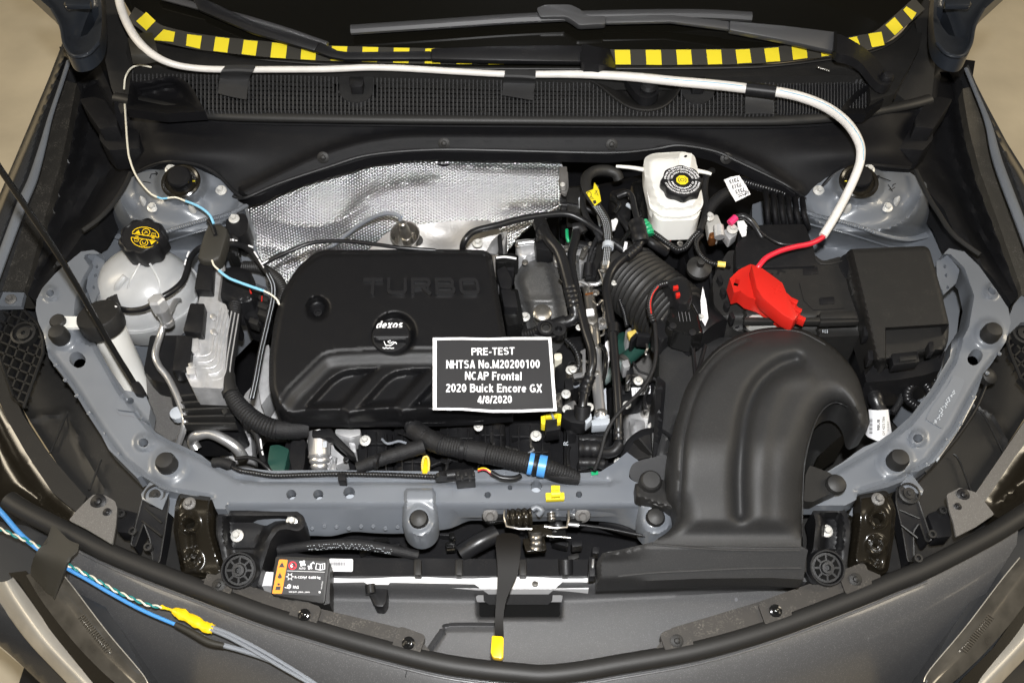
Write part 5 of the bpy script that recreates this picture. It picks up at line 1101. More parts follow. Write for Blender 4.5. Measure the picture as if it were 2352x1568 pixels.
for k in range(5):
    y = 905 + k * 16
    g = G(); g.slab([(412 + k * 2, y), (520 + k * 5, y - 8 + k * 2), (522 + k * 5, y - 4 + k * 2), (414 + k * 2, y + 5)], 0.862, 0.02); part(eb, 'rib', g, M['dark'], 0.001)
g = G(); g.slab(rnd([(508, 942), (518, 936), (524, 944), (514, 952)], 2), 0.868, 0.02); part(eb, 'latch', g, M['dark'], 0.001)
g = G(); g.relief([(335, 852), (380, 872), (410, 930), (420, 1000), (392, 1012), (350, 985), (344, 940), (338, 905)], 0.80, 10, skirt=0.1); part(eb, 'felt_side', g, M['plate'])
tp = thing('taped_joint', 'black tape wrapped lead joint above the aluminium unit', 'tape')
g = G(); g.slab(rnd([(478, 513), (505, 512), (522, 522), (520, 545), (506, 590), (488, 600), (462, 598), (452, 590), (466, 540)], 6), lambda x, y: 0.955 - 0.0002 * (y - 510), 0.03); part(tp, 'wrap', g, M['blackt'], 0.005)
g = G(); g.tube([(478, 506, 0.953), (487, 518, 0.953), (495, 540, 0.951)], w=10, seg=8); part(tp, 'sleeve', g, M['black'])
# connectors right of the control unit
cn = thing('unit_connector', 'black plug block with cable sleeve right of the aluminium unit', 'connector')
for q, z in (([(512, 616), (545, 612), (575, 622), (588, 650), (580, 690), (540, 700), (500, 680), (506, 640)], 0.895), ([(548, 690), (600, 660), (614, 700), (600, 745), (560, 730)], 0.86), ([(500, 690), (530, 690), (545, 720), (540, 738), (510, 720)], 0.88)):
    g = G(); g.relief(rnd(q, 8), lambda x, y: z - 0.008 * ss(12, 0, sd(q, x, y)), 6, skirt=0.06); part(cn, 'block', g, M['black'])
for k in range(5):
    g = G(); g.slab(rnd(rect(575 + random.uniform(-30, 35), 665 + k * 18, 22, 12, 20), 2), 0.893 - k * 0.004, 0.02); part(cn, 'latch', g, M['dark'], 0.001)
g = G(); g.tube([(574, 665, 0.9), (577, 674, 0.9)], w=4, seg=6); g.tube([(602, 680, 0.89), (601, 692, 0.89)], w=3, seg=6); part(cn, 'red_lock', g, M['red'])
g = G(); g.tube([(560, 612, 0.86), (600, 616, 0.865), (635, 640, 0.86), (650, 670, 0.85), (640, 690, 0.84)], w=26, seg=12, rib=(0.004, 0.05)); solo('filler_hose', 'ribbed grey black hose arching behind the plug block', 'hose', g, M['rubber'])
# block of engine mount, black box with bolt near strut tower
em = thing('mount_bracket', 'black rubber bracket with a bolt beside the foil shield', 'bracket')
g = G(); g.relief(rnd([(520, 500), (535, 492), (562, 490), (570, 505), (568, 530), (552, 545), (528, 535), (518, 518)], 6), 0.91, 6, skirt=0.05); part(em, 'block', g, M['black'])
bolt(em, 538, 503, 0.912, 25, 'zinc')
g = G(); g.slab(rnd([(520, 552), (545, 550), (548, 588), (524, 590)], 4), 0.895, 0.03); part(em, 'clamp', g, M['gloss'], 0.003)
for k in range(3):
    g = G(); g.fill(rect(527 + 8 * k, 551, 6, 5), at(0.8965)); part(em, 'white_mark', g, M['paper'], smooth=False)
g = G(); g.relief([(570, 530), (585, 560), (600, 600), (612, 660), (560, 640), (540, 600), (556, 560)], 0.83, 9, skirt=0.05); solo('mount_casting', 'grey painted casting edge below the bolted rubber bracket', 'casting', g, M['paint'])
h = thing('vacuum_pipe', 'thin black pipe running along the rear of the engine cover', 'pipe')
g = G(); g.tube([(604, 607, 0.93), (640, 588, 0.94), (670, 575, 0.945), (720, 557, 0.95), (792, 554, 0.952), (860, 561, 0.953), (920, 569, 0.952), (1000, 575, 0.945)], w=9.5, seg=10); part(h, 'tube', g, M['hose'])
g = G(); g.tube([(600, 607, 0.932), (618, 598, 0.936)], w=5, seg=6); part(h, 'white_mark', g, M['paper'])
h = thing('rear_pipe', 'grey black rigid pipe from the engine cover rear across the foil shield', 'pipe')
g = G(); g.tube([(1064, 582, 0.90), (1063, 566, 0.93), (1070, 549, 0.945), (1090, 531, 0.95), (1140, 518, 0.952), (1200, 502, 0.952), (1270, 492, 0.95), (1310, 493, 0.947), (1345, 510, 0.94), (1378, 533, 0.935), (1417, 562, 0.925), (1444, 582, 0.92)], w=15.5, seg=12); part(h, 'tube', g, M['hose'])
g = G(); g.tube([(1370, 526, 0.938), (1388, 540, 0.934)], w=19, seg=10); part(h, 'collar', g, M['black'])
g = G(); g.tube([(1417, 562, 0.93), (1446, 584, 0.92)], w=21, seg=10); part(h, 'coupling', g, M['black'])
g = G(); g.slab(rect(1437, 563, 8, 17, 10), 0.946, 0.01); part(h, 'clip', g, M['paper'], 0.001)
# ================================================================== harnesses on the left
hb = thing('wiring_harness', 'fat black woven harness running down beside the aluminium unit', 'harness')
hp = [(540, 700, 0.885), (536, 740, 0.885), (530, 795, 0.885), (522, 850, 0.885), (532, 905, 0.882), (564, 948, 0.878), (600, 973, 0.873), (640, 986, 0.868), (690, 986, 0.86)]
g = G(); g.tube(hp, w=lambda t: 30 + 14 * ss(0.45, 0.75, t), seg=14, rib=(0.0052, 0.05), twist=0.03); part(hb, 'sleeve', g, M['cloth'])
g = G(); g.tube([(521, 862, 0.886), (523, 885, 0.886), (530, 905, 0.885)], w=37, seg=14); part(hb, 'wrap', g, M['rubber'])
g = G(); g.tube([(636, 984, 0.872), (665, 986, 0.868), (705, 983, 0.86)], w=44, seg=14); part(hb, 'wrap', g, M['cloth'])
tl = thing('braided_lead', 'thin black braided lead with white dashes left of the engine cover', 'lead')
bp_ = [(520, 560, 0.90), (548, 562, 0.905), (575, 576, 0.91), (594, 600, 0.91), (615, 628, 0.915), (627, 655, 0.915), (626, 690, 0.915), (614, 745, 0.912), (600, 805, 0.91), (588, 870, 0.905), (578, 915, 0.90)]
g = G(); g.tube(bp_, w=14, seg=10); part(tl, 'sleeve', g, M['cloth'])
g = G(); g.tube([(578, 985, 0.85), (590, 1000, 0.85), (598, 1030, 0.84), (604, 1058, 0.82)], w=13, seg=10); part(tl, 'lower_sleeve', g, M['cloth'])
for q in ([(583, 578), (592, 592)], [(594, 596), (606, 616)], [(597, 1008), (600, 1030)], [(570, 564), (580, 568)], [(601, 1036), (603, 1044)]):
    g = G(); g.tube([(a + 1, b, 0.9175 if b < 900 else 0.856) for a, b in q], w=4, seg=6); part(tl, 'white_dash', g, M['paper'])
g = G(); c3 = cr(bp_[4:], 8)
for i, p in enumerate(c3[:-1]):
    q = c3[i + 1]
    for k in range(3):
        t = k / 3; x, y, z = [lerp(p[j], q[j], t) for j in range(3)]
        for s in (-3.5, 3.5): g.fill(rect(x + s, y, 1.6, 1.6), at(z + 0.0062))
part(tl, 'braid_fleck', g, M['lgrey'], kind='stuff', smooth=False)
# ================================================================== test leads at the left
gl = thing('gauge_lead', 'slim cream and light blue lead wandering over the strut tower', 'lead')
gp = [(348, 155, 1.045), (320, 150, 1.05), (300, 158, 1.05), (288, 178, 1.05), (285, 205, 1.03)]
g = G(); g.tube(gp, w=4.2, seg=8); part(gl, 'cream_run', g, M['cream'])
g = G(); g.tube([(285, 212, 0.99), (293, 335, 0.985), (300, 372, 0.98), (312, 402, 0.975), (330, 428, 0.972), (348, 446, 0.97), (362, 453, 0.97)], w=4.6, seg=8); part(gl, 'cream_run', g, M['cream'])
g = G(); g.tube([(360, 452, 0.97), (372, 456, 0.97), (385, 455, 0.97)], w=4.6, seg=8); part(gl, 'blue_run', g, M['lblue'])
g = G(); g.tube([(384, 455, 0.97), (405, 454, 0.97), (428, 463, 0.97)], w=4.6, seg=8); part(gl, 'cream_run', g, M['cream'])
g = G(); g.tube([(427, 462, 0.97), (456, 474, 0.97), (480, 492, 0.965), (491, 514, 0.957)], w=6, seg=8); part(gl, 'blue_run', g, M['lblue'])
g = G(); g.tube([(487, 598, 0.955), (492, 610, 0.957), (505, 622, 0.957)], w=4.6, seg=8); part(gl, 'cream_run', g, M['cream'])
g = G(); g.tube([(503, 621, 0.957), (525, 638, 0.955), (560, 652, 0.953), (606, 668, 0.95)], w=6.5, seg=8); part(gl, 'blue_run', g, M['lblue'])
g = G(); g.tube([(604, 667, 0.95), (622, 676, 0.948), (636, 688, 0.945), (642, 700, 0.94)], w=4.6, seg=8); part(gl, 'cream_run', g, M['cream'])
# ================================================================== white conduit and red cable
wc = thing('white_conduit', 'white flexible conduit arching from the windscreen corner to the red battery cover', 'conduit')
g = G(); g.tube([(268, -40, 1.13), (276, 10, 1.12), (290, 50, 1.11), (315, 92, 1.10), (350, 125, 1.09), (395, 147, 1.075), (450, 157, 1.06), (520, 160, 1.055), (600, 160, 1.052), (750, 159, 1.052), (840, 155.5, 1.054), (920, 157, 1.052), (1040, 164, 1.05), (1150, 170, 1.05), (1230, 171, 1.05), (1330, 171, 1.052), (1440, 176, 1.054), (1560, 188, 1.056), (1640, 195, 1.055), (1720, 204, 1.055), (1800, 214, 1.058), (1860, 230, 1.06), (1910, 254, 1.06), (1950, 288, 1.058), (1974, 330, 1.05), (1976, 368, 1.04), (1962, 410, 1.025), (1938, 460, 1.0), (1910, 510, 0.985), (1890, 542, 0.975)], w=lambda t: 20 - 5 * ss(0.1, 0.2, t) * (1 - ss(0.45, 0.62, t)) + 3 * ss(0.45, 0.6, t) * (1 - ss(0.75, 0.9, t)), seg=14, n=8); part(wc, 'tube', g, M['conduit'])
g = G(); g.tube([(1500, 178, 1.0615), (1560, 184, 1.064), (1640, 190, 1.0635), (1706, 198, 1.0635)], w=1.6, seg=5); g.tube([(1790, 207, 1.0665), (1860, 225, 1.0685), (1914, 250, 1.0685), (1956, 288, 1.0665), (1981, 330, 1.0575), (1983, 368, 1.047)], w=1.6, seg=5); part(wc, 'printed_line', g, M['lblue'])
rc = thing('red_cable', 'short red cable from the white conduit end to the red cover', 'cable')
g = G(); g.tube([(1898, 535, 0.972), (1885, 548, 0.974), (1860, 560, 0.978), (1825, 567, 0.982), (1790, 577, 0.985), (1760, 592, 0.985), (1744, 610, 0.98), (1736, 622, 0.972)], w=12.5, seg=12); part(rc, 'sheath', g, M['redwire'])
def tapepatch(lbl, q, z, m='duct'):
    rows = [[(x, y, z + dz) for x, y in r] for r, dz in q]
    g = G(); g.loft(rows, 3, 4, 0.0012); solo('tape_strip', lbl, 'tape', g, M[m])
tapepatch('dark tape strip holding the white conduit left of the clip tab', [([(520, 150), (548, 149), (588, 150)], 0.036), ([(508, 164), (545, 163), (580, 165)], 0.034), ([(505, 180), (535, 184), (572, 182)], 0.002), ([(500, 214), (532, 222), (566, 229)], 0.0)], 1.03)
tapepatch('dark tape strip holding the white conduit near the middle wiper pivot', [([(1160, 161), (1195, 161), (1231, 162)], 0.036), ([(1158, 176), (1195, 177), (1230, 180)], 0.034), ([(1156, 190), (1190, 191), (1229, 192)], 0.002), ([(1153, 218), (1190, 224), (1224, 230)], 0.0)], 1.03)
g = G(); g.tube([(1713, 204, 1.055), (1740, 207, 1.056), (1782, 212, 1.058)], w=30, seg=14); solo('tape_wrap', 'black tape wound round the white conduit above the finely ribbed cowl end', 'tape', g, M['black'])
tapepatch('dark tape strip hanging below the taped conduit beside fine ribs', [([(1714, 214), (1745, 216), (1780, 220)], 0.012), ([(1712, 232), (1745, 232), (1776, 234)], 0.002), ([(1712, 262), (1745, 260), (1776, 262)], 0.0)], 1.022)
tapepatch('thin clear black tape pinning the conduit at the windscreen corner', [([(293, 88), (325, 76), (350, 76)], 0.005), ([(300, 120), (335, 115), (360, 112)], 0.02), ([(305, 146), (335, 146), (364, 140)], 0.0)], 1.075, 'blackt')
# ================================================================== brake reservoir
br = thing('brake_reservoir', 'white brake fluid reservoir with black lobed cap', 'reservoir')
o = rnd([(1479, 362), (1500, 352), (1570, 348), (1596, 356), (1602, 390), (1614, 452), (1612, 468), (1596, 484), (1560, 490), (1520, 488), (1496, 470), (1480, 400)], 10)
g = G(); g.relief(o, lambda x, y: 0.985 - 0.00008 * (y - 350) - 0.014 * ss(16, 0, sd(o, x, y)), 6, skirt=0.03); part(br, 'upper_shell', g, M['white'])
g = G(); g.relief([(x, y + 3) for x, y in rnd([(1476, 370), (1600, 370), (1616, 462), (1612, 474), (1596, 490), (1560, 495), (1518, 493), (1492, 474)], 10)], 0.958, 12, skirt=0.004); part(br, 'seam_flange', g, M['white'])
g = G(); g.relief(rnd([(1490, 400), (1600, 400), (1612, 480), (1600, 505), (1515, 508), (1500, 492)], 14), 0.950, 12, skirt=0.05); part(br, 'lower_shell', g, M['white'])
g = G(); g.slab(rnd([(1561, 350), (1590, 352), (1586, 384), (1557, 384)], 3), 0.9935, 0.02); part(br, 'tab', g, M['white'], 0.0015)
g = G(); g.fill(circ(1575, 359, 4, 2.6, 10, -20), at(0.9945)); part(br, 'tab_hole', g, M['deep'], smooth=False)
for q in ([(1480, 390, 0.955), (1450, 385, 0.955), (1415, 382, 0.955)], [(1598, 392, 0.955), (1620, 396, 0.955), (1634, 400, 0.955)]):
    g = G(); g.tube(q, w=lambda t: 11 - 4 * t, seg=10); part(br, 'spigot', g, M['white'])
ax = Vector((0.0, -0.12, 1)); cc = P(1563, 431, 0.977)
lob = lambda a, h: 1 + (0.055 * math.cos(8 * a) if h < 0.0195 else 0.03 * math.cos(8 * a))
bc = part(br, 'cap', G().lathe([(0.034, -0.004), (0.0365, 0.0), (0.037, 0.015), (0.0355, 0.0195), (0.0335, 0.0205), (0.001, 0.0205)], cc, ax, 64, lob), M['black'], ang=30, label='black lobed cap with yellow centre and white ring print')
A2 = ax.normalized(); top2 = cc + A2 * 0.0209; mid2 = P(1563, 420, (cc + A2 * 0.0205).z)
uu = Vector((1, 0, 0)); vv = A2.cross(uu)
def pol(r, a): return top2 + uu * r * math.cos(a) + vv * r * math.sin(a)
g = G(); g.add([pol(0.0115, 2 * math.pi * k / 8 + .39) for k in range(8)], [tuple(range(8))]); part(br, 'yellow_octagon', g, M['yellow'], smooth=False, parent=bc)
g = G()
for r in (0.0075, 0.004):
    for a0, a1 in ((-0.9, 0.9), (2.2, 4.0)) if r > 0.005 else ((0, 6.283),):
        n = 14; v = [pol(rr, lerp(a0, a1, k / n)) + A2 * 0.0003 for rr in (r, r - 0.0012) for k in range(n + 1)]
        g.add(v, [(k, k + 1, n + 2 + k, n + 1 + k) for k in range(n)])
part(br, 'brake_symbol', g, M['ink'], smooth=False, parent=bc)
def arctext(g, txt, r, a0, a1, h, flip=False):
    v, f = glyphs(txt, 0, 0.03); x0, x1 = min(p[0] for p in v), max(p[0] for p in v); y0, y1 = min(p[1] for p in v), max(p[1] for p in v)
    g.add([pol(r + ((p[1] - y0) / (y1 - y0) * h if not flip else -(p[1] - y0) / (y1 - y0) * h), lerp(a0, a1, (p[0] - x0) / (x1 - x0))) for p in v], f)
g = G(); R_ = math.radians
arctext(g, 'FROM A SEALED CONTAINER.', 0.029, R_(175), R_(8), 0.0036)
arctext(g, 'CLEAN FILLER CAP BEFORE REMOVING', 0.0236, R_(178), R_(6), 0.0036)
arctext(g, 'USE ONLY DOT4 FLUID', 0.0178, R_(170), R_(10), 0.0036)
arctext(g, 'ATTENTION NETTOYER LE BOUCHON', 0.0325, R_(190), R_(350), 0.0036, True)
arctext(g, "N'EMPLOYER QUE DU LIQUIDE", 0.027, R_(186), R_(354), 0.0036, True)
arctext(g, 'PROVENANT D', 0.021, R_(190), R_(350), 0.0036, True)
part(br, 'ring_lettering', g, M['paper'], smooth=False, parent=bc)
# ================================================================== engine casting and metal parts right of the cover
tcst = thing('intake_elbow', 'dark grey cast elbow with embossed numbers right of the engine cover', 'casting')
o = rnd([(1206, 598), (1243, 585), (1270, 594), (1284, 630), (1298, 690), (1306, 735), (1290, 770), (1215, 770), (1208, 740), (1194, 690), (1180, 650), (1184, 628)], 10)
def zcs(x, y): return 0.925 - 0.03 * ss(30, 0, sd(o, x, y)) - 0.02 * ss(660, 770, y) + 0.008 * math.exp(-((y - 690) / 8) ** 2)
g = G(); g.relief(o, zcs, 5, skirt=0.06); part(tcst, 'casting', g, M['cast'])
g = G(); write(g, '24706763', [(1264, 602), (1264, 670), (1252, 670), (1252, 602)], lambda x, y: P(x, y, zcs(x, y) - 0.0002), bold=0.02, h=0.0012); write(g, 'R7', [(1296 - 10, 612), (1296 - 10, 640), (1272, 640), (1272, 612)], lambda x, y: P(x, y, zcs(x, y) - 0.0002), h=0.0012); part(tcst, 'embossed_number', g, M['cast'])
part(tcst, 'union', G().lathe([(0.010, -0.03), (0.010, -0.012), (0.0145, -0.011), (0.0145, 0.004), (0.012, 0.006)], P(1245, 728, 0.925), (0, -0.25, 1), 6), M['bright'], ang=25)
part(tcst, 'union_collar', G().lathe([(0.0145, 0.006), (0.0155, 0.008), (0.0155, 0.018), (0.013, 0.02), (0.004, 0.0205)], P(1245, 728, 0.925), (0, -0.25, 1), 18), M['steel'])
bolt(tcst, 1206, 728, 0.90, 24, 'zinc')
bl = thing('pump_casting', 'bright aluminium pump casting behind the dark elbow', 'casting')
for q, z in (([(1184, 552), (1215, 548), (1250, 556), (1290, 560), (1300, 575), (1282, 590), (1240, 583), (1206, 596), (1190, 592)], 0.915), ([(1130, 560), (1152, 535), (1166, 530), (1160, 560), (1148, 600), (1134, 590)], 0.90), ([(1290, 565), (1320, 560), (1326, 600), (1298, 610)], 0.89), ([(1310, 580), (1344, 565), (1352, 575), (1336, 610), (1320, 612)], 0.90)):
    g = G(); g.relief(rnd(q, 5), lambda x, y: z - 0.006 * ss(8, 0, sd(q, x, y)), 5, skirt=0.05); part(bl, 'casting', g, M['alu'])
g = G(); g.tube([(1190, 560, 0.925), (1230, 556, 0.927), (1272, 566, 0.927)], w=14, seg=10); part(bl, 'barrel', g, M['bright'])
for x, y in ((1190, 563), (1287, 574), (1206, 603), (1302, 570)): bolt(bl, x, y, 0.922, 15, 'steel')
g = G(); g.slab(rnd([(1226, 545), (1275, 540), (1278, 566), (1262, 574), (1232, 572)], 5), 0.942, 0.035); part(bl, 'connector', g, M['black'], 0.003)
ij = thing('fuel_injector', 'black plug on a steel body at the right edge of the engine cover', 'connector')
for q, z, m in (([(1142, 540), (1152, 536), (1156, 580), (1146, 582)], 0.935, 'black'), ([(1137, 588), (1176, 580), (1192, 588), (1190, 600), (1140, 604)], 0.93, 'gloss'), ([(1140, 620), (1160, 610), (1176, 640), (1172, 664), (1150, 660)], 0.925, 'black'), ([(1160, 590), (1184, 600), (1180, 622), (1164, 620)], 0.915, 'black')):
    g = G(); g.slab(rnd(q, 4), z, 0.04); part(ij, 'plug', g, M[m], 0.003)
g = G(); g.slab([(1141, 622), (1154, 630), (1152, 662), (1144, 660)], 0.905, 0.02); part(ij, 'steel_body', g, M['bright'], 0.002)
g = G(); g.tube([(1140, 592, 0.94), (1160, 590, 0.942), (1186, 594, 0.94)], w=5, seg=8); part(ij, 'white_mark', g, M['paper'])
bx = thing('coil_housing', 'glossy black box tucked beside the right edge of the engine cover', 'box')
g = G(); g.slab(rnd([(1146, 662), (1190, 664), (1204, 742), (1164, 748)], 5), 0.905, 0.06); part(bx, 'case', g, M['gloss'], 0.004)
g = G(); g.slab(rnd([(1150, 664), (1182, 668), (1190, 705), (1158, 704)], 4), 0.925, 0.03); part(bx, 'lid', g, M['black'], 0.003)
fr2 = thing('fuel_rail', 'steel fuel rail with a white tag beside the long black hose', 'rail')
g = G(); g.tube([(1350, 655, 0.89), (1356, 700, 0.885), (1364, 750, 0.88), (1368, 800, 0.87)], w=26, seg=14); part(fr2, 'rail', g, M['steel'])
g = G(); g.tube([(1344, 676, 0.897), (1362, 673, 0.897)], w=5, seg=8); part(fr2, 'copper_ring', g, M['copper'])
g = G(); g.slab(rnd([(1346, 710), (1363, 708), (1366, 722), (1348, 724)], 2), 0.908, 0.004); part(fr2, 'white_tag', g, M['paper'])
g = G(); g.tube([(1333, 654, 0.90), (1350, 653, 0.905), (1372, 652, 0.908), (1384, 642, 0.91), (1389, 622, 0.912), (1391, 605, 0.915)], w=11, seg=10); part(fr2, 'feed_pipe', g, M['bright'])
for x, y, w in ((1360, 735, 26), (1368, 672, 18)): bolt(fr2, x, y, 0.895, w, 'steel')
g = G(); g.slab(rnd([(1336, 640), (1360, 642), (1362, 652), (1340, 654)], 2), 0.90, 0.02); part(fr2, 'bracket', g, M['shield'], 0.001)
fp = thing('steel_pipe', 'polished steel coolant pipe held by a light grey clip', 'pipe')
g = G(); g.tube([(1366, 770, 0.865), (1369, 830, 0.86), (1373, 890, 0.86), (1379, 945, 0.858), (1381, 958, 0.856)], w=26, seg=16); part(fp, 'tube', g, M['bright'])
g = G(); g.tube([(1379, 946, 0.86), (1380, 951, 0.86)], w=31, seg=16); part(fp, 'bead', g, M['steel'])
g = G(); g.tube([(1381, 956, 0.85), (1383, 976, 0.845)], w=38, seg=16); part(fp, 'clip', g, M['lgrey'])
g = G(); g.slab(rnd([(1358, 964), (1400, 960), (1400, 974), (1360, 978)], 3), 0.872, 0.02); part(fp, 'clip_lug', g, M['lgrey'], 0.001)
g = G(); g.tube([(1383, 978, 0.84), (1384, 1010, 0.82), (1380, 1050, 0.80)], w=40, seg=14); part(fp, 'rubber_end', g, M['hose'])
# ================================================================== hoses
def hose(lbl, pts, w, extra=(), m='hose', name='hose', rib=None, n=6):
    h = thing(name, lbl, 'hose'); g = G(); g.tube(pts, w=w, seg=14, n=n, rib=rib); part(h, 'tube', g, M[m])
    for nm, q, ww, mm, rb in extra:
        g = G(); g.tube(q, w=ww, seg=12, rib=rb, n=4); part(h, nm, g, M[mm])
    return h
hose('thick black hose bending down over the dark cast elbow to a webbed coupling', [(1240, 520, 0.945), (1250, 532, 0.955), (1263, 552, 0.96), (1282, 575, 0.96), (1294, 605, 0.955), (1302, 635, 0.95), (1311, 670, 0.945), (1318, 700, 0.94), (1321, 722, 0.93), (1314, 734, 0.925), (1296, 741, 0.92), (1278, 745, 0.915)], 27,
     (('bellows', [(1309, 662, 0.946), (1315, 685, 0.943), (1319, 708, 0.938)], 31, 'hose', (0.009, 0.05)), ('cap', [(1240, 512, 0.945), (1246, 528, 0.95)], 34, 'black', None), ('coupling', [(1300, 738, 0.922), (1284, 743, 0.918), (1268, 748, 0.912)], 31, 'black', None)))
hose('long slim black hose right of the dark cast elbow ending in a quick coupling', [(1326, 520, 0.945), (1322, 545, 0.945), (1314, 580, 0.945), (1312, 610, 0.943), (1318, 645, 0.942), (1326, 680, 0.94), (1336, 722, 0.935), (1347, 765, 0.93), (1358, 800, 0.925), (1361, 835, 0.92), (1353, 865, 0.91), (1344, 895, 0.905), (1339, 925, 0.90), (1337, 950, 0.89)], 21,
     (('bellows', [(1356, 862, 0.912), (1346, 885, 0.907), (1341, 905, 0.903)], 27, 'hose', (0.010, 0.06)), ('coupling', [(1338, 932, 0.90), (1336, 962, 0.885)], 40, 'black', None), ('elbow', [(1316, 524, 0.95), (1332, 522, 0.952), (1340, 534, 0.948)], 22, 'black', None)))
hose('upright black hose in front of the ribbed intake bellows', [(1417, 452, 0.955), (1440, 443, 0.96), (1451, 452, 0.96), (1457, 478, 0.957), (1464, 508, 0.955), (1470, 535, 0.955), (1471, 555, 0.952), (1452, 577, 0.95), (1420, 602, 0.948), (1400, 630, 0.945), (1393, 665, 0.943), (1398, 705, 0.94), (1406, 755, 0.935), (1411, 808, 0.93), (1416, 870, 0.925), (1420, 940, 0.915), (1421, 990, 0.905), (1420, 1022, 0.89), (1402, 1036, 0.885)], lambda t: 14 + 6 * ss(0.2, 0.28, t),
     (('joint', [(1462, 512, 0.96), (1468, 536, 0.958), (1472, 556, 0.953)], 38, 'black', (0.016, 0.05)), ('bellows', [(1466, 566, 0.952), (1450, 580, 0.951), (1438, 590, 0.95)], 26, 'hose', (0.008, 0.05)), ('lower_bellows', [(1420, 985, 0.907), (1421, 1010, 0.9)], 24, 'hose', (0.008, 0.05)), ('elbow', [(1424, 1018, 0.893), (1410, 1036, 0.888), (1384, 1040, 0.88)], 26, 'black', None), ('clip', [(1409, 745, 0.937), (1409, 765, 0.935)], 26, 'black', None)))
yh = hose('fat braided black hose with a yellow tag behind the injectors', [(1421, 412, 0.93), (1414, 398, 0.94), (1390, 391, 0.945), (1362, 395, 0.95), (1346, 412, 0.955), (1350, 440, 0.957), (1370, 472, 0.957), (1390, 505, 0.955), (1396, 545, 0.952), (1394, 580, 0.948), (1391, 612, 0.94)], lambda t: 25 - 4 * ss(0.4, 0.6, t), (('clamp', [(1397, 560, 0.952), (1396, 570, 0.951)], 27, 'lgrey', None), ('ferrule', [(1392, 603, 0.945), (1390, 622, 0.94)], 24, 'steel', None)), m='rubber')
g = G(); c3 = cr([(1370, 472, 0.957), (1390, 505, 0.955), (1396, 545, 0.952), (1394, 580, 0.948), (1391, 605, 0.943)], 9)
for p in c3:
    for s in (-6, -2, 2, 6): g.fill(rect(p[0] + s, p[1] + (s % 4), 1.6, 2.2, 30), at(p[2] + 0.0092))
part(yh, 'braid_fleck', g, M['lgrey'], kind='stuff', smooth=False)
lt = thing('yellow_tag', 'yellow warning tag wrapped on the braided black hose', 'tag')
ty = lambda x, y: P(x, y, 0.9705 - 0.0016 * ((x - 1363 - (y - 443) * 0.4) / 12) ** 2)
g = G(); g.relief([(1365, 419), (1369, 424), (1376, 436), (1381, 462), (1366, 473), (1346, 443), (1347, 441), (1363, 434)], 0, 4, skirt=0.0005, place=ty); part(lt, 'sheet', g, M['yellow'])
g = G(); tz = lambda x, y: ty(x, y) + Vector((0, 0, 0.0008)); g.fill([(1361, 462), (1368, 460), (1370, 467), (1364, 470)], tz); g.ribbon(circ(1353, 448, 5, 7, 14), 1.4, tz, True); g.ribbon([(1368, 438), (1374, 450), (1366, 446), (1372, 438)], 1.3, tz); g.ribbon([(1358, 452), (1364, 458), (1356, 456)], 1.6, tz); part(lt, 'warning_symbols', g, M['ink'], smooth=False)
dh = hose('dull green black coolant hose lettered ENG low beside the airbox', [(1520, 748, 0.80), (1490, 780, 0.80), (1460, 806, 0.80), (1430, 832, 0.80)], 34, (('clamp', [(1436, 828, 0.802), (1428, 834, 0.802)], 38, 'steel', None), ('steel_end', [(1428, 832, 0.795), (1405, 856, 0.79), (1384, 874, 0.785)], 27, 'pgreen', None)), m='dgreen')
g = G(); pt_ = lambda x, y: P(x, y, 0.8175 - 0.00001 * x); write(g, 'ENG', [(1441, 812), (1452, 796), (1462, 803), (1450, 819)], pt_, bold=0.02); write(g, '7415', [(1453, 816), (1463, 801), (1470, 806), (1460, 821)], pt_); part(dh, 'lettering', g, M['paper'], smooth=False)
for x, y in ((1434, 822), (1444, 808)):
    g = G(); g.fill(rect(x, y, 10, 6, 55), pt_); part(dh, 'white_mark', g, M['paper'], smooth=False)
tri = thing('webbed_coupling', 'black triangular coupling with open webs above the printed card', 'coupling')
def ringp(x, y, r0, r1, z): return G().lathe([(r0, -0.015), (r0, 0.002), (r1, 0.002), (r1, -0.012)], P(x, y, z), (0, -0.2, 1), 20)
part(tri, 'socket', ringp(1254, 752, 0.0145, 0.0105, 0.935), M['black']); part(tri, 'eye', ringp(1283, 757, 0.0125, 0.006, 0.93), M['black'])
g = G(); g.lathe([(0.0098, -0.006), (0.0098, 0.0), (0.007, 0.001), (0.0065, -0.004)], P(1254, 752, 0.935), (0, -0.2, 1), 18); part(tri, 'plug', g, M['dark'])
for q in ([(1240, 755), (1228, 770), (1262, 776)], [(1262, 776), (1280, 770), (1294, 762)], [(1254, 764), (1268, 777)], [(1266, 750), (1278, 752)], [(1268, 772), (1262, 762)]):
    g = G(); g.tube([(a, b, 0.925) for a, b in q], w=5, seg=6, n=2); part(tri, 'web', g, M['black'])
g = G(); g.tube([(1205, 768, 0.90), (1225, 764, 0.91), (1240, 758, 0.92)], w=24, seg=12, rib=(0.006, 0.05)); part(tri, 'inlet', g, M['black'])
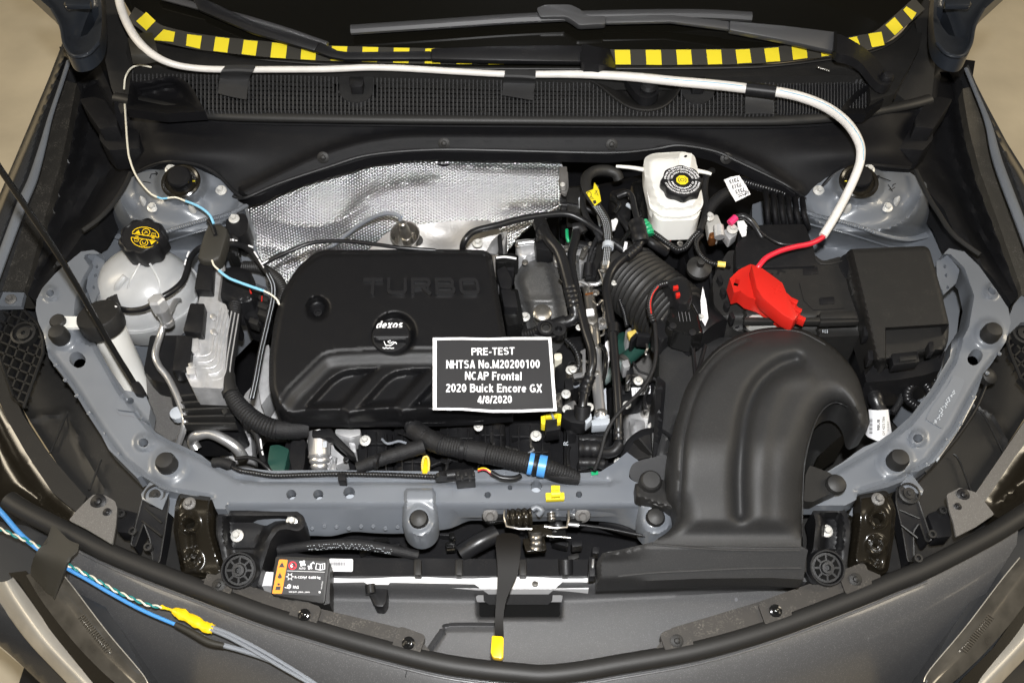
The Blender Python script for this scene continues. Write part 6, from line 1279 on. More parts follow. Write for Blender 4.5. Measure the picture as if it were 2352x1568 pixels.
# braided/thin leads
def lead(lbl, pts, w, m='cloth', rib=None, extra=(), n=6):
    h = thing('lead', lbl, 'lead'); g = G(); g.tube(pts, w=w, seg=10, n=n, rib=rib); part(h, 'sheath', g, M[m])
    for nm, q, ww, mm in extra:
        g = G(); g.tube(q, w=ww, seg=10, n=4); part(h, nm, g, M[mm])
    return h
lead('thin black fabric lead crossing in front of the duct down to the crossbar', [(1503, 738, 0.955), (1506, 770, 0.955), (1507, 808, 0.955), (1501, 845, 0.953), (1484, 880, 0.95), (1462, 908, 0.948), (1432, 936, 0.945), (1408, 965, 0.94), (1390, 1000, 0.93), (1380, 1040, 0.92), (1366, 1078, 0.90)], 9)
lead('ribbed black and red lead curving off the air meter plug', [(1530, 650, 0.965), (1512, 656, 0.967), (1499, 672, 0.967), (1492, 695, 0.965), (1494, 718, 0.962), (1502, 740, 0.957)], 15, 'hose', (0.0045, 0.1), (('red_core', [(1512, 658, 0.977), (1500, 674, 0.976), (1494, 696, 0.974), (1496, 720, 0.972)], 3, 'red'),))
lead('ribbed black lead looping below the brake reservoir to the yellow sleeve', [(1612, 540, 0.95), (1600, 555, 0.955), (1603, 575, 0.955), (1615, 592, 0.955), (1632, 603, 0.955), (1650, 607, 0.955)], 10, 'hose', (0.004, 0.1), (('yellow_sleeve', [(1648, 606, 0.957), (1666, 608, 0.957)], 14, 'pale'), ('tail', [(1668, 608, 0.955), (1676, 610, 0.95)], 9, 'black')))
lead('ribbed black lead from the green clip toward the battery tray', [(1500, 534, 0.93), (1515, 545, 0.93), (1535, 560, 0.93), (1555, 573, 0.925), (1575, 568, 0.925), (1590, 548, 0.93), (1608, 530, 0.935)], 13, 'hose', (0.0045, 0.09))
lead('taped lead running behind the brake reservoir', [(1636, 392, 0.93), (1622, 405, 0.94), (1618, 440, 0.94), (1622, 470, 0.94), (1618, 500, 0.94), (1608, 530, 0.94)], 16, 'cloth')
lead('taped black lead carrying the white barcode flag', [(1700, 430, 0.93), (1665, 445, 0.94), (1640, 465, 0.94), (1622, 490, 0.935)], 26, 'cloth')
lead('braided black lead beside the yellow tagged hose', [(1345, 430, 0.93), (1338, 465, 0.935), (1348, 500, 0.935), (1368, 530, 0.935), (1380, 555, 0.93)], 14, 'cloth')
lead('thin dotted lead behind the fuel pipe elbow', [(1372, 545, 0.93), (1360, 570, 0.93), (1352, 600, 0.92), (1350, 640, 0.91)], 10, 'cloth', None, (('connector', [(1352, 605, 0.925), (1350, 635, 0.915)], 22, 'black')  ,))
# barcode flag
bf = thing('barcode_flag', 'white flag label printed 7313 three times near the brake reservoir', 'label')
FQ = [(1663, 413), (1698, 403), (1724, 448), (1690, 462)]
g = G(); g.relief([(1663, 413), (1680, 406), (1698, 403), (1712, 424), (1724, 446), (1690, 463), (1676, 440)], 0.985, 10, skirt=0.0006); part(bf, 'sheet', g, M['paper'])
g = G(); fz = at(0.9862)
for k, (x, y) in enumerate(((1686, 415), (1692, 427), (1700, 438))): write(g, '7313', rect(x, y, 22, 9, 163), fz, bold=0.02)
for k in range(7): g.fill(rect(1712 + 3.2 * (k % 3), 440 + 4 * (k // 3), 2.2, 2.6, -20), fz)
g.ribbon([(1696, 452), (1716, 444)], 1.6, fz); g.ribbon([(1694, 448), (1706, 444)], 1.2, fz); part(bf, 'lettering', g, M['ink'], smooth=False)
# green clip, small bits around brake booster
gc = thing('green_clip', 'ribbed green quick connector clip below the brake reservoir', 'clip')
g = G(); g.tube([(1478, 512, 0.945), (1488, 525, 0.945), (1492, 540, 0.94)], w=22, seg=12, rib=(0.007, 0.1)); part(gc, 'body', g, M['green'])
bs = thing('brake_servo', 'dark master cylinder and valve cluster below the brake reservoir', 'brake unit')
for q, z, m in (([(1290, 430), (1345, 425), (1350, 500), (1290, 480)], 0.86, 'gloss'), ([(1350, 430), (1480, 400), (1500, 520), (1440, 560), (1380, 540)], 0.84, 'deep'), ([(1400, 440), (1440, 430), (1450, 500), (1412, 520)], 0.91, 'black'), ([(1448, 420), (1478, 412), (1490, 500), (1462, 515)], 0.90, 'gloss'), ([(1500, 505), (1600, 508), (1596, 545), (1520, 560)], 0.86, 'black'), ([(1560, 545), (1610, 550), (1640, 640), (1580, 660)], 0.84, 'deep')):
    g = G(); g.relief(rnd(q, 10), lambda x, y: z - 0.01 * ss(10, 0, sd(q, x, y)), 9, skirt=0.08); part(bs, 'casting', g, M[m])
for q, w, m in (([(1290, 470, 0.88), (1350, 480, 0.88), (1380, 500, 0.87)], 14, 'black'), ([(1405, 455, 0.925), (1422, 470, 0.925), (1410, 490, 0.92)], 12, 'gloss'), ([(1425, 500, 0.92), (1440, 520, 0.92), (1452, 545, 0.91)], 16, 'black'), ([(1455, 520, 0.92), (1440, 540, 0.92), (1425, 560, 0.915)], 12, 'gloss'), ([(1440, 470, 0.92), (1455, 480, 0.92)], 10, 'lgrey'), ([(1300, 560, 0.90), (1360, 570, 0.89), (1420, 600, 0.88)], 24, 'black'), ([(1480, 545, 0.90), (1500, 560, 0.90), (1530, 580, 0.88)], 22, 'black')):
    g = G(); g.tube(q, w=w, seg=10); part(bs, 'pipe', g, M[m])
for q, m, z in (([(1404, 505), (1418, 503), (1414, 525), (1406, 528)], 'paper', 0.94), ([(1512, 540), (1530, 535), (1540, 570), (1520, 575), (1512, 560)], 'paper', 0.89), ([(1530, 530), (1548, 542), (1540, 552)], 'red', 0.90), ([(1370, 525), (1378, 523), (1380, 545), (1372, 548)], 'paper', 0.93), ([(1329, 455), (1336, 450), (1338, 470), (1330, 476)], 'lgrey', 0.9)):
    g = G(); g.slab(q, z, 0.004); part(bs, 'tag', g, M[m])
for x, y, w in ((1289, 416, 14), (1318, 602, 16), (1562, 560, 14), (1448, 455, 12), (1370, 430, 12)): bolt(bs, x, y, 0.91, w, 'steel')
g = G(); g.relief(rnd([(1293, 396), (1304, 392), (1306, 430), (1300, 448), (1288, 440)], 5), 0.93, 6, skirt=0.006); part(bs, 'steel_tab', g, M['shield'])
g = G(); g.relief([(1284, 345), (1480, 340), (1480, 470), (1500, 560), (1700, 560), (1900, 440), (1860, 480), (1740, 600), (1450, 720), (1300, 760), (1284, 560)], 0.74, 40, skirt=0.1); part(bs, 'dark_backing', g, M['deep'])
# loom bundle at the right rear
lb = thing('loom_bundle', 'bundle of ribbed black looms by the far strut tower', 'harness')
for k in range(6):
    x = 1762 + k * 17
    g = G(); g.tube([(x - 6, 430 + k * 4, 0.90), (x - 2, 455 + k * 4, 0.925), (x, 478 + k * 3, 0.925), (x + 2 + k, 505 + k * 2, 0.91), (x + 4 + k, 525, 0.89)], w=13, seg=10, rib=(0.005, 0.04)); part(lb, 'loom', g, M['deep'])
g = G(); g.tube([(1700, 415, 0.90), (1760, 432, 0.91), (1820, 452, 0.905), (1855, 480, 0.89)], w=22, seg=10, rib=(0.005, 0.06)); part(lb, 'loom', g, M['hose'])
# ================================================================== battery terminal area
bt = thing('battery', 'black battery case with ribbed front edge under the red cover', 'battery')
o = rnd([(1672, 576), (1740, 570), (1846, 566), (1890, 600), (1932, 588), (1950, 668), (1974, 738), (1980, 770), (1870, 775), (1800, 770), (1690, 760), (1640, 700), (1636, 640)], 8)
def zb(x, y):
    z = 0.935 - 0.00003 * (y - 570); z -= 0.02 * ss(720, 760, y) + 0.012 * (1 if y > 722 and x > 1880 else 0) * ss(722, 726, y)
    if x < 1710: z -= 0.02
    return z
g = G(); g.relief(o, zb, 8, skirt=0.15); part(bt, 'case', g, M['dark'])
g = G(); g.slab(rnd([(1742, 516), (1848, 514), (1870, 570), (1876, 610), (1690, 616), (1690, 560)], 8), lambda x, y: 0.94, 0.06); part(bt, 'rear_cover', g, M['black'], 0.004)
g = G(); g.slab(rnd([(1700, 515), (1740, 514), (1760, 560), (1740, 575), (1690, 580)], 6), 0.925, 0.05); part(bt, 'terminal_base', g, M['deep'], 0.004)
for q in ([(1884, 716), (1968, 714), (1972, 730), (1884, 731)], [(1884, 734), (1972, 732), (1974, 738), (1884, 741)], [(1710, 727), (1830, 730), (1884, 727), (1884, 738), (1710, 738)]):
    g = G(); g.slab(q, 0.943, 0.012); part(bt, 'ledge', g, M['dark'], 0.0015)
g = G()
for k in range(3): g.fill(rect(1890 + 5 * k, 761, 1.6, 8), at(0.917))
part(bt, 'tally_mark', g, M['lgrey'], smooth=False)
g = G(); write(g, '+', rect(1790, 620, 30, 22, 20), at(zb(1790, 620) + 0.0006)); part(bt, 'plus_mark', g, M['black'], smooth=False)
g = G(); g.tube([(1741, 524, 0.95), (1765, 545, 0.953), (1795, 560, 0.953), (1835, 562, 0.953)], w=9, seg=10); part(bt, 'ground_lead', g, M['hose'])
tm = thing('ground_terminal', 'zinc terminal clamp and pink sleeved lug near the brake reservoir', 'terminal')
for q, z, m in (([(1622, 500), (1648, 492), (1660, 520), (1650, 545), (1628, 536)], 0.925, 'zinc'), ([(1660, 530), (1684, 518), (1695, 535), (1676, 552)], 0.93, 'alu'), ([(1628, 535), (1646, 531), (1648, 546), (1632, 548)], 0.93, 'copper')):
    g = G(); g.slab(rnd(q, 5), z, 0.02); part(tm, 'clamp', g, M[m], 0.002)
g = G(); g.tube([(1650, 520, 0.95), (1653, 545, 0.945)], w=24, seg=14); part(tm, 'post', g, M['alu'])
for x, y, w in ((1629, 498, 24), (1682, 527, 26)): bolt(tm, x, y, 0.94, w, 'zinc')
g = G(); g.tube([(1676, 513, 0.955), (1690, 499, 0.96)], w=17, seg=12); part(tm, 'pink_sleeve', g, M['pink'])
g = G(); g.tube([(1690, 499, 0.96), (1706, 496, 0.962), (1724, 506, 0.96), (1738, 525, 0.95), (1750, 545, 0.94)], w=15, seg=12); part(tm, 'black_lead', g, M['hose'])
g = G(); g.slab([(1693, 508), (1708, 506), (1716, 518), (1714, 540), (1705, 543), (1696, 525)], 0.945, 0.002); part(tm, 'white_label', g, M['paper'])
rb = thing('battery_cover', 'bright red plastic positive terminal cover on the battery', 'cover')
o = [(1696, 620), (1724, 606), (1741, 612), (1752, 617), (1797, 650), (1806, 672), (1822, 686), (1834, 722), (1826, 738), (1792, 722), (1745, 690), (1718, 682), (1700, 668), (1686, 672), (1676, 640)]
OR = [(1725, 606), (1752, 617), (1797, 650), (1806, 672), (1834, 722), (1828, 736), (1798, 720), (1750, 682), (1737, 660)]
def zred(x, y): 
    s = sd(OR, x, y)
    return 0.972 + 0.012 * ss(-1, 7, s) - 0.002 * ss(0, 30, s)
g = G(); g.relief(o, 0.966, 10, skirt=0.03, holes=[rect(1692, 649, 11, 15, 20)], hs=0.01); part(rb, 'flange', g, M['red'], ang=30)
g = G(); g.slab([(1726, 607), (1752, 617), (1797, 650), (1806, 672), (1833, 724), (1824, 736), (1798, 722), (1752, 684), (1738, 662)], lambda x, y: 0.990 - 0.00004 * (y - 600), 0.03); part(rb, 'hood', g, M['red'], 0.0022)
g = G(); g.relief([(1700, 668), (1718, 683), (1745, 692), (1792, 725), (1826, 740), (1838, 722), (1830, 700), (1806, 676), (1760, 660)], 0.955, 6, skirt=0.012); part(rb, 'lower_lip', g, M['red'])
for k in range(3):
    x, y = 1812 + k * 9, 690 + k * 20
    g = G(); g.slab(rnd(rect(x + 12, y, 18, 9, 25), 2), 0.972, 0.014); part(rb, 'hinge_tab', g, M['red'], 0.001)
g = G(); write(g, '+', rect(1784, 664, 22, 22, 30), lambda x, y: P(x, y, 0.9901 - 0.00004 * (y - 600)), h=0.0007); part(rb, 'plus_mark', g, M['red'])
g = G(); g.slab(rnd([(1716, 730), (1740, 716), (1800, 740), (1790, 748), (1725, 742)], 4), 0.93, 0.02); part(rb, 'steel_clamp', g, M['zinc'], 0.002)
# ================================================================== fuse box
fb = thing('fuse_box', 'large square black fuse box with sloping lid beside the battery', 'fuse box')
o = rnd([(1953, 572), (2040, 568), (2125, 565), (2135, 572), (2160, 660), (2180, 744), (2178, 780), (2172, 800), (2154, 818), (2100, 832), (2052, 843), (2008, 846), (2000, 800), (1982, 745), (1950, 668), (1934, 592)], 5)
FT = [(1958, 574), (2126, 566), (2137, 574), (2178, 742), (2034, 752), (2020, 844), (2000, 800), (1990, 740)]
def zf_(x, y):
    z = 0.965 - 0.00005 * (y - 570)
    lx = lerp(1953, 1998, (y - 572) / 190)
    z -= 0.03 * ss(lx + 6, lx - 14, x)
    fy = lerp(753, 744, (x - 2034) / 145)
    if x > 2034: z -= 0.036 * ss(fy, fy + 5, y)
    z -= 0.05 * ss(0, 16, y - lerp(826, 800, (x - 2008) / 160)) + 0.006 * ss(6, 0, sd(o, x, y))
    return z
g = G(); g.relief(o, zf_, 5.5, skirt=0.06, feats=[([(2034, 752), (2034, 842)], (-1, 1)), ([(2034, 753), (2179, 744)], (-1, 2.5, 5.5)), ([(1954, 580), (1995, 745)], (-6, 6, 14))]); part(fb, 'lid', g, M['dark'])
g = G(); g.relief(rnd([(1986, 750), (2010, 848), (2052, 846), (2150, 822), (2172, 804), (2160, 850), (2120, 862), (2060, 872), (1990, 878), (1974, 800)], 5), 0.88, 10, skirt=0.08); part(fb, 'lower_case', g, M['black'])
g = G(); g.slab(rnd([(2048, 812), (2108, 806), (2112, 830), (2052, 838)], 3), 0.92, 0.02); part(fb, 'latch', g, M['black'], 0.002)
g = G(); g.slab(rnd([(2066, 820), (2104, 815), (2106, 824), (2068, 828)], 2), 0.926, 0.02); part(fb, 'latch_tongue', g, M['dark'], 0.001)
g = G(); g.slab(rnd([(1932, 588), (1950, 580), (1956, 600), (1944, 640), (1926, 610)], 5), 0.935, 0.05); part(fb, 'hinge_ear', g, M['black'], 0.003)
fc = thing('fuse_box_loom', 'ribbed black loom with a white part label below the fuse box', 'harness')
g = G(); g.tube([(1995, 875, 0.85), (2005, 900, 0.84), (2014, 925, 0.835), (2022, 945, 0.83)], w=lambda t: 44 - 14 * t, seg=14, rib=(0.016, 0.06)); part(fc, 'boot', g, M['hose'])
g = G(); g.tube([(2018, 935, 0.835), (2026, 960, 0.83), (2030, 1000, 0.82)], w=32, seg=14); part(fc, 'wrap', g, M['cloth'])
def pl_(x, y): return P(x, y, 0.868 - 0.00004 * (x - 2018) ** 2 * 0.5)
LQ = [(1995, 940), (2016, 942), (2040, 940), (2044, 968), (2048, 992), (2030, 1008), (2016, 1012), (1994, 1003), (1988, 996), (1998, 970)]
g = G(); g.relief(LQ, 0, 6, skirt=0.0006, place=pl_); part(fc, 'part_label', g, M['paper'])
g = G(); pz_ = lambda x, y: pl_(x, y) + Vector((0, 0, 0.0009)); write(g, '9BUB', [(2014, 989), (2014, 963), (2021, 963), (2021, 989)], pz_, bold=0.03); write(g, '4273 7306', [(2026, 987), (2026, 957), (2032, 957), (2032, 987)], pz_, bold=0.01); write(g, 'GM', [(2026, 1000), (2026, 990), (2032, 990), (2032, 1000)], pz_); write(g, '21.10.2019', [(2038, 990), (2038, 968), (2041, 968), (2041, 990)], pz_)
for k in range(12): g.fill(rect(2000, 962 + k * 3, 7, 0.8 + (k * 7 % 3) * 0.6, 4), pz_)
part(fc, 'lettering', g, M['ink'], smooth=False)
g = G(); g.tube([(2110, 935, 0.82), (2085, 915, 0.835), (2090, 890, 0.845), (2112, 876, 0.845), (2132, 890, 0.835), (2140, 915, 0.82)], w=21, seg=12, rib=(0.0055, 0.08)); part(fc, 'loop', g, M['hose'])
g = G(); g.tube([(2050, 948, 0.82), (2065, 925, 0.825), (2075, 900, 0.83), (2080, 880, 0.835)], w=16, seg=10); part(fc, 'branch', g, M['cloth'])
g = G(); g.tube([(2140, 825, 0.86), (2146, 850, 0.85), (2146, 878, 0.84)], w=11, seg=10, rib=(0.004, 0.1)); part(fc, 'branch', g, M['hose'])
# ================================================================== intake bellows, meter, airbox, duct
ib = thing('intake_bellows', 'fat ribbed black intake bellows with a steel band clamp', 'bellows')
def bel(t):
    return 0.066
pts = [P(1444, 640, 0.862), P(1470, 660, 0.865), P(1500, 684, 0.868), P(1530, 708, 0.868), P(1556, 730, 0.868)]
g = G(); g.tube([tuple(p) for p in pts], r=0.0615, seg=36, n=6, rib=(0.0100, 0.045), world=True); part(ib, 'ribbed_tube', g, M['rubber'])
d = (pts[-1] - pts[0]).normalized()
for nm, t, r, L, m in (('cuff', -0.004, 0.066, 0.012, 'hose'), ('smooth_end', 0.088, 0.055, 0.03, 'hose'), ('band_clamp', 0.118, 0.0565, 0.012, 'steel'), ('rear_cuff', -0.03, 0.058, 0.03, 'rubber')):
    part(ib, nm, G().lathe([(r * 0.96, 0), (r, 0.002), (r, L - 0.002), (r * 0.96, L)], pts[0] + d * t, d, 36), M[m])
g = G(); c0 = pts[0]; g.lathe([(0.058, -0.035), (0.05, -0.06), (0.03, -0.09)], c0, d, 28); part(ib, 'throat', g, M['rubber'])
am = thing('air_meter', 'black air flow meter with plug and small red lock', 'sensor')
part(am, 'barrel', G().lathe([(0.052, 0), (0.052, 0.07), (0.05, 0.075)], pts[0] + d * 0.128, d, 30), M['black'])
for q, z, m, nm in (([(1524, 648), (1560, 634), (1580, 640), (1592, 680), (1584, 700), (1560, 706), (1548, 690), (1540, 668)], 0.955, 'black', 'plug'), ([(1536, 706), (1588, 690), (1604, 720), (1616, 768), (1590, 776), (1546, 764), (1530, 740)], 0.935, 'gloss', 'module'), ([(1500, 736), (1530, 732), (1546, 770), (1520, 790), (1500, 770)], 0.905, 'black', 'plug')):
    g = G(); g.relief(rnd(q, 5), lambda x, y: z - 0.006 * ss(6, 0, sd(q, x, y)), 5, skirt=0.04); part(am, nm, g, M[m])
for q in ([(1546, 656), (1558, 654), (1559, 661), (1547, 662)], [(1552, 672), (1562, 670), (1563, 678), (1554, 680)]):
    g = G(); g.slab(q, 0.963, 0.008); part(am, 'red_lock', g, M['red'], 0.001)
for x, y in ((1577, 706), (1545, 750), (1590, 765)): part(am, 'screw', G().lathe([(0.006, 0), (0.006, 0.004), (0.002, 0.0045)], P(x, y, 0.936), (0, -0.2, 1), 12), M['black'])
g = G()
for k in range(4): g.ribbon([(1558 + k * 8, 716), (1562 + k * 8, 738)], 1.2, at(0.9362))
part(am, 'stamped_line', g, M['ink2'], smooth=False)
bolt(am, 1611, 731, 0.92, 22, 'zinc')
g = G(); g.relief([(1614, 658), (1622, 690), (1627, 730), (1620, 748), (1612, 735), (1609, 690)], 0.925, 8, skirt=0.001); bwl = solo('white_barcode_sheet', 'curled white label sheet between air meter and battery', 'label', g, M['paper'])
ab = thing('airbox', 'black airbox walls between the air meter and the big duct', 'airbox')
for q, z, m in (([(1516, 775), (1600, 780), (1640, 776), (1760, 770), (1800, 790), (1700, 840), (1560, 960), (1528, 1060), (1505, 1050), (1512, 900)], 0.875, 'grain'), ([(1508, 862), (1530, 878), (1520, 1000), (1500, 1060), (1504, 940)], 0.89, 'black'), ([(1575, 560), (1600, 556), (1640, 620), (1650, 720), (1690, 756), (1640, 776), (1612, 760), (1600, 660)], 0.87, 'deep'), ([(1640, 600), (1672, 590), (1676, 640), (1690, 690), (1720, 740), (1690, 756), (1650, 700)], 0.90, 'black')):
    g = G(); g.relief(rnd(q, 8), lambda x, y: z - 0.008 * ss(12, 0, sd(q, x, y)), 9, skirt=0.12); part(ab, 'wall', g, M[m])
for q in ([(1592, 800), (1598, 870)], [(1620, 792), (1604, 850)], [(1688, 660), (1692, 735)], [(1628, 600), (1640, 690)]):
    g = G(); g.tube([(a, b, 0.895) for a, b in q], w=9, seg=8); part(ab, 'rib', g, M['black'])
part(ab, 'rubber_stud', G().lathe([(0.021, 0), (0.022, 0.01), (0.014, 0.016), (0.007, 0.019), (0.007, 0.03), (0.002, 0.031)], P(1604, 620, 0.925), (0, -0.2, 1), 20), M['rubber'])
tr = thing('inlet_trumpet', 'black round inlet trumpet with webs left of the big duct', 'trumpet')
c = P(1494, 1050, 0.855)
part(tr, 'cone', G().lathe([(0.048, 0), (0.049, 0.006), (0.045, 0.008), (0.043, 0.004), (0.03, -0.012), (0.012, -0.02)], c, (-0.5, -0.15, 1), 32), M['black'])
for a in range(0, 180, 45):
    ca, sa = math.cos(math.radians(a)), math.sin(math.radians(a))
    g = G(); g.box(c + Vector((0.004, 0, -0.004)), (0.08, 0.003, 0.02), rz=a, ry=-25); part(tr, 'web', g, M['dark'])
g = G(); g.relief(cr([(1448, 1075), (1462, 1060), (1500, 1050), (1535, 1048), (1540, 1110), (1490, 1120), (1450, 1098)], 3, closed=True), lambda x, y: 0.885 - 0.0004 * (y - 1050), 7, skirt=0.03); part(tr, 'shoulder', g, M['black'])
db = thing('duct_bracket', 'black duct foot with rubber plug on the crossbar', 'bracket')
g = G(); g.relief(rnd([(1458, 1110), (1520, 1100), (1540, 1110), (1556, 1160), (1548, 1172), (1500, 1158), (1460, 1142)], 5), lambda x, y: 0.888 - 0.006 * ss(6, 0, sd([(1458, 1110), (1520, 1100), (1556, 1160), (1548, 1172), (1460, 1142)], x, y)), 6, skirt=0.02); part(db, 'foot', g, M['dark'])
part(db, 'plug', G().lathe([(0.0175, 0), (0.0175, 0.006), (0.0155, 0.009), (0.0155, 0.013), (0.013, 0.0155), (0.001, 0.016)], P(1493, 1108, 0.888), (0, -0.2, 1), 24), M['rubber'])
db2 = thing('duct_bracket', 'black duct foot with rubber plug right of the duct stem', 'bracket')
g = G(); g.relief(rnd([(1860, 1068), (1904, 1084), (1932, 1104), (1926, 1124), (1866, 1152), (1846, 1150), (1850, 1090)], 5), 0.888, 7, skirt=0.02); part(db2, 'foot', g, M['dark'])
part(db2, 'plug', G().lathe([(0.0155, 0), (0.0155, 0.006), (0.0135, 0.010), (0.008, 0.0125), (0.001, 0.013)], P(1918, 1114, 0.888), (0, -0.2, 1), 24), M['rubber'])
ad = thing('air_duct', 'big dark grey curved air intake duct reaching over the crossbar', 'air duct')
OD = cr([(1600, 850), (1636, 808), (1682, 776), (1735, 757), (1790, 751), (1845, 757), (1900, 786), (1945, 828), (1972, 870), (1986, 920), (1995, 960), (1993, 982), (1972, 993)], 4)[:-1] + cr([(1972, 993), (1963, 985), (1956, 955), (1942, 934), (1922, 925), (1899, 934), (1880, 958), (1867, 992), (1855, 1034), (1847, 1090), (1843, 1170), (1840, 1256)], 4) + [(1700, 1255), (1600, 1254), (1498, 1246)] + cr([(1510, 1236), (1534, 1220), (1550, 1196), (1548, 1170), (1534, 1140), (1533, 1110), (1537, 1045), (1545, 993), (1558, 946), (1574, 894), (1600, 850)], 4)[:-1]
GRV = cr([(1830, 828), (1790, 842), (1745, 880), (1716, 940), (1703, 1020), (1698, 1100), (1700, 1180)], 4)
GR2 = cr([(1850, 868), (1800, 880), (1772, 930), (1755, 1000), (1748, 1100), (1746, 1180)], 4)
LEDGE = cr([(1560, 1190), (1566, 1100), (1572, 1010), (1590, 930), (1620, 862), (1665, 812), (1720, 782)], 4)
INN = cr([(1990, 900), (1950, 890), (1905, 886), (1862, 912), (1832, 970), (1818, 1040), (1814, 1180)], 4)
def zd(x, y):
    base = 0.985 - 0.055 * ss(1000, 1230, y) - 0.012 * ss(1180, 1256, y)
    s = sd(OD, x, y)
    z = base - 0.05 * (1 - math.sqrt(max(0, 1 - (1 - min(1, max(0, s) / 62)) ** 2)))
    if y > 1190: z = lerp(z, base - 0.012, ss(1190, 1240, y))
    z -= 0.020 * math.exp(-(dpl(GRV, x, y) / 17) ** 2)
    z += 0.004 * math.exp(-(dpl(GR2, x, y) / 20) ** 2)
    q = dpl(LEDGE, x, y)
    z -= 0.006 * math.exp(-(q / 5) ** 2)
    return z
g = G(); g.relief(OD, zd, 6.5, skirt=0.05, feats=[(LEDGE, (-7, -3.5, 0, 3.5, 7))]); part(ad, 'body', g, M['grain'], ang=70)
base = [(1498, 1244), (1600, 1251), (1700, 1254), (1840, 1254), (1856, 1262), (1850, 1290), (1846, 1330), (1770, 1326), (1600, 1328), (1423, 1336), (1372, 1338), (1371, 1290), (1384, 1269), (1440, 1258)]
def zdb(x, y): return lerp(0.905, 0.868, max(0, min(1, (y - 1256) / 82))) + 0.012 * ss(1290, 1262, y) * ss(1500, 1380, x) - 0.010 * ss(9, 0, sd(base, x, y)) * ss(1500, 1400, x)
g = G(); g.relief(base, zdb, 6, skirt=0.03); part(ad, 'mouth', g, M['grain'])
for q in ([(1500, 1248), (1560, 1254), (1605, 1258), (1700, 1262), (1838, 1263)], [(1420, 1322), (1500, 1314), (1600, 1309), (1720, 1304), (1840, 1303)]):
    g = G(); g.tube([(a, b, zdb(a, b) + 0.0005) for a, b in q], w=7, seg=8, flat=0.5); part(ad, 'rib', g, M['grain'])
for x, y in ((1360, 1300), (1845, 1290)):
    g = G(); g.slab(rnd(rect(x, y, 14, 44, 0), 2), 0.865, 0.02); part(ad, 'side_clip', g, M['black'], 0.002)
    g = G(); g.slab(rect(x + 2, y - 8, 5, 20, 3), 0.869, 0.01); part(ad, 'clip_pin', g, M['bright'], 0.001)
g = G(); g.relief([(1866, 940), (1900, 936), (1942, 945), (1956, 985), (1920, 1010), (1876, 1050), (1850, 1110), (1848, 1000)], 0.84, 12, skirt=0.1); solo('filter_case', 'glossy black filter case seen inside the duct bend', 'case', g, M['gloss'])
part(ROOTS[-1], 'screw', G().lathe([(0.008, 0), (0.008, 0.005), (0.003, 0.006)], P(1887, 1024, 0.842), (0, -0.2, 1), 14), M['plate']) if False else None

# ================================================================== under the engine cover: manifold etc.
im = thing('intake_manifold', 'black ribbed intake manifold below the engine cover front edge', 'manifold')
g = G(); g.relief([(700, 965), (1400, 960), (1410, 1095), (640, 1095), (660, 1000)], 0.79, 26, skirt=0.1); part(im, 'base', g, M['deep'])
for x0, x1, y0, y1, z in ((822, 900, 985, 1085, 0.825), (905, 985, 980, 1090, 0.83), (1010, 1090, 978, 1060, 0.835), (1100, 1160, 972, 1050, 0.838), (1170, 1262, 972, 1062, 0.84)):
    q = rnd([(x0, y0), (x1, y0), (x1 + 4, y1), (x0 + 2, y1)], 8)
    g = G(); g.relief(q, lambda x, y: z - 0.015 * ((x - (x0 + x1) / 2) / ((x1 - x0) / 2)) ** 2, 7, skirt=0.05); part(im, 'runner', g, M['black'])
    for k in range(3):
        xx = lerp(x0, x1, (k + 0.7) / 3.4)
        g = G(); g.slab([(xx, y0 + 4), (xx + 4, y0 + 4), (xx + 5, y1 - 6), (xx + 1, y1 - 6)], z + 0.008, 0.02); part(im, 'rib', g, M['black'], 0.001)
    for k in range(2):
        yy = lerp(y0, y1, 0.3 + 0.4 * k)
        g = G(); g.slab([(x0 + 5, yy), (x1 - 3, yy), (x1 - 3, yy + 4), (x0 + 5, yy + 4)], z + 0.007, 0.02); part(im, 'rib', g, M['black'], 0.001)
for x, y in ((839, 1012), (1231, 1001), (1099, 980), (1353, 935), (1300, 905), (1466, 875), (1310, 850), (1302, 940)): bolt(im, x, y, 0.868 if x > 1180 else 0.85, 26 if x in (839, 1231) else 22, 'zinc')
th = thing('throttle_motor', 'silver barrel throttle motor below the engine cover', 'motor')
g = G(); g.tube([(733, 992, 0.845), (734, 1020, 0.838), (735, 1050, 0.83)], w=52, seg=24); part(th, 'barrel', g, M['bright'])
g = G(); g.tube([(735, 1048, 0.83), (735, 1056, 0.828), (735, 1068, 0.824), (735, 1078, 0.82)], w=lambda t: 53 - 16 * t, seg=24, rib=(0.008, 0.06)); part(th, 'stepped_end', g, M['bright'])
for q, z, m in (([(704, 1010), (716, 1000), (760, 1000), (768, 1030), (800, 1058), (770, 1068), (760, 1040), (712, 1028)], 0.815, 'alu'), ([(770, 985), (828, 985), (828, 998), (800, 1005), (770, 995)], 0.84, 'alu'), ([(800, 1015), (816, 1018), (818, 1040), (806, 1034)], 0.83, 'alu'), ([(758, 1045), (776, 1050), (772, 1084), (752, 1080)], 0.815, 'bright')):
    g = G(); g.slab(rnd(q, 4), z, 0.04); part(th, 'casting', g, M[m], 0.002)
g = G(); g.slab([(716, 984), (762, 982), (766, 990), (812, 1036), (818, 1050), (806, 1046), (760, 1004), (716, 1002)], 0.862, 0.02); part(th, 'black_yoke', g, M['black'], 0.003)
g = G(); g.fill(rect(746, 1020, 9, 14), at(0.8633)); part(th, 'label', g, M['lgrey'], smooth=False)
bolt(th, 758, 1010, 0.845, 16, 'steel'); bolt(th, 795, 1055, 0.84, 14, 'black')
g = G(); g.relief(rnd([(676, 1000), (694, 994), (702, 1020), (700, 1060), (694, 1084), (672, 1084), (664, 1050), (668, 1020)], 6), 0.83, 6, skirt=0.06); solo('black_plug', 'black plug with boot left of the silver motor', 'connector', g, M['black'])
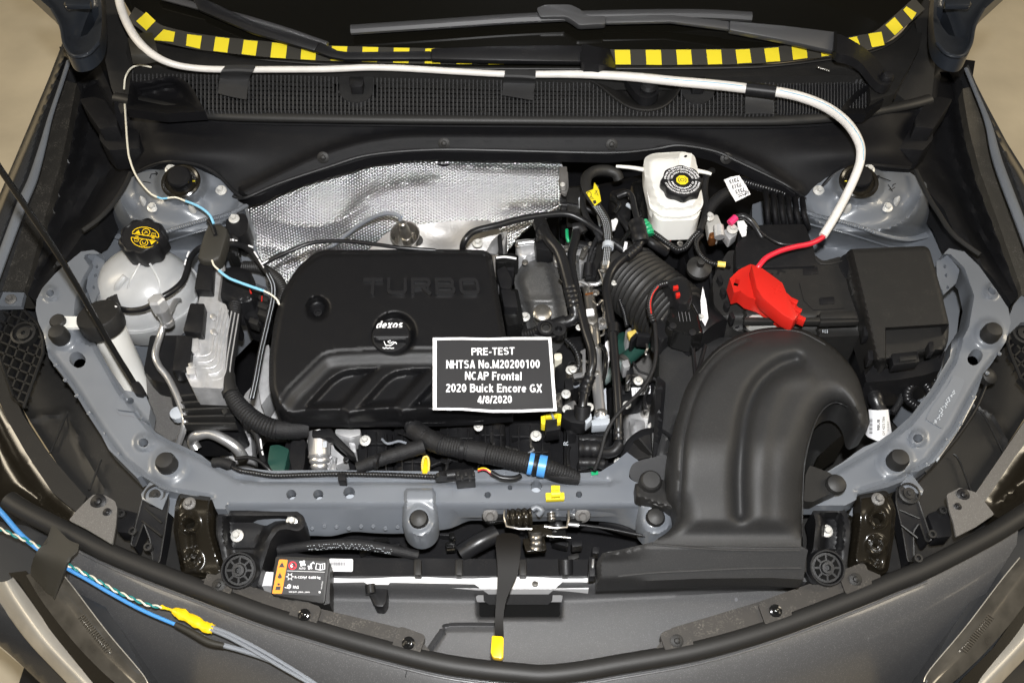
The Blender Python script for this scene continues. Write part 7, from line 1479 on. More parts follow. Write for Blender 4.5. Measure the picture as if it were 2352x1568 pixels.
g = G(); g.slab(rnd([(620, 1022), (640, 1020), (664, 1030), (652, 1084), (628, 1086), (614, 1060)], 4), 0.815, 0.05); solo('green_cover', 'dark green plastic cover glimpsed left of the silver motor', 'cover', g, M['dgreen'], 0.003)
g = G(); g.slab(rnd([(562, 905), (620, 840), (640, 900), (650, 960), (590, 960), (560, 1000), (480, 1000), (500, 950), (540, 960)], 6), 0.76, 0.08); g.slab(rnd([(600, 800), (618, 790), (622, 900), (600, 930), (592, 880)], 4), 0.83, 0.05); g.slab(rnd([(500, 1000), (575, 990), (580, 1050), (540, 1060), (500, 1030)], 5), 0.74, 0.05); solo('gearbox_casting', 'raw aluminium casting below the woven harness', 'casting', g, M['alu'], 0.004)
yl = thing('yellow_loop', 'pale yellow dipstick loop in front of the engine cover', 'dipstick')
g = G(); g.tube([(971, 1086, 0.85), (970, 1065, 0.862), (974, 1050, 0.868), (982, 1050, 0.868), (985, 1065, 0.862), (983, 1086, 0.85)], w=6, seg=8, n=5); part(yl, 'ring', g, M['pale'])
g = G(); g.slab(rnd([(972, 1050), (983, 1050), (982, 1086), (970, 1086)], 3), 0.858, 0.004); part(yl, 'blade', g, M['yellow2'])
# main harness with blue bands
mh = thing('main_harness', 'thick black woven harness with blue bands below the engine cover', 'harness')
q = [(946, 976, 0.872), (972, 1000, 0.882), (1005, 1018, 0.885), (1060, 1030, 0.888), (1110, 1040, 0.888), (1160, 1051, 0.888), (1205, 1061, 0.887), (1250, 1072, 0.884), (1290, 1084, 0.876), (1316, 1092, 0.868)]
g = G(); g.tube(q, w=lambda t: 46 - 14 * ss(0.75, 1, t) - 8 * ss(0.2, 0, t), seg=16, rib=(0.0042, 0.03), twist=0.05); part(mh, 'sleeve', g, M['cloth'])
g = G(); g.tube([(972, 1024, 0.885), (940, 1034, 0.885), (900, 1046, 0.882), (860, 1060, 0.876), (822, 1074, 0.868)], w=lambda t: 36 - 8 * t, seg=14, rib=(0.017, 0.045), twist=0.1); part(mh, 'taped_branch', g, M['cloth'])
g = G(); g.tube([(950, 985, 0.876), (985, 1008, 0.884), (1015, 1022, 0.887)], w=46, seg=14, rib=(0.02, 0.035)); part(mh, 'taped_joint', g, M['cloth'])
g = G(); g.tube([(1076, 1034, 0.8885), (1100, 1038, 0.8885), (1118, 1042, 0.8885)], w=50, seg=16); part(mh, 'taped_joint', g, M['cloth'])
for a, b in ((0, 1), (3, 4)):
    g = G(); g.tube([(1214 + a * 7.5, 1063.5 + a * 1.6, 0.8875), (1214 + b * 10, 1063.5 + b * 2.1, 0.8868)], w=52, seg=16); part(mh, 'blue_band', g, M['blue'])
for x, y, w in ((1063, 1031, 50), (1230, 1067, 50), (866, 1058, 36)):
    g = G(); g.tube([(x - 3, y - 0.5, 0.888), (x + 4, y + 1, 0.888)], w=w, seg=16); part(mh, 'cable_tie', g, M['black'])
g = G(); g.tube([(1250, 1078, 0.88), (1290, 1092, 0.872), (1326, 1098, 0.862)], w=34, seg=12); part(mh, 'tail', g, M['cloth'])
fl = thing('front_loom', 'thin ribbed black loom lying along the grey crossbar', 'harness')
g = G(); g.tube([(528, 1068, 0.862), (548, 1079, 0.865), (580, 1085, 0.866), (630, 1092, 0.867), (700, 1090, 0.867), (775, 1088, 0.867), (850, 1089, 0.867), (920, 1091, 0.867), (1003, 1095, 0.867)], w=11.5, seg=10, rib=(0.0045, 0.09)); part(fl, 'sleeve', g, M['hose'])
g = G(); g.tube([(490, 1062, 0.86), (512, 1062, 0.862), (535, 1070, 0.862)], w=24, seg=10); part(fl, 'taped_end', g, M['cloth'])
g = G(); g.tube([(540, 1053, 0.86), (570, 1050, 0.862), (595, 1058, 0.86), (615, 1075, 0.855), (625, 1086, 0.85)], w=9, seg=10); part(fl, 'side_loop', g, M['hose'])
g = G(); g.slab(rnd(rect(785, 1094, 18, 16), 3), 0.88, 0.02); part(fl, 'clip', g, M['black'], 0.002)
fk = thing('plug_connector', 'black plug connector with red and yellow wires on the crossbar', 'connector')
g = G(); g.tube([(1010, 1094, 0.875), (1030, 1091, 0.876), (1060, 1088, 0.876)], w=26, seg=12); part(fk, 'socket', g, M['black'])
g = G(); g.slab(rnd([(1044, 1080), (1088, 1074), (1092, 1098), (1048, 1102)], 3), 0.89, 0.03); part(fk, 'body', g, M['black'], 0.002)
for k in range(5):
    g = G(); g.slab(rect(1052 + k * 9, 1089 + (k % 2) * 6 - 2, 6, 9, -6), 0.895, 0.01); part(fk, 'rib', g, M['dark'], 0.0008)
g = G(); g.tube([(1012, 1090, 0.885), (1014, 1099, 0.885)], w=28, seg=12); part(fk, 'flange', g, M['black'])
for dy, m in ((-1.5, 'yellow2'), (1.5, 'redwire')):
    g = G(); g.tube([(1098, 1079 + dy, 0.882), (1110, 1076 + dy, 0.885), (1120, 1079 + dy, 0.885), (1130, 1088 + dy, 0.882)], w=3.6, seg=8); part(fk, 'wire', g, M[m])
g = G(); g.tube([(1128, 1084, 0.882), (1150, 1096, 0.88), (1180, 1098, 0.878), (1196, 1092, 0.876)], w=12, seg=10); part(fk, 'sleeve', g, M['hose'])
# valve block right of harness
vb = thing('purge_valve', 'black valve block with round ports at the end of the blue banded harness', 'valve')
for q, z, m in (([(1296, 970), (1340, 968), (1344, 1010), (1400, 1010), (1396, 1080), (1330, 1090), (1296, 1070)], 0.84, 'black'), ([(1352, 1020), (1386, 1016), (1390, 1052), (1356, 1056)], 0.865, 'dark'), ([(1300, 975), (1322, 974), (1324, 1000), (1302, 1002)], 0.868, 'black'), ([(1325, 1058), (1350, 1056), (1352, 1080), (1328, 1082)], 0.86, 'black')):
    g = G(); g.relief(rnd(q, 5), lambda x, y: z - 0.005 * ss(6, 0, sd(q, x, y)), 7, skirt=0.05); part(vb, 'block', g, M[m])
for y, z in ((1010, 0.87), (1030, 0.875), (1062, 0.87)):
    g = G(); g.tube([(1330, y, z), (1360, y, z), (1384, y + 2, z - 0.004)], w=26 if y != 1030 else 40, seg=14, rib=(0.012, 0.06)); part(vb, 'port', g, M['black'])
g = G(); write(g, 'R', [(1294, 1022), (1294, 1012), (1305, 1012), (1305, 1022)], at(0.8475)); write(g, '40', [(1340, 1065), (1340, 1056), (1347, 1056), (1347, 1065)], at(0.862)); part(vb, 'lettering', g, M['lgrey'], smooth=False)
g = G(); g.fill(rect(1366, 1086, 16, 8, -8), at(0.862)); part(vb, 'green_clip', g, M['green'], smooth=False)
yt = thing('yellow_clip', 'yellow connector lock peeking out under the printed card', 'clip')
g = G(); g.slab([(1242, 955), (1254, 952), (1252, 974), (1243, 972)], 0.90, 0.02); g.slab([(1280, 948), (1290, 950), (1288, 968), (1280, 970)], 0.90, 0.02); g.slab([(1254, 951), (1280, 948), (1280, 956), (1254, 958)], 0.897, 0.015); part(yt, 'lock', g, M['yellow'], 0.001)
g = G(); g.slab(rnd([(1252, 958), (1284, 956), (1288, 985), (1254, 990)], 3), 0.89, 0.03); part(yt, 'plug', g, M['black'], 0.002)
g = G(); g.tube([(1262, 940, 0.90), (1268, 952, 0.905), (1272, 962, 0.90)], w=6, seg=8); part(yt, 'lead', g, M['greywire'])
# gearbox region under hoses
gx = thing('gearbox', 'pale cast gearbox and dark castings deep below the black hoses', 'gearbox')
def blk(q, z, m, nm='casting', f=6):
    g = G(); g.relief(rnd(q, f), lambda x, y: z - 0.01 * ss(10, 0, sd(q, x, y)), 9, skirt=0.06); part(gx, nm, g, M[m])
blk([(1436, 922), (1500, 912), (1512, 960), (1508, 1016), (1438, 1014)], 0.72, 'alu')
blk([(1445, 960), (1482, 965), (1480, 1010), (1450, 1008)], 0.745, 'alu')
blk([(1460, 905), (1500, 900), (1508, 950), (1476, 944)], 0.75, 'steel')
blk([(1440, 816), (1500, 800), (1508, 870), (1450, 880)], 0.70, 'plate')
blk([(1280, 780), (1345, 770), (1350, 860), (1300, 905), (1270, 900), (1276, 830)], 0.84, 'black')
blk([(1398, 890), (1505, 876), (1508, 898), (1400, 918)], 0.80, 'black')
blk([(1436, 756), (1464, 750), (1468, 775), (1440, 780)], 0.82, 'alu')
blk([(1404, 770), (1436, 760), (1440, 830), (1408, 840)], 0.78, 'dgreen')
blk([(1300, 840), (1344, 830), (1346, 858), (1318, 866), (1312, 900), (1300, 896)], 0.86, 'steel', 'bracket')
blk([(1268, 905), (1290, 900), (1292, 938), (1272, 940)], 0.875, 'steel', 'sleeve')
blk([(1296, 930), (1320, 918), (1330, 945), (1306, 960)], 0.865, 'bright', 'bracket')
blk([(1390, 785), (1400, 780), (1400, 830), (1390, 836)], 0.85, 'paper', 'tag')
blk([(1272, 812), (1290, 810), (1292, 826), (1274, 828)], 0.86, 'cream', 'tag')
blk([(1380, 900), (1392, 890), (1396, 1000), (1384, 1000)], 0.82, 'lgrey', 'tag', 3)
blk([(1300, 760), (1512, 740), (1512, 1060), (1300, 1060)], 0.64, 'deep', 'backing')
g = G(); g.slab([(1450, 890), (1494, 886), (1494, 902), (1452, 908)], 0.823, 0.003); part(gx, 'label', g, M['paper'])
g = G(); write(g, '126988', rect(1472, 897, 26, 9, -6), at(0.8245)); part(gx, 'lettering', g, M['ink'], smooth=False)
for x, y in ((1466, 874), (1440, 930), (1497, 980), (1420, 1060), (1392, 745), (1378, 1078)): bolt(gx, x, y, 0.82, 20, 'zinc')
for k in range(26):
    x, y = random.uniform(1290, 1500), random.uniform(560, 880)
    g = G(); a = random.uniform(0, 180); g.slab(rnd(rect(x, y, random.uniform(10, 30), random.uniform(8, 18), a), 3), random.uniform(0.80, 0.885), 0.03); part(gx, 'fitting', g, M[random.choice(['black', 'gloss', 'black', 'alu', 'dark', 'steel', 'black'])], 0.002)

# ================================================================== crossbar details: yellow clip, latch, radiator, shroud
yc = thing('yellow_retainer', 'bright yellow plastic retainer clipped on the grey crossbar', 'clip')
g = G(); g.slab(rnd([(1253, 1131), (1296, 1130), (1297, 1145), (1254, 1147)], 2), 0.874, 0.008); part(yc, 'base', g, M['yellow'], 0.0015)
g = G(); g.slab(rnd([(1266, 1114), (1286, 1114), (1286, 1126), (1266, 1126)], 2), 0.884, 0.006); part(yc, 'tab', g, M['yellow'], 0.0012)
g = G(); g.tube([(1266, 1134, 0.882), (1286, 1133, 0.882)], w=18, seg=12); part(yc, 'barrel', g, M['yellow'])
g = G(); g.relief([(600, 1112), (880, 1112), (880, 1160), (600, 1160)], 0.822, 20, skirt=0.02); g.relief([(1095, 1105), (1420, 1105), (1420, 1160), (1095, 1160)], 0.822, 20, skirt=0.02); solo('hole_light_plate', 'pale grey plate added below the round crossbar holes for the light inside', 'backing plate', g, M['lgrey'])  # pale plate added so the holes look lit from inside
la = thing('bonnet_latch', 'greasy steel bonnet latch with coil spring under the crossbar', 'latch')
g = G(); g.tube([(1168, 1190, 0.835), (1195, 1188, 0.838), (1216, 1186, 0.836)], w=44, seg=14, rib=(0.008, 0.14)); part(la, 'coil_spring', g, M['brownblack'])
for q in ([(1160, 1166), (1164, 1208), (1222, 1214)], [(1305, 1164), (1302, 1210), (1250, 1208)]):
    g = G(); g.tube([(a, b, 0.845) for a, b in q], w=6, seg=6, n=2); part(la, 'bracket_edge', g, M['steel'])
for q, z, m in (([(1108, 1164), (1158, 1162), (1160, 1196), (1120, 1200), (1106, 1185)], 0.832, 'gloss'), ([(1300, 1164), (1360, 1162), (1356, 1188), (1330, 1200), (1302, 1196)], 0.832, 'gloss'), ([(1210, 1206), (1262, 1202), (1270, 1226), (1216, 1236)], 0.825, 'brownblack'), ([(1200, 1236), (1250, 1232), (1256, 1262), (1208, 1266)], 0.81, 'brownblack'), ([(1262, 1195), (1290, 1192), (1302, 1230), (1268, 1236)], 0.815, 'gloss')):
    g = G(); g.slab(rnd(q, 5), z, 0.01); part(la, 'plate', g, M[m], 0.0015)
g = G(); g.tube([(1230, 1222, 0.832), (1232, 1250, 0.822), (1230, 1260, 0.818)], w=26, seg=14, rib=(0.008, 0.1)); part(la, 'pivot', g, M['steel'])
g = G(); g.tube([(1222, 1170, 0.856), (1232, 1164, 0.858), (1244, 1172, 0.856), (1236, 1182, 0.85)], w=14, seg=10); part(la, 'loop', g, M['paint'])
g = G(); g.tube([(1266, 1178, 0.84), (1268, 1196, 0.838)], w=18, seg=10, rib=(0.005, 0.15)); part(la, 'small_spring', g, M['steel'])
g = G(); g.tube([(1256, 1230, 0.83), (1310, 1234, 0.83)], w=4, seg=6); part(la, 'pin', g, M['steel'])
for x, y in ((1126, 1182), (1338, 1182)): bolt(la, x, y, 0.836, 36, 'plate', axis=(0, -0.8, 0.7))
g = G(); g.tube([(1305, 1204, 0.84), (1340, 1206, 0.84), (1400, 1214, 0.84), (1470, 1228, 0.84), (1520, 1236, 0.838)], w=7, seg=10); part(la, 'cable', g, M['black'])
g = G(); g.tube([(1302, 1203, 0.842), (1330, 1206, 0.842)], w=10, seg=10); part(la, 'cable_end', g, M['bright'])
lv = thing('latch_lever', 'black strap lever with yellow tip hanging over the grille shroud', 'lever')
g = G(); g.relief(cr([(1141, 1230), (1190, 1228), (1196, 1260), (1190, 1310), (1176, 1345), (1162, 1380), (1156, 1420), (1156, 1464), (1138, 1464), (1138, 1400), (1142, 1350), (1143, 1300)], 3, closed=True), lambda x, y: 0.875 - 0.04 * ss(1230, 1470, y) , 5, skirt=0.006); part(lv, 'strap', g, M['strap'])
g = G(); g.slab(rnd([(1130, 1458), (1154, 1460), (1157, 1464), (1156, 1508), (1150, 1511), (1132, 1508), (1127, 1496)], 4), 0.845, 0.012); part(lv, 'yellow_tip', g, M['yellow2'], 0.003)
rd = thing('radiator', 'black radiator tank with a bright aluminium edge below the crossbar', 'radiator')
g = G(); g.relief([(636, 1262), (700, 1272), (760, 1280), (1180, 1283), (1360, 1284), (1372, 1322), (760, 1322), (640, 1312)], lambda x, y: 0.80 + 0.003 * math.sin(x / 40), 12, skirt=0.08); part(rd, 'tank', g, M['black'])
for x in (950, 1045, 1192, 1290):
    g = G(); g.slab([(x, 1282), (x + 18, 1282), (x + 18, 1320), (x, 1320)], 0.808, 0.02); part(rd, 'tank_rib', g, M['dark'], 0.003)
g = G(); g.tube([(1362 - 63, 1284, 0.81), (1300, 1318, 0.80)], w=34, seg=12); part(rd, 'filler_stub', g, M['black'])
g = G(); g.relief([(610, 1312), (759, 1319), (1141, 1319), (1352, 1318), (1352, 1352), (1100, 1352), (759, 1342), (600, 1345)], lambda x, y: 0.795 - 0.01 * ss(1322, 1326, y) * 0.2, 14, skirt=0.05); part(rd, 'aluminium_edge', g, M['silver'])
part(rd, 'rivet', G().lathe([(0.005, 0), (0.004, 0.0015), (0.001, 0.002)], P(1229, 1340, 0.795), (0, 0, 1), 12), M['steel'])
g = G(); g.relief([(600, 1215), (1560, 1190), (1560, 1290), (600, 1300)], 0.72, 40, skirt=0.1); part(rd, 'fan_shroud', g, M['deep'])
for q, w, m in (([(640, 1262, 0.80), (720, 1252, 0.81), (820, 1250, 0.812), (900, 1262, 0.81), (960, 1275, 0.80)], 24, 'cloth'), ([(1060, 1270, 0.80), (1100, 1245, 0.81), (1140, 1225, 0.81)], 44, 'hose'), ([(1380, 1190, 0.77), (1460, 1215, 0.77), (1540, 1230, 0.77)], 40, 'deep')):
    g = G(); g.tube(q, w=w, seg=12); part(rd, 'hose', g, M[m])
g = G()
for k in range(110):
    t = k / 109; x = lerp(706, 900, t); y = 1253 + 9 * (2 * t - 0.8) ** 2 + random.choice((-5, -1, 3, 6)); g.fill(rect(x, y, 1.6, 1.4), at(0.829))
part(rd, 'braid_fleck', g, M['lgrey'], kind='stuff', smooth=False)
for k in range(22):
    x, y = random.uniform(820, 1450), random.uniform(1222, 1280)
    g = G(); g.slab(rnd(rect(x, y, random.uniform(12, 40), random.uniform(6, 16), random.uniform(-20, 20)), 3), random.uniform(0.73, 0.785), 0.02); part(rd, 'fitting', g, M[random.choice(['black', 'deep', 'dark', 'gloss', 'black'])], 0.002)
sk = thing('tank_sticker', 'white barcode sticker on the black radiator tank', 'sticker')
g = G(); g.relief(rnd([(756, 1282), (811, 1283), (810, 1312), (757, 1311)], 4), 0, 10, skirt=0.0005, place=lambda x, y: P(x, y, 0.8065)); part(sk, 'sheet', g, M['paper'])
g = G(); pk = at(0.8077); write(g, 'ADA619M14', [(793, 1288), (757, 1288), (757, 1284), (793, 1284)], pk); x = 760
while x < 793:
    w = random.choice((0.7, 1.2, 1.8)); g.fill([(x, 1290), (x + w, 1290), (x + w, 1298), (x, 1298)], pk); x += w + random.choice((0.8, 1.2))
write(g, '6000', [(773, 1306), (760, 1306), (760, 1302), (773, 1302)], pk); part(sk, 'lettering', g, M['ink'], smooth=False)
sh = thing('grille_shroud', 'wide grey grained shroud panel between radiator and front seal', 'shroud')
o = [(640, 1352), (745, 1338), (836, 1336), (845, 1342), (892, 1342), (896, 1337), (1090, 1341), (1122, 1364), (1260, 1364), (1292, 1336), (1336, 1336), (1372, 1338), (1600, 1330), (1846, 1326), (1880, 1334), (1862, 1345), (1743, 1384), (1640, 1414), (1546, 1443), (1508, 1492), (1500, 1520), (1100, 1538), (985, 1516), (945, 1455), (850, 1428), (740, 1400), (640, 1370)]
PKT = [(1093, 1366), (1292, 1366), (1292, 1416), (1288, 1421), (1100, 1421), (1094, 1412)]
FL = cr([(985, 1500), (1018, 1452), (1034, 1440), (1140, 1440), (1260, 1440)], 2)
def zsh(x, y):
    yl_ = lerp(1375, 1382, (x - 755) / 340) if x < 1200 else lerp(1381, 1364, (x - 1297) / 316)
    yt_ = 1337
    z = 0.803 - 0.040 * ss(yt_ - 2, yl_ + 1, y) - 0.012 * ss(yl_, 1530, y)
    s = sd(PKT, x, y)
    if s > -3: z -= 0.028 * ss(-2, 5, s) * (1 if y > 1368 else 0.5)
    if 985 < x < 1140 and y > yi(FL, x) - 12: z -= 0.014 * ss(-11, -3, y - yi(FL, x)) - 0.012 * ss(0, 9, y - yi(FL, x))
    return z
g = G(); g.relief(o, zsh, 6.5, skirt=0.04, holes=[rnd([(1100, 1371), (1286, 1371), (1285, 1415), (1102, 1415)], 5)], hs=0.04, feats=[(PKT + PKT[:1], (-5, -1, 3)), ([(640, 1374), (1200, 1382)], (-6, 0, 6)), ([(1297, 1381), (1613, 1364), (1800, 1354)], (-6, 0, 6)), (FL, (-11, -3, 0, 8))]); part(sh, 'panel', g, M['shroud'], ang=60)
g = G(); g.slab(rnd([(843, 1342), (852, 1337), (874, 1337), (890, 1346), (888, 1380), (880, 1393), (862, 1392), (846, 1360)], 4), 0.79, 0.03); part(sh, 'pocket_clip', g, M['black'], 0.003)
g = G(); g.tube([(850, 1342, 0.80), (852, 1362, 0.797)], w=24, seg=10); part(sh, 'clip_barrel', g, M['black'])
g = G(); g.fill(circ(1691, 1376, 4, 5, 8), lambda x, y: P(x, y, zsh(x, y) + 0.001)); part(sh, 'stain', g, M['ink2'], smooth=False)
g = G(); g.relief([(1085, 1355), (1300, 1355), (1300, 1425), (1085, 1425)], 0.735, 30, skirt=0.02); part(sh, 'pocket_floor', g, M['void'])  # near-black sheet stands in for the shade inside the pocket
# air-conditioning label
al = thing('refrigerant_label', 'tilted black plate with an orange striped refrigerant label', 'label')
PQ = [(633, 1276), (757, 1281), (745, 1386), (622, 1364)]
zl = lambda x, y: 0.845 - 0.00022 * (y - 1276)
g = G(); g.slab(rnd(PQ, 7), zl, 0.006); part(al, 'plate', g, M['dark'], 0.0015)
g = G(); g.relief([(758, 1290), (757, 1385), (745, 1388), (640, 1368), (740, 1384)], lambda x, y: zl(x, y) - 0.004, 8, skirt=0.04); part(al, 'plate_edge', g, M['dark'])
LQ = [(640, 1283), (749, 1288.5), (737, 1367), (624, 1363)]
pL = lambda d: (lambda x, y: P(x, y, zl(x, y) + d))
g = G(); g.fill(rnd(LQ, 5), pL(0.0012)); part(al, 'label_sheet', g, M['ink'], smooth=False)
g = G(); g.fill(rnd([(641, 1284), (661, 1284.5), (647.5, 1362.5), (625, 1362.5)], 3), pL(0.0018)); part(al, 'orange_stripe', g, M['orange'], smooth=False)
g = G(); g.fill([(640, 1302), (654, 1302), (648, 1290)], pL(0.0024)); g.fill(circ(642.5, 1324, 5, 4, 10), pL(0.0024)); g.fill([(638, 1323), (647, 1322), (643, 1314)], pL(0.0024)); g.fill(circ(640, 1341, 3, n=8), pL(0.0024)); g.fill([(634, 1346), (645, 1346), (643, 1354), (632, 1354)], pL(0.0024)); part(al, 'hazard_symbols', g, M['ink'], smooth=False)
g = G(); q = lambda x, y: P(x, y, zl(x, y) + 0.0022)
def four(cx, cy, r):
    for k in range(4):
        a = math.pi / 2 * k + 0.6; g.fill(circ(cx + r * 0.55 * math.cos(a), cy + r * 0.5 * math.sin(a), r * 0.5, r * 0.38, 8, 30 + 90 * k), q)
four(695, 1293, 8); four(712, 1302, 6); g.ribbon([(713, 1296), (720, 1290), (722, 1294)], 3, q)
for s in ([(725, 1306), (727, 1293), (736, 1295), (746, 1293), (746, 1306), (736, 1308), (725, 1306)], [(736, 1295), (735, 1307)]): g.ribbon(s, 1.8, q)
write(g, 'i', rect(741, 1300, 2.5, 9), q, bold=0.04); write(g, 'AUTO', rect(694, 1304.5, 15, 4.5, 1), q, bold=0.02)
g.ribbon([(659, 1310), (746, 1313)], 0.9, q)
for k in range(6):
    a = math.pi / 3 * k; g.ribbon([(666 + 4 * math.cos(a), 1323.5 + 4 * math.sin(a)), (666 + 9.5 * math.cos(a), 1323.5 + 9 * math.sin(a))], 1.5, q)
g.ribbon(circ(666, 1323.5, 5, n=14), 1.3, q, True)
write(g, 'R-1234yf', rect(691, 1325.5, 28, 7, 0.5), q, bold=0.025); write(g, '0.600 kg', rect(722.5, 1326, 27, 7.5, 0.5), q, bold=0.025)
g.ribbon(circ(664, 1346, 4, n=12), 1.4, q, True); g.ribbon([(654, 1348), (662, 1350), (668, 1342)], 1.8, q); g.ribbon([(664, 1340), (664, 1352)], 1.2, q)
write(g, 'PAG', rect(679.5, 1347.5, 13, 7, 1), q, bold=0.025); write(g, 'SAE J639 , J2842 , J2845', rect(687.5, 1359, 48, 3.6, 1), q, bold=0.02)
write(g, 'ses2906', [(736, 1352), (739.5, 1334), (742.5, 1334), (739, 1352)], q)
for k in range(26): g.fill(rect(716.5 + (k * 7 % 5) * 3, 1350 + (k * 3 % 6) * 2.4, 1.6, 1.4), q) if False else None
g.ribbon([(732, 1359), (736, 1359)], 4, q)
part(al, 'lettering', g, M['paper'], smooth=False)
g = G(); g.ribbon(circ(672, 1298, 8.5, n=18), 2.4, pL(0.0024), True); g.ribbon([(666, 1292), (678, 1304)], 2.2, pL(0.0024)); part(al, 'prohibition_ring', g, M['redwire'], smooth=False)
g = G(); g.fill(circ(670, 1298, 3, 5, 8), pL(0.002)); part(al, 'prohibition_figure', g, M['paper'], smooth=False)
# ================================================================== test leads at lower left
bc_ = thing('blue_cable', 'bright blue cable along the nose panel ending in a dark sleeve', 'cable')
zz = lambda x, y: zn(x, y) + 0.006
g = G(); g.tube([(-30, 1140, 0.815), (10, 1184, 0.815), (45, 1224, 0.814), (90, 1262, 0.813), (150, 1302, 0.81), (200, 1330, 0.807), (260, 1365, 0.804), (330, 1402, 0.802), (405, 1434, 0.797)], w=lambda t: 12.5 - 3.5 * ss(0.2, 0.5, t), seg=10); part(bc_, 'sheath', g, M['blue'])
g = G(); g.tube([(403, 1433, 0.797), (440, 1452, 0.796), (478, 1473, 0.795), (515, 1482, 0.793)], w=lambda t: 12 + 4 * math.sin(t * 3.1), seg=10); part(bc_, 'dark_sleeve', g, M['blackt'])
g = G(); g.tube([(513, 1481, 0.793), (560, 1494, 0.789), (620, 1515, 0.785), (690, 1552, 0.778), (760, 1600, 0.765)], w=12, seg=8); part(bc_, 'grey_flat_run', g, M['greywire'])
tw = thing('twisted_wires', 'cream and teal twisted wire pair ending in yellow tape', 'wires')
path = cr([(-30, 1205, 0.818), (0, 1214, 0.818), (40, 1232, 0.818), (80, 1250, 0.817), (150, 1293, 0.814), (172, 1304, 0.813), (220, 1330, 0.811), (270, 1358, 0.809), (310, 1376, 0.808), (340, 1388, 0.807), (372, 1394, 0.804)], 8)
for ph, m in ((0, 'cream'), (math.pi, 'teal')):
    q = []
    L = 0
    for i, p in enumerate(path):
        if i: L += math.hypot(p[0] - path[i - 1][0], p[1] - path[i - 1][1])
        a = L / 6.4 + ph; q.append((p[0] - 2.3 * math.sin(a) * 0.5, p[1] + 2.4 * math.sin(a), p[2] + 0.0022 * math.cos(a)))
    g = G(); g.tube(q, w=4.3, seg=8, n=2); part(tw, 'wire', g, M[m])
yw = thing('yellow_splice', 'crumpled yellow tape splice on the metallic nose panel', 'tape')
g = G(); g.tube([(368, 1392, 0.804), (395, 1400, 0.804), (410, 1406, 0.804), (440, 1421, 0.803), (470, 1438, 0.800), (490, 1444, 0.799)], w=lambda t: 7 + 17 * ss(0.15, 0.4, t) + 2.5 * math.sin(t * 31) + 1.5 * math.sin(t * 57), seg=9, n=6, flat=0.5, twist=0.15); part(yw, 'wrap', g, M['yellow2'], ang=50)
for dy in (0, 7):
    g = G(); g.tube([(484, 1438 + dy, 0.80), (530, 1456 + dy * 1.3, 0.798), (590, 1487 + dy * 1.6, 0.795), (650, 1522 + dy * 1.6, 0.788), (720, 1566 + dy, 0.778), (790, 1615, 0.76)], w=9, seg=8); part(yw, 'grey_tail', g, M['greywire'])
tapepatch('torn black tape patch holding the blue cable to the nose panel', [([(106, 1246), (115, 1218), (122, 1206), (140, 1222), (160, 1240), (181, 1248)], 0.029), ([(92, 1256), (112, 1238), (126, 1232), (146, 1246), (166, 1262), (178, 1266)], 0.028), ([(80, 1274), (100, 1276), (118, 1280), (138, 1288), (152, 1296), (162, 1282)], 0.0235), ([(72, 1300), (92, 1312), (108, 1322), (124, 1330), (138, 1338), (150, 1316)], 0.004), ([(70, 1318), (90, 1340), (106, 1358), (118, 1366), (126, 1374), (132, 1342)], -0.012)], 0.80, 'blackt')

# extra fittings between the engine cover and the battery
fit = thing('fuel_line_cluster', 'cluster of small metal clips, studs and plugs between engine cover and bellows', 'fittings')
def sl(q, z, h, m, nm, b=0.0015): part(fit, nm, G().slab(rnd(q, 3), z, h), M[m], b)
sl([(1115, 580), (1130, 552), (1152, 532), (1158, 540), (1148, 560), (1142, 584)], 0.925, 0.004, 'bright', 'foil_strip')
sl([(1284, 384), (1302, 382), (1304, 410), (1300, 434), (1288, 434), (1286, 410)], 0.935, 0.004, 'shield', 'steel_tab')
sl([(1406, 506), (1414, 500), (1420, 506), (1412, 526), (1406, 524)], 0.952, 0.006, 'paper', 'white_clip')
sl([(1330, 590), (1338, 566), (1350, 563), (1352, 572), (1342, 592)], 0.925, 0.004, 'steel', 'hook_plate')
sl([(1340, 608), (1366, 604), (1370, 632), (1344, 636)], 0.918, 0.03, 'black', 'plug_block', 0.003)
sl([(1332, 806), (1345, 800), (1345, 862), (1338, 862), (1338, 812)], 0.882, 0.004, 'bright', 'steel_angle')
sl([(1316, 858), (1338, 854), (1340, 864), (1318, 868)], 0.872, 0.004, 'bright', 'steel_angle')
sl([(1290, 956), (1300, 940), (1356, 938), (1359, 962), (1340, 973), (1312, 970)], 0.893, 0.03, 'black', 'coupling_block', 0.004)
sl([(1343, 963), (1358, 948), (1360, 962), (1346, 974)], 0.8945, 0.02, 'lgrey', 'release_tab')
sl([(1440, 762), (1460, 756), (1464, 770), (1446, 776)], 0.835, 0.01, 'pale', 'brass_bracket')
sl([(1310, 588), (1330, 586), (1332, 640), (1312, 644)], 0.905, 0.03, 'cast', 'block', 0.003)
sl([(1376, 590), (1388, 588), (1388, 640), (1378, 640)], 0.90, 0.02, 'gloss', 'block', 0.002)
sl([(1268, 572), (1292, 578), (1296, 600), (1276, 596)], 0.93, 0.02, 'alu', 'bracket', 0.002)
sl([(1372, 480), (1380, 470), (1386, 500), (1378, 506)], 0.90, 0.02, 'lgrey', 'clip', 0.002)
sl([(1404, 620), (1412, 600), (1420, 604), (1410, 632)], 0.90, 0.02, 'shield', 'clip', 0.002)
sl([(1350, 780), (1362, 776), (1364, 800), (1352, 806)], 0.86, 0.02, 'steel', 'clip', 0.002)
sl([(1374, 730), (1394, 726), (1396, 748), (1376, 752)], 0.895, 0.008, 'bright', 'clamp_plate')
sl([(1296, 870), (1314, 866), (1318, 892), (1300, 898)], 0.866, 0.02, 'black', 'plug_block', 0.003)
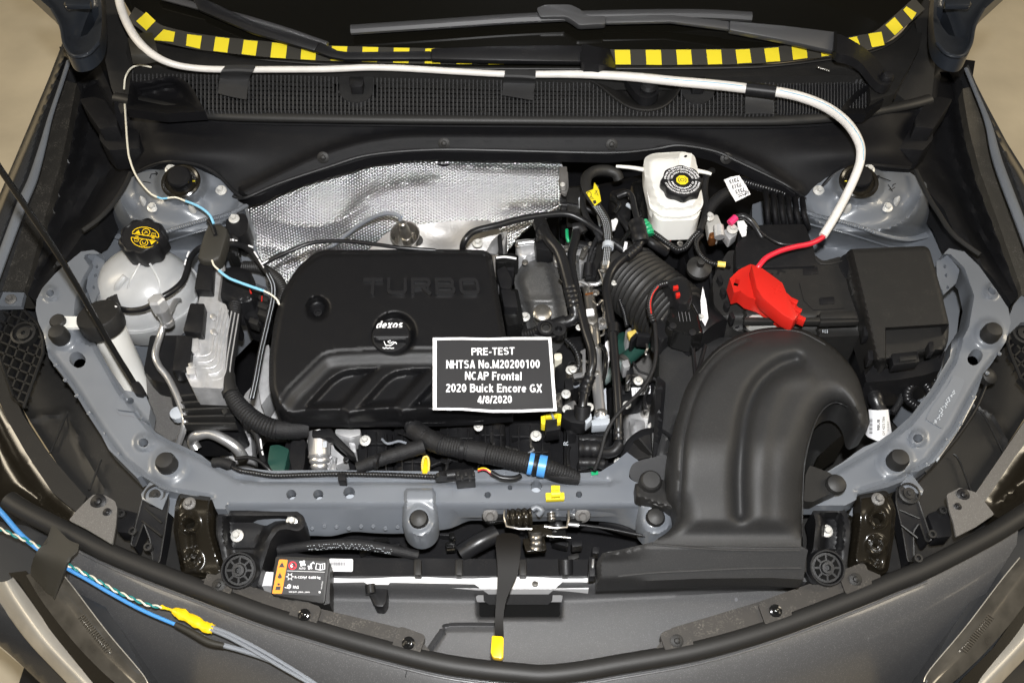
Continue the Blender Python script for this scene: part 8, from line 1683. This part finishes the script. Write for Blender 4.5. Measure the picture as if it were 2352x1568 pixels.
sl([(1300, 432), (1334, 430), (1340, 486), (1304, 490)], 0.885, 0.04, 'dark', 'cylinder_block', 0.008)
sl([(1288, 440), (1300, 438), (1302, 480), (1290, 482)], 0.88, 0.03, 'grain', 'cylinder_block', 0.004)
for x, y, z, w, m in ((1292, 424, 0.938, 12, 'zinc'), (1248, 548, 0.945, 12, 'steel'), (1343, 570, 0.93, 9, 'steel'), (1330, 752, 0.90, 16, 'zinc'), (1384, 740, 0.90, 15, 'steel'), (1316, 848, 0.888, 18, 'zinc'), (1280, 600, 0.93, 12, 'zinc'), (1356, 560, 0.91, 12, 'steel'), (1410, 650, 0.90, 14, 'zinc'), (1372, 855, 0.87, 10, 'steel')): bolt(fit, x, y, z, w, m)
for q, w, m, rb in (([(1302, 528, 0.94), (1303, 545, 0.94), (1306, 556, 0.935)], 8, 'green', None), ([(1248, 536, 0.95), (1250, 556, 0.945)], 34, 'black', (0.01, 0.05)), ([(1364, 580, 0.925), (1358, 600, 0.925), (1352, 625, 0.92)], 11, 'cloth', (0.004, 0.1)), ([(1316, 650, 0.91), (1335, 648, 0.915), (1352, 655, 0.915)], 9, 'bright', None), ([(1362, 690, 0.90), (1372, 700, 0.90), (1382, 690, 0.90), (1390, 700, 0.895)], 6, 'steel', None), ([(1285, 640, 0.93), (1300, 660, 0.925), (1302, 690, 0.92)], 8, 'gloss', None), ([(1376, 790, 0.88), (1390, 805, 0.88), (1392, 840, 0.87), (1384, 880, 0.86)], 9, 'gloss', None), ([(1300, 780, 0.89), (1320, 800, 0.89), (1330, 830, 0.885), (1326, 850, 0.88)], 12, 'hose', (0.005, 0.07)), ([(1440, 870, 0.83), (1460, 884, 0.83), (1490, 880, 0.83)], 10, 'hose', None), ([(1424, 690, 0.88), (1434, 720, 0.875), (1440, 750, 0.87)], 10, 'hose', (0.004, 0.09)), ([(1392, 520, 0.905), (1402, 540, 0.905), (1410, 570, 0.90)], 8, 'alu', None), ([(1376, 620, 0.92), (1386, 650, 0.915), (1390, 690, 0.91), (1386, 730, 0.905)], 7, 'steel', None)):
    part(fit, 'pipe', G().tube(q, w=w, seg=10, rib=rb), M[m])
wr = thing('fine_wires', 'tangle of thin black wires and small sleeves low around the engine right side', 'wires')
random.seed(21)
for k in range(34):
    if k < 22: x, y, z = random.uniform(1290, 1490), random.uniform(560, 960), random.uniform(0.83, 0.885)
    else: x, y, z = random.uniform(830, 1330), random.uniform(990, 1075), random.uniform(0.845, 0.862)
    a = random.uniform(0, 6.28); L = random.uniform(14, 34); q = [(x + (i - 1.5) * L * math.cos(a) * 0.7 + random.uniform(-7, 7), y + (i - 1.5) * L * math.sin(a) * 0.7 + random.uniform(-7, 7), z + 0.004 * math.sin(i * 1.7)) for i in range(4)]
    part(wr, 'wire', G().tube(q, w=random.choice((4, 5, 6, 8)), seg=8, rib=(0.004, 0.09) if k % 3 == 0 else None), M[random.choice(['hose', 'cloth', 'gloss', 'hose', 'steel', 'greywire'])])
# seams and catches on the battery and fuse box
for q in ([(1700, 640), (1690, 590), (1745, 582)], [(1752, 578), (1850, 574), (1885, 606), (1934, 600)]):
    part(bt, 'raised_edge', G().tube([(x, y, zb(x, y) + 0.001) for x, y in q], w=4, seg=6, n=3), M['dark'])
for x, y in ((1655, 640), (1662, 668), (1670, 698), (1682, 724)): part(bt, 'side_rib', G().slab(rnd(rect(x, y, 16, 9, 62), 2), 0.925, 0.02), M['black'], 0.0015)
for x, y in ((1862, 622), (1760, 636), (1900, 690)): part(bt, 'recess', G().slab(rnd(rect(x, y, 34, 16, -4), 3), zb(x, y) + 0.0012, 0.003), M['black'], 0.0008)
part(bt, 'seam', G().ribbon([(1836, 650), (1846, 690), (1868, 712), (1940, 708)], 1.3, lambda x, y: P(x, y, zb(x, y) + 0.0009)), M['deep'], smooth=False)
for q in ([(1962, 580), (2128, 570)], [(1964, 584), (1990, 690), (2030, 742)], [(2132, 578), (2174, 738)]):
    part(fb, 'lid_bead', G().tube([(x, y, zf_(x, y) + 0.0006) for x, y in cr(q, 6)], w=3.2, seg=6, n=1), M['dark'])
for x, y in ((2000, 815), (2140, 795), (1990, 760)): part(fb, 'catch', G().slab(rnd(rect(x, y, 12, 22, -8), 2), 0.935, 0.02), M['black'], 0.0015)
part(fb, 'moulded_mark', G().ribbon(circ(2085, 770, 9, 7, 14), 1.4, lambda x, y: P(x, y, zf_(x, y) + 0.0008), True), M['grain'], smooth=False)
# mould lines on the duct
for q in (cr([(1842, 1230), (1846, 1090), (1854, 1034), (1866, 990), (1880, 956), (1900, 932), (1922, 924), (1944, 933)], 4), cr([(1606, 856), (1640, 814), (1684, 783), (1735, 764), (1790, 758), (1842, 764), (1896, 792)], 4)):
    part(ad, 'mould_line', G().tube([(x, y, zd(x, y) + 0.0008) for x, y in q], w=3.2, seg=6, n=1), M['grain'])
g = G()
for k in range(17): g.fill(circ(590 + 50 * k, 1186 + 4 * math.sin(k), 3.2, 2.2, 8), lambda x, y: P(x, y, lerp(0.8505, 0.80, (y - 1168) / 56) + 0.0022)) if not 910 < 590 + 50 * k < 1030 else None
part(fr, 'spot_weld', g, M['lgrey'], kind='stuff', smooth=False) if False else None
settle()
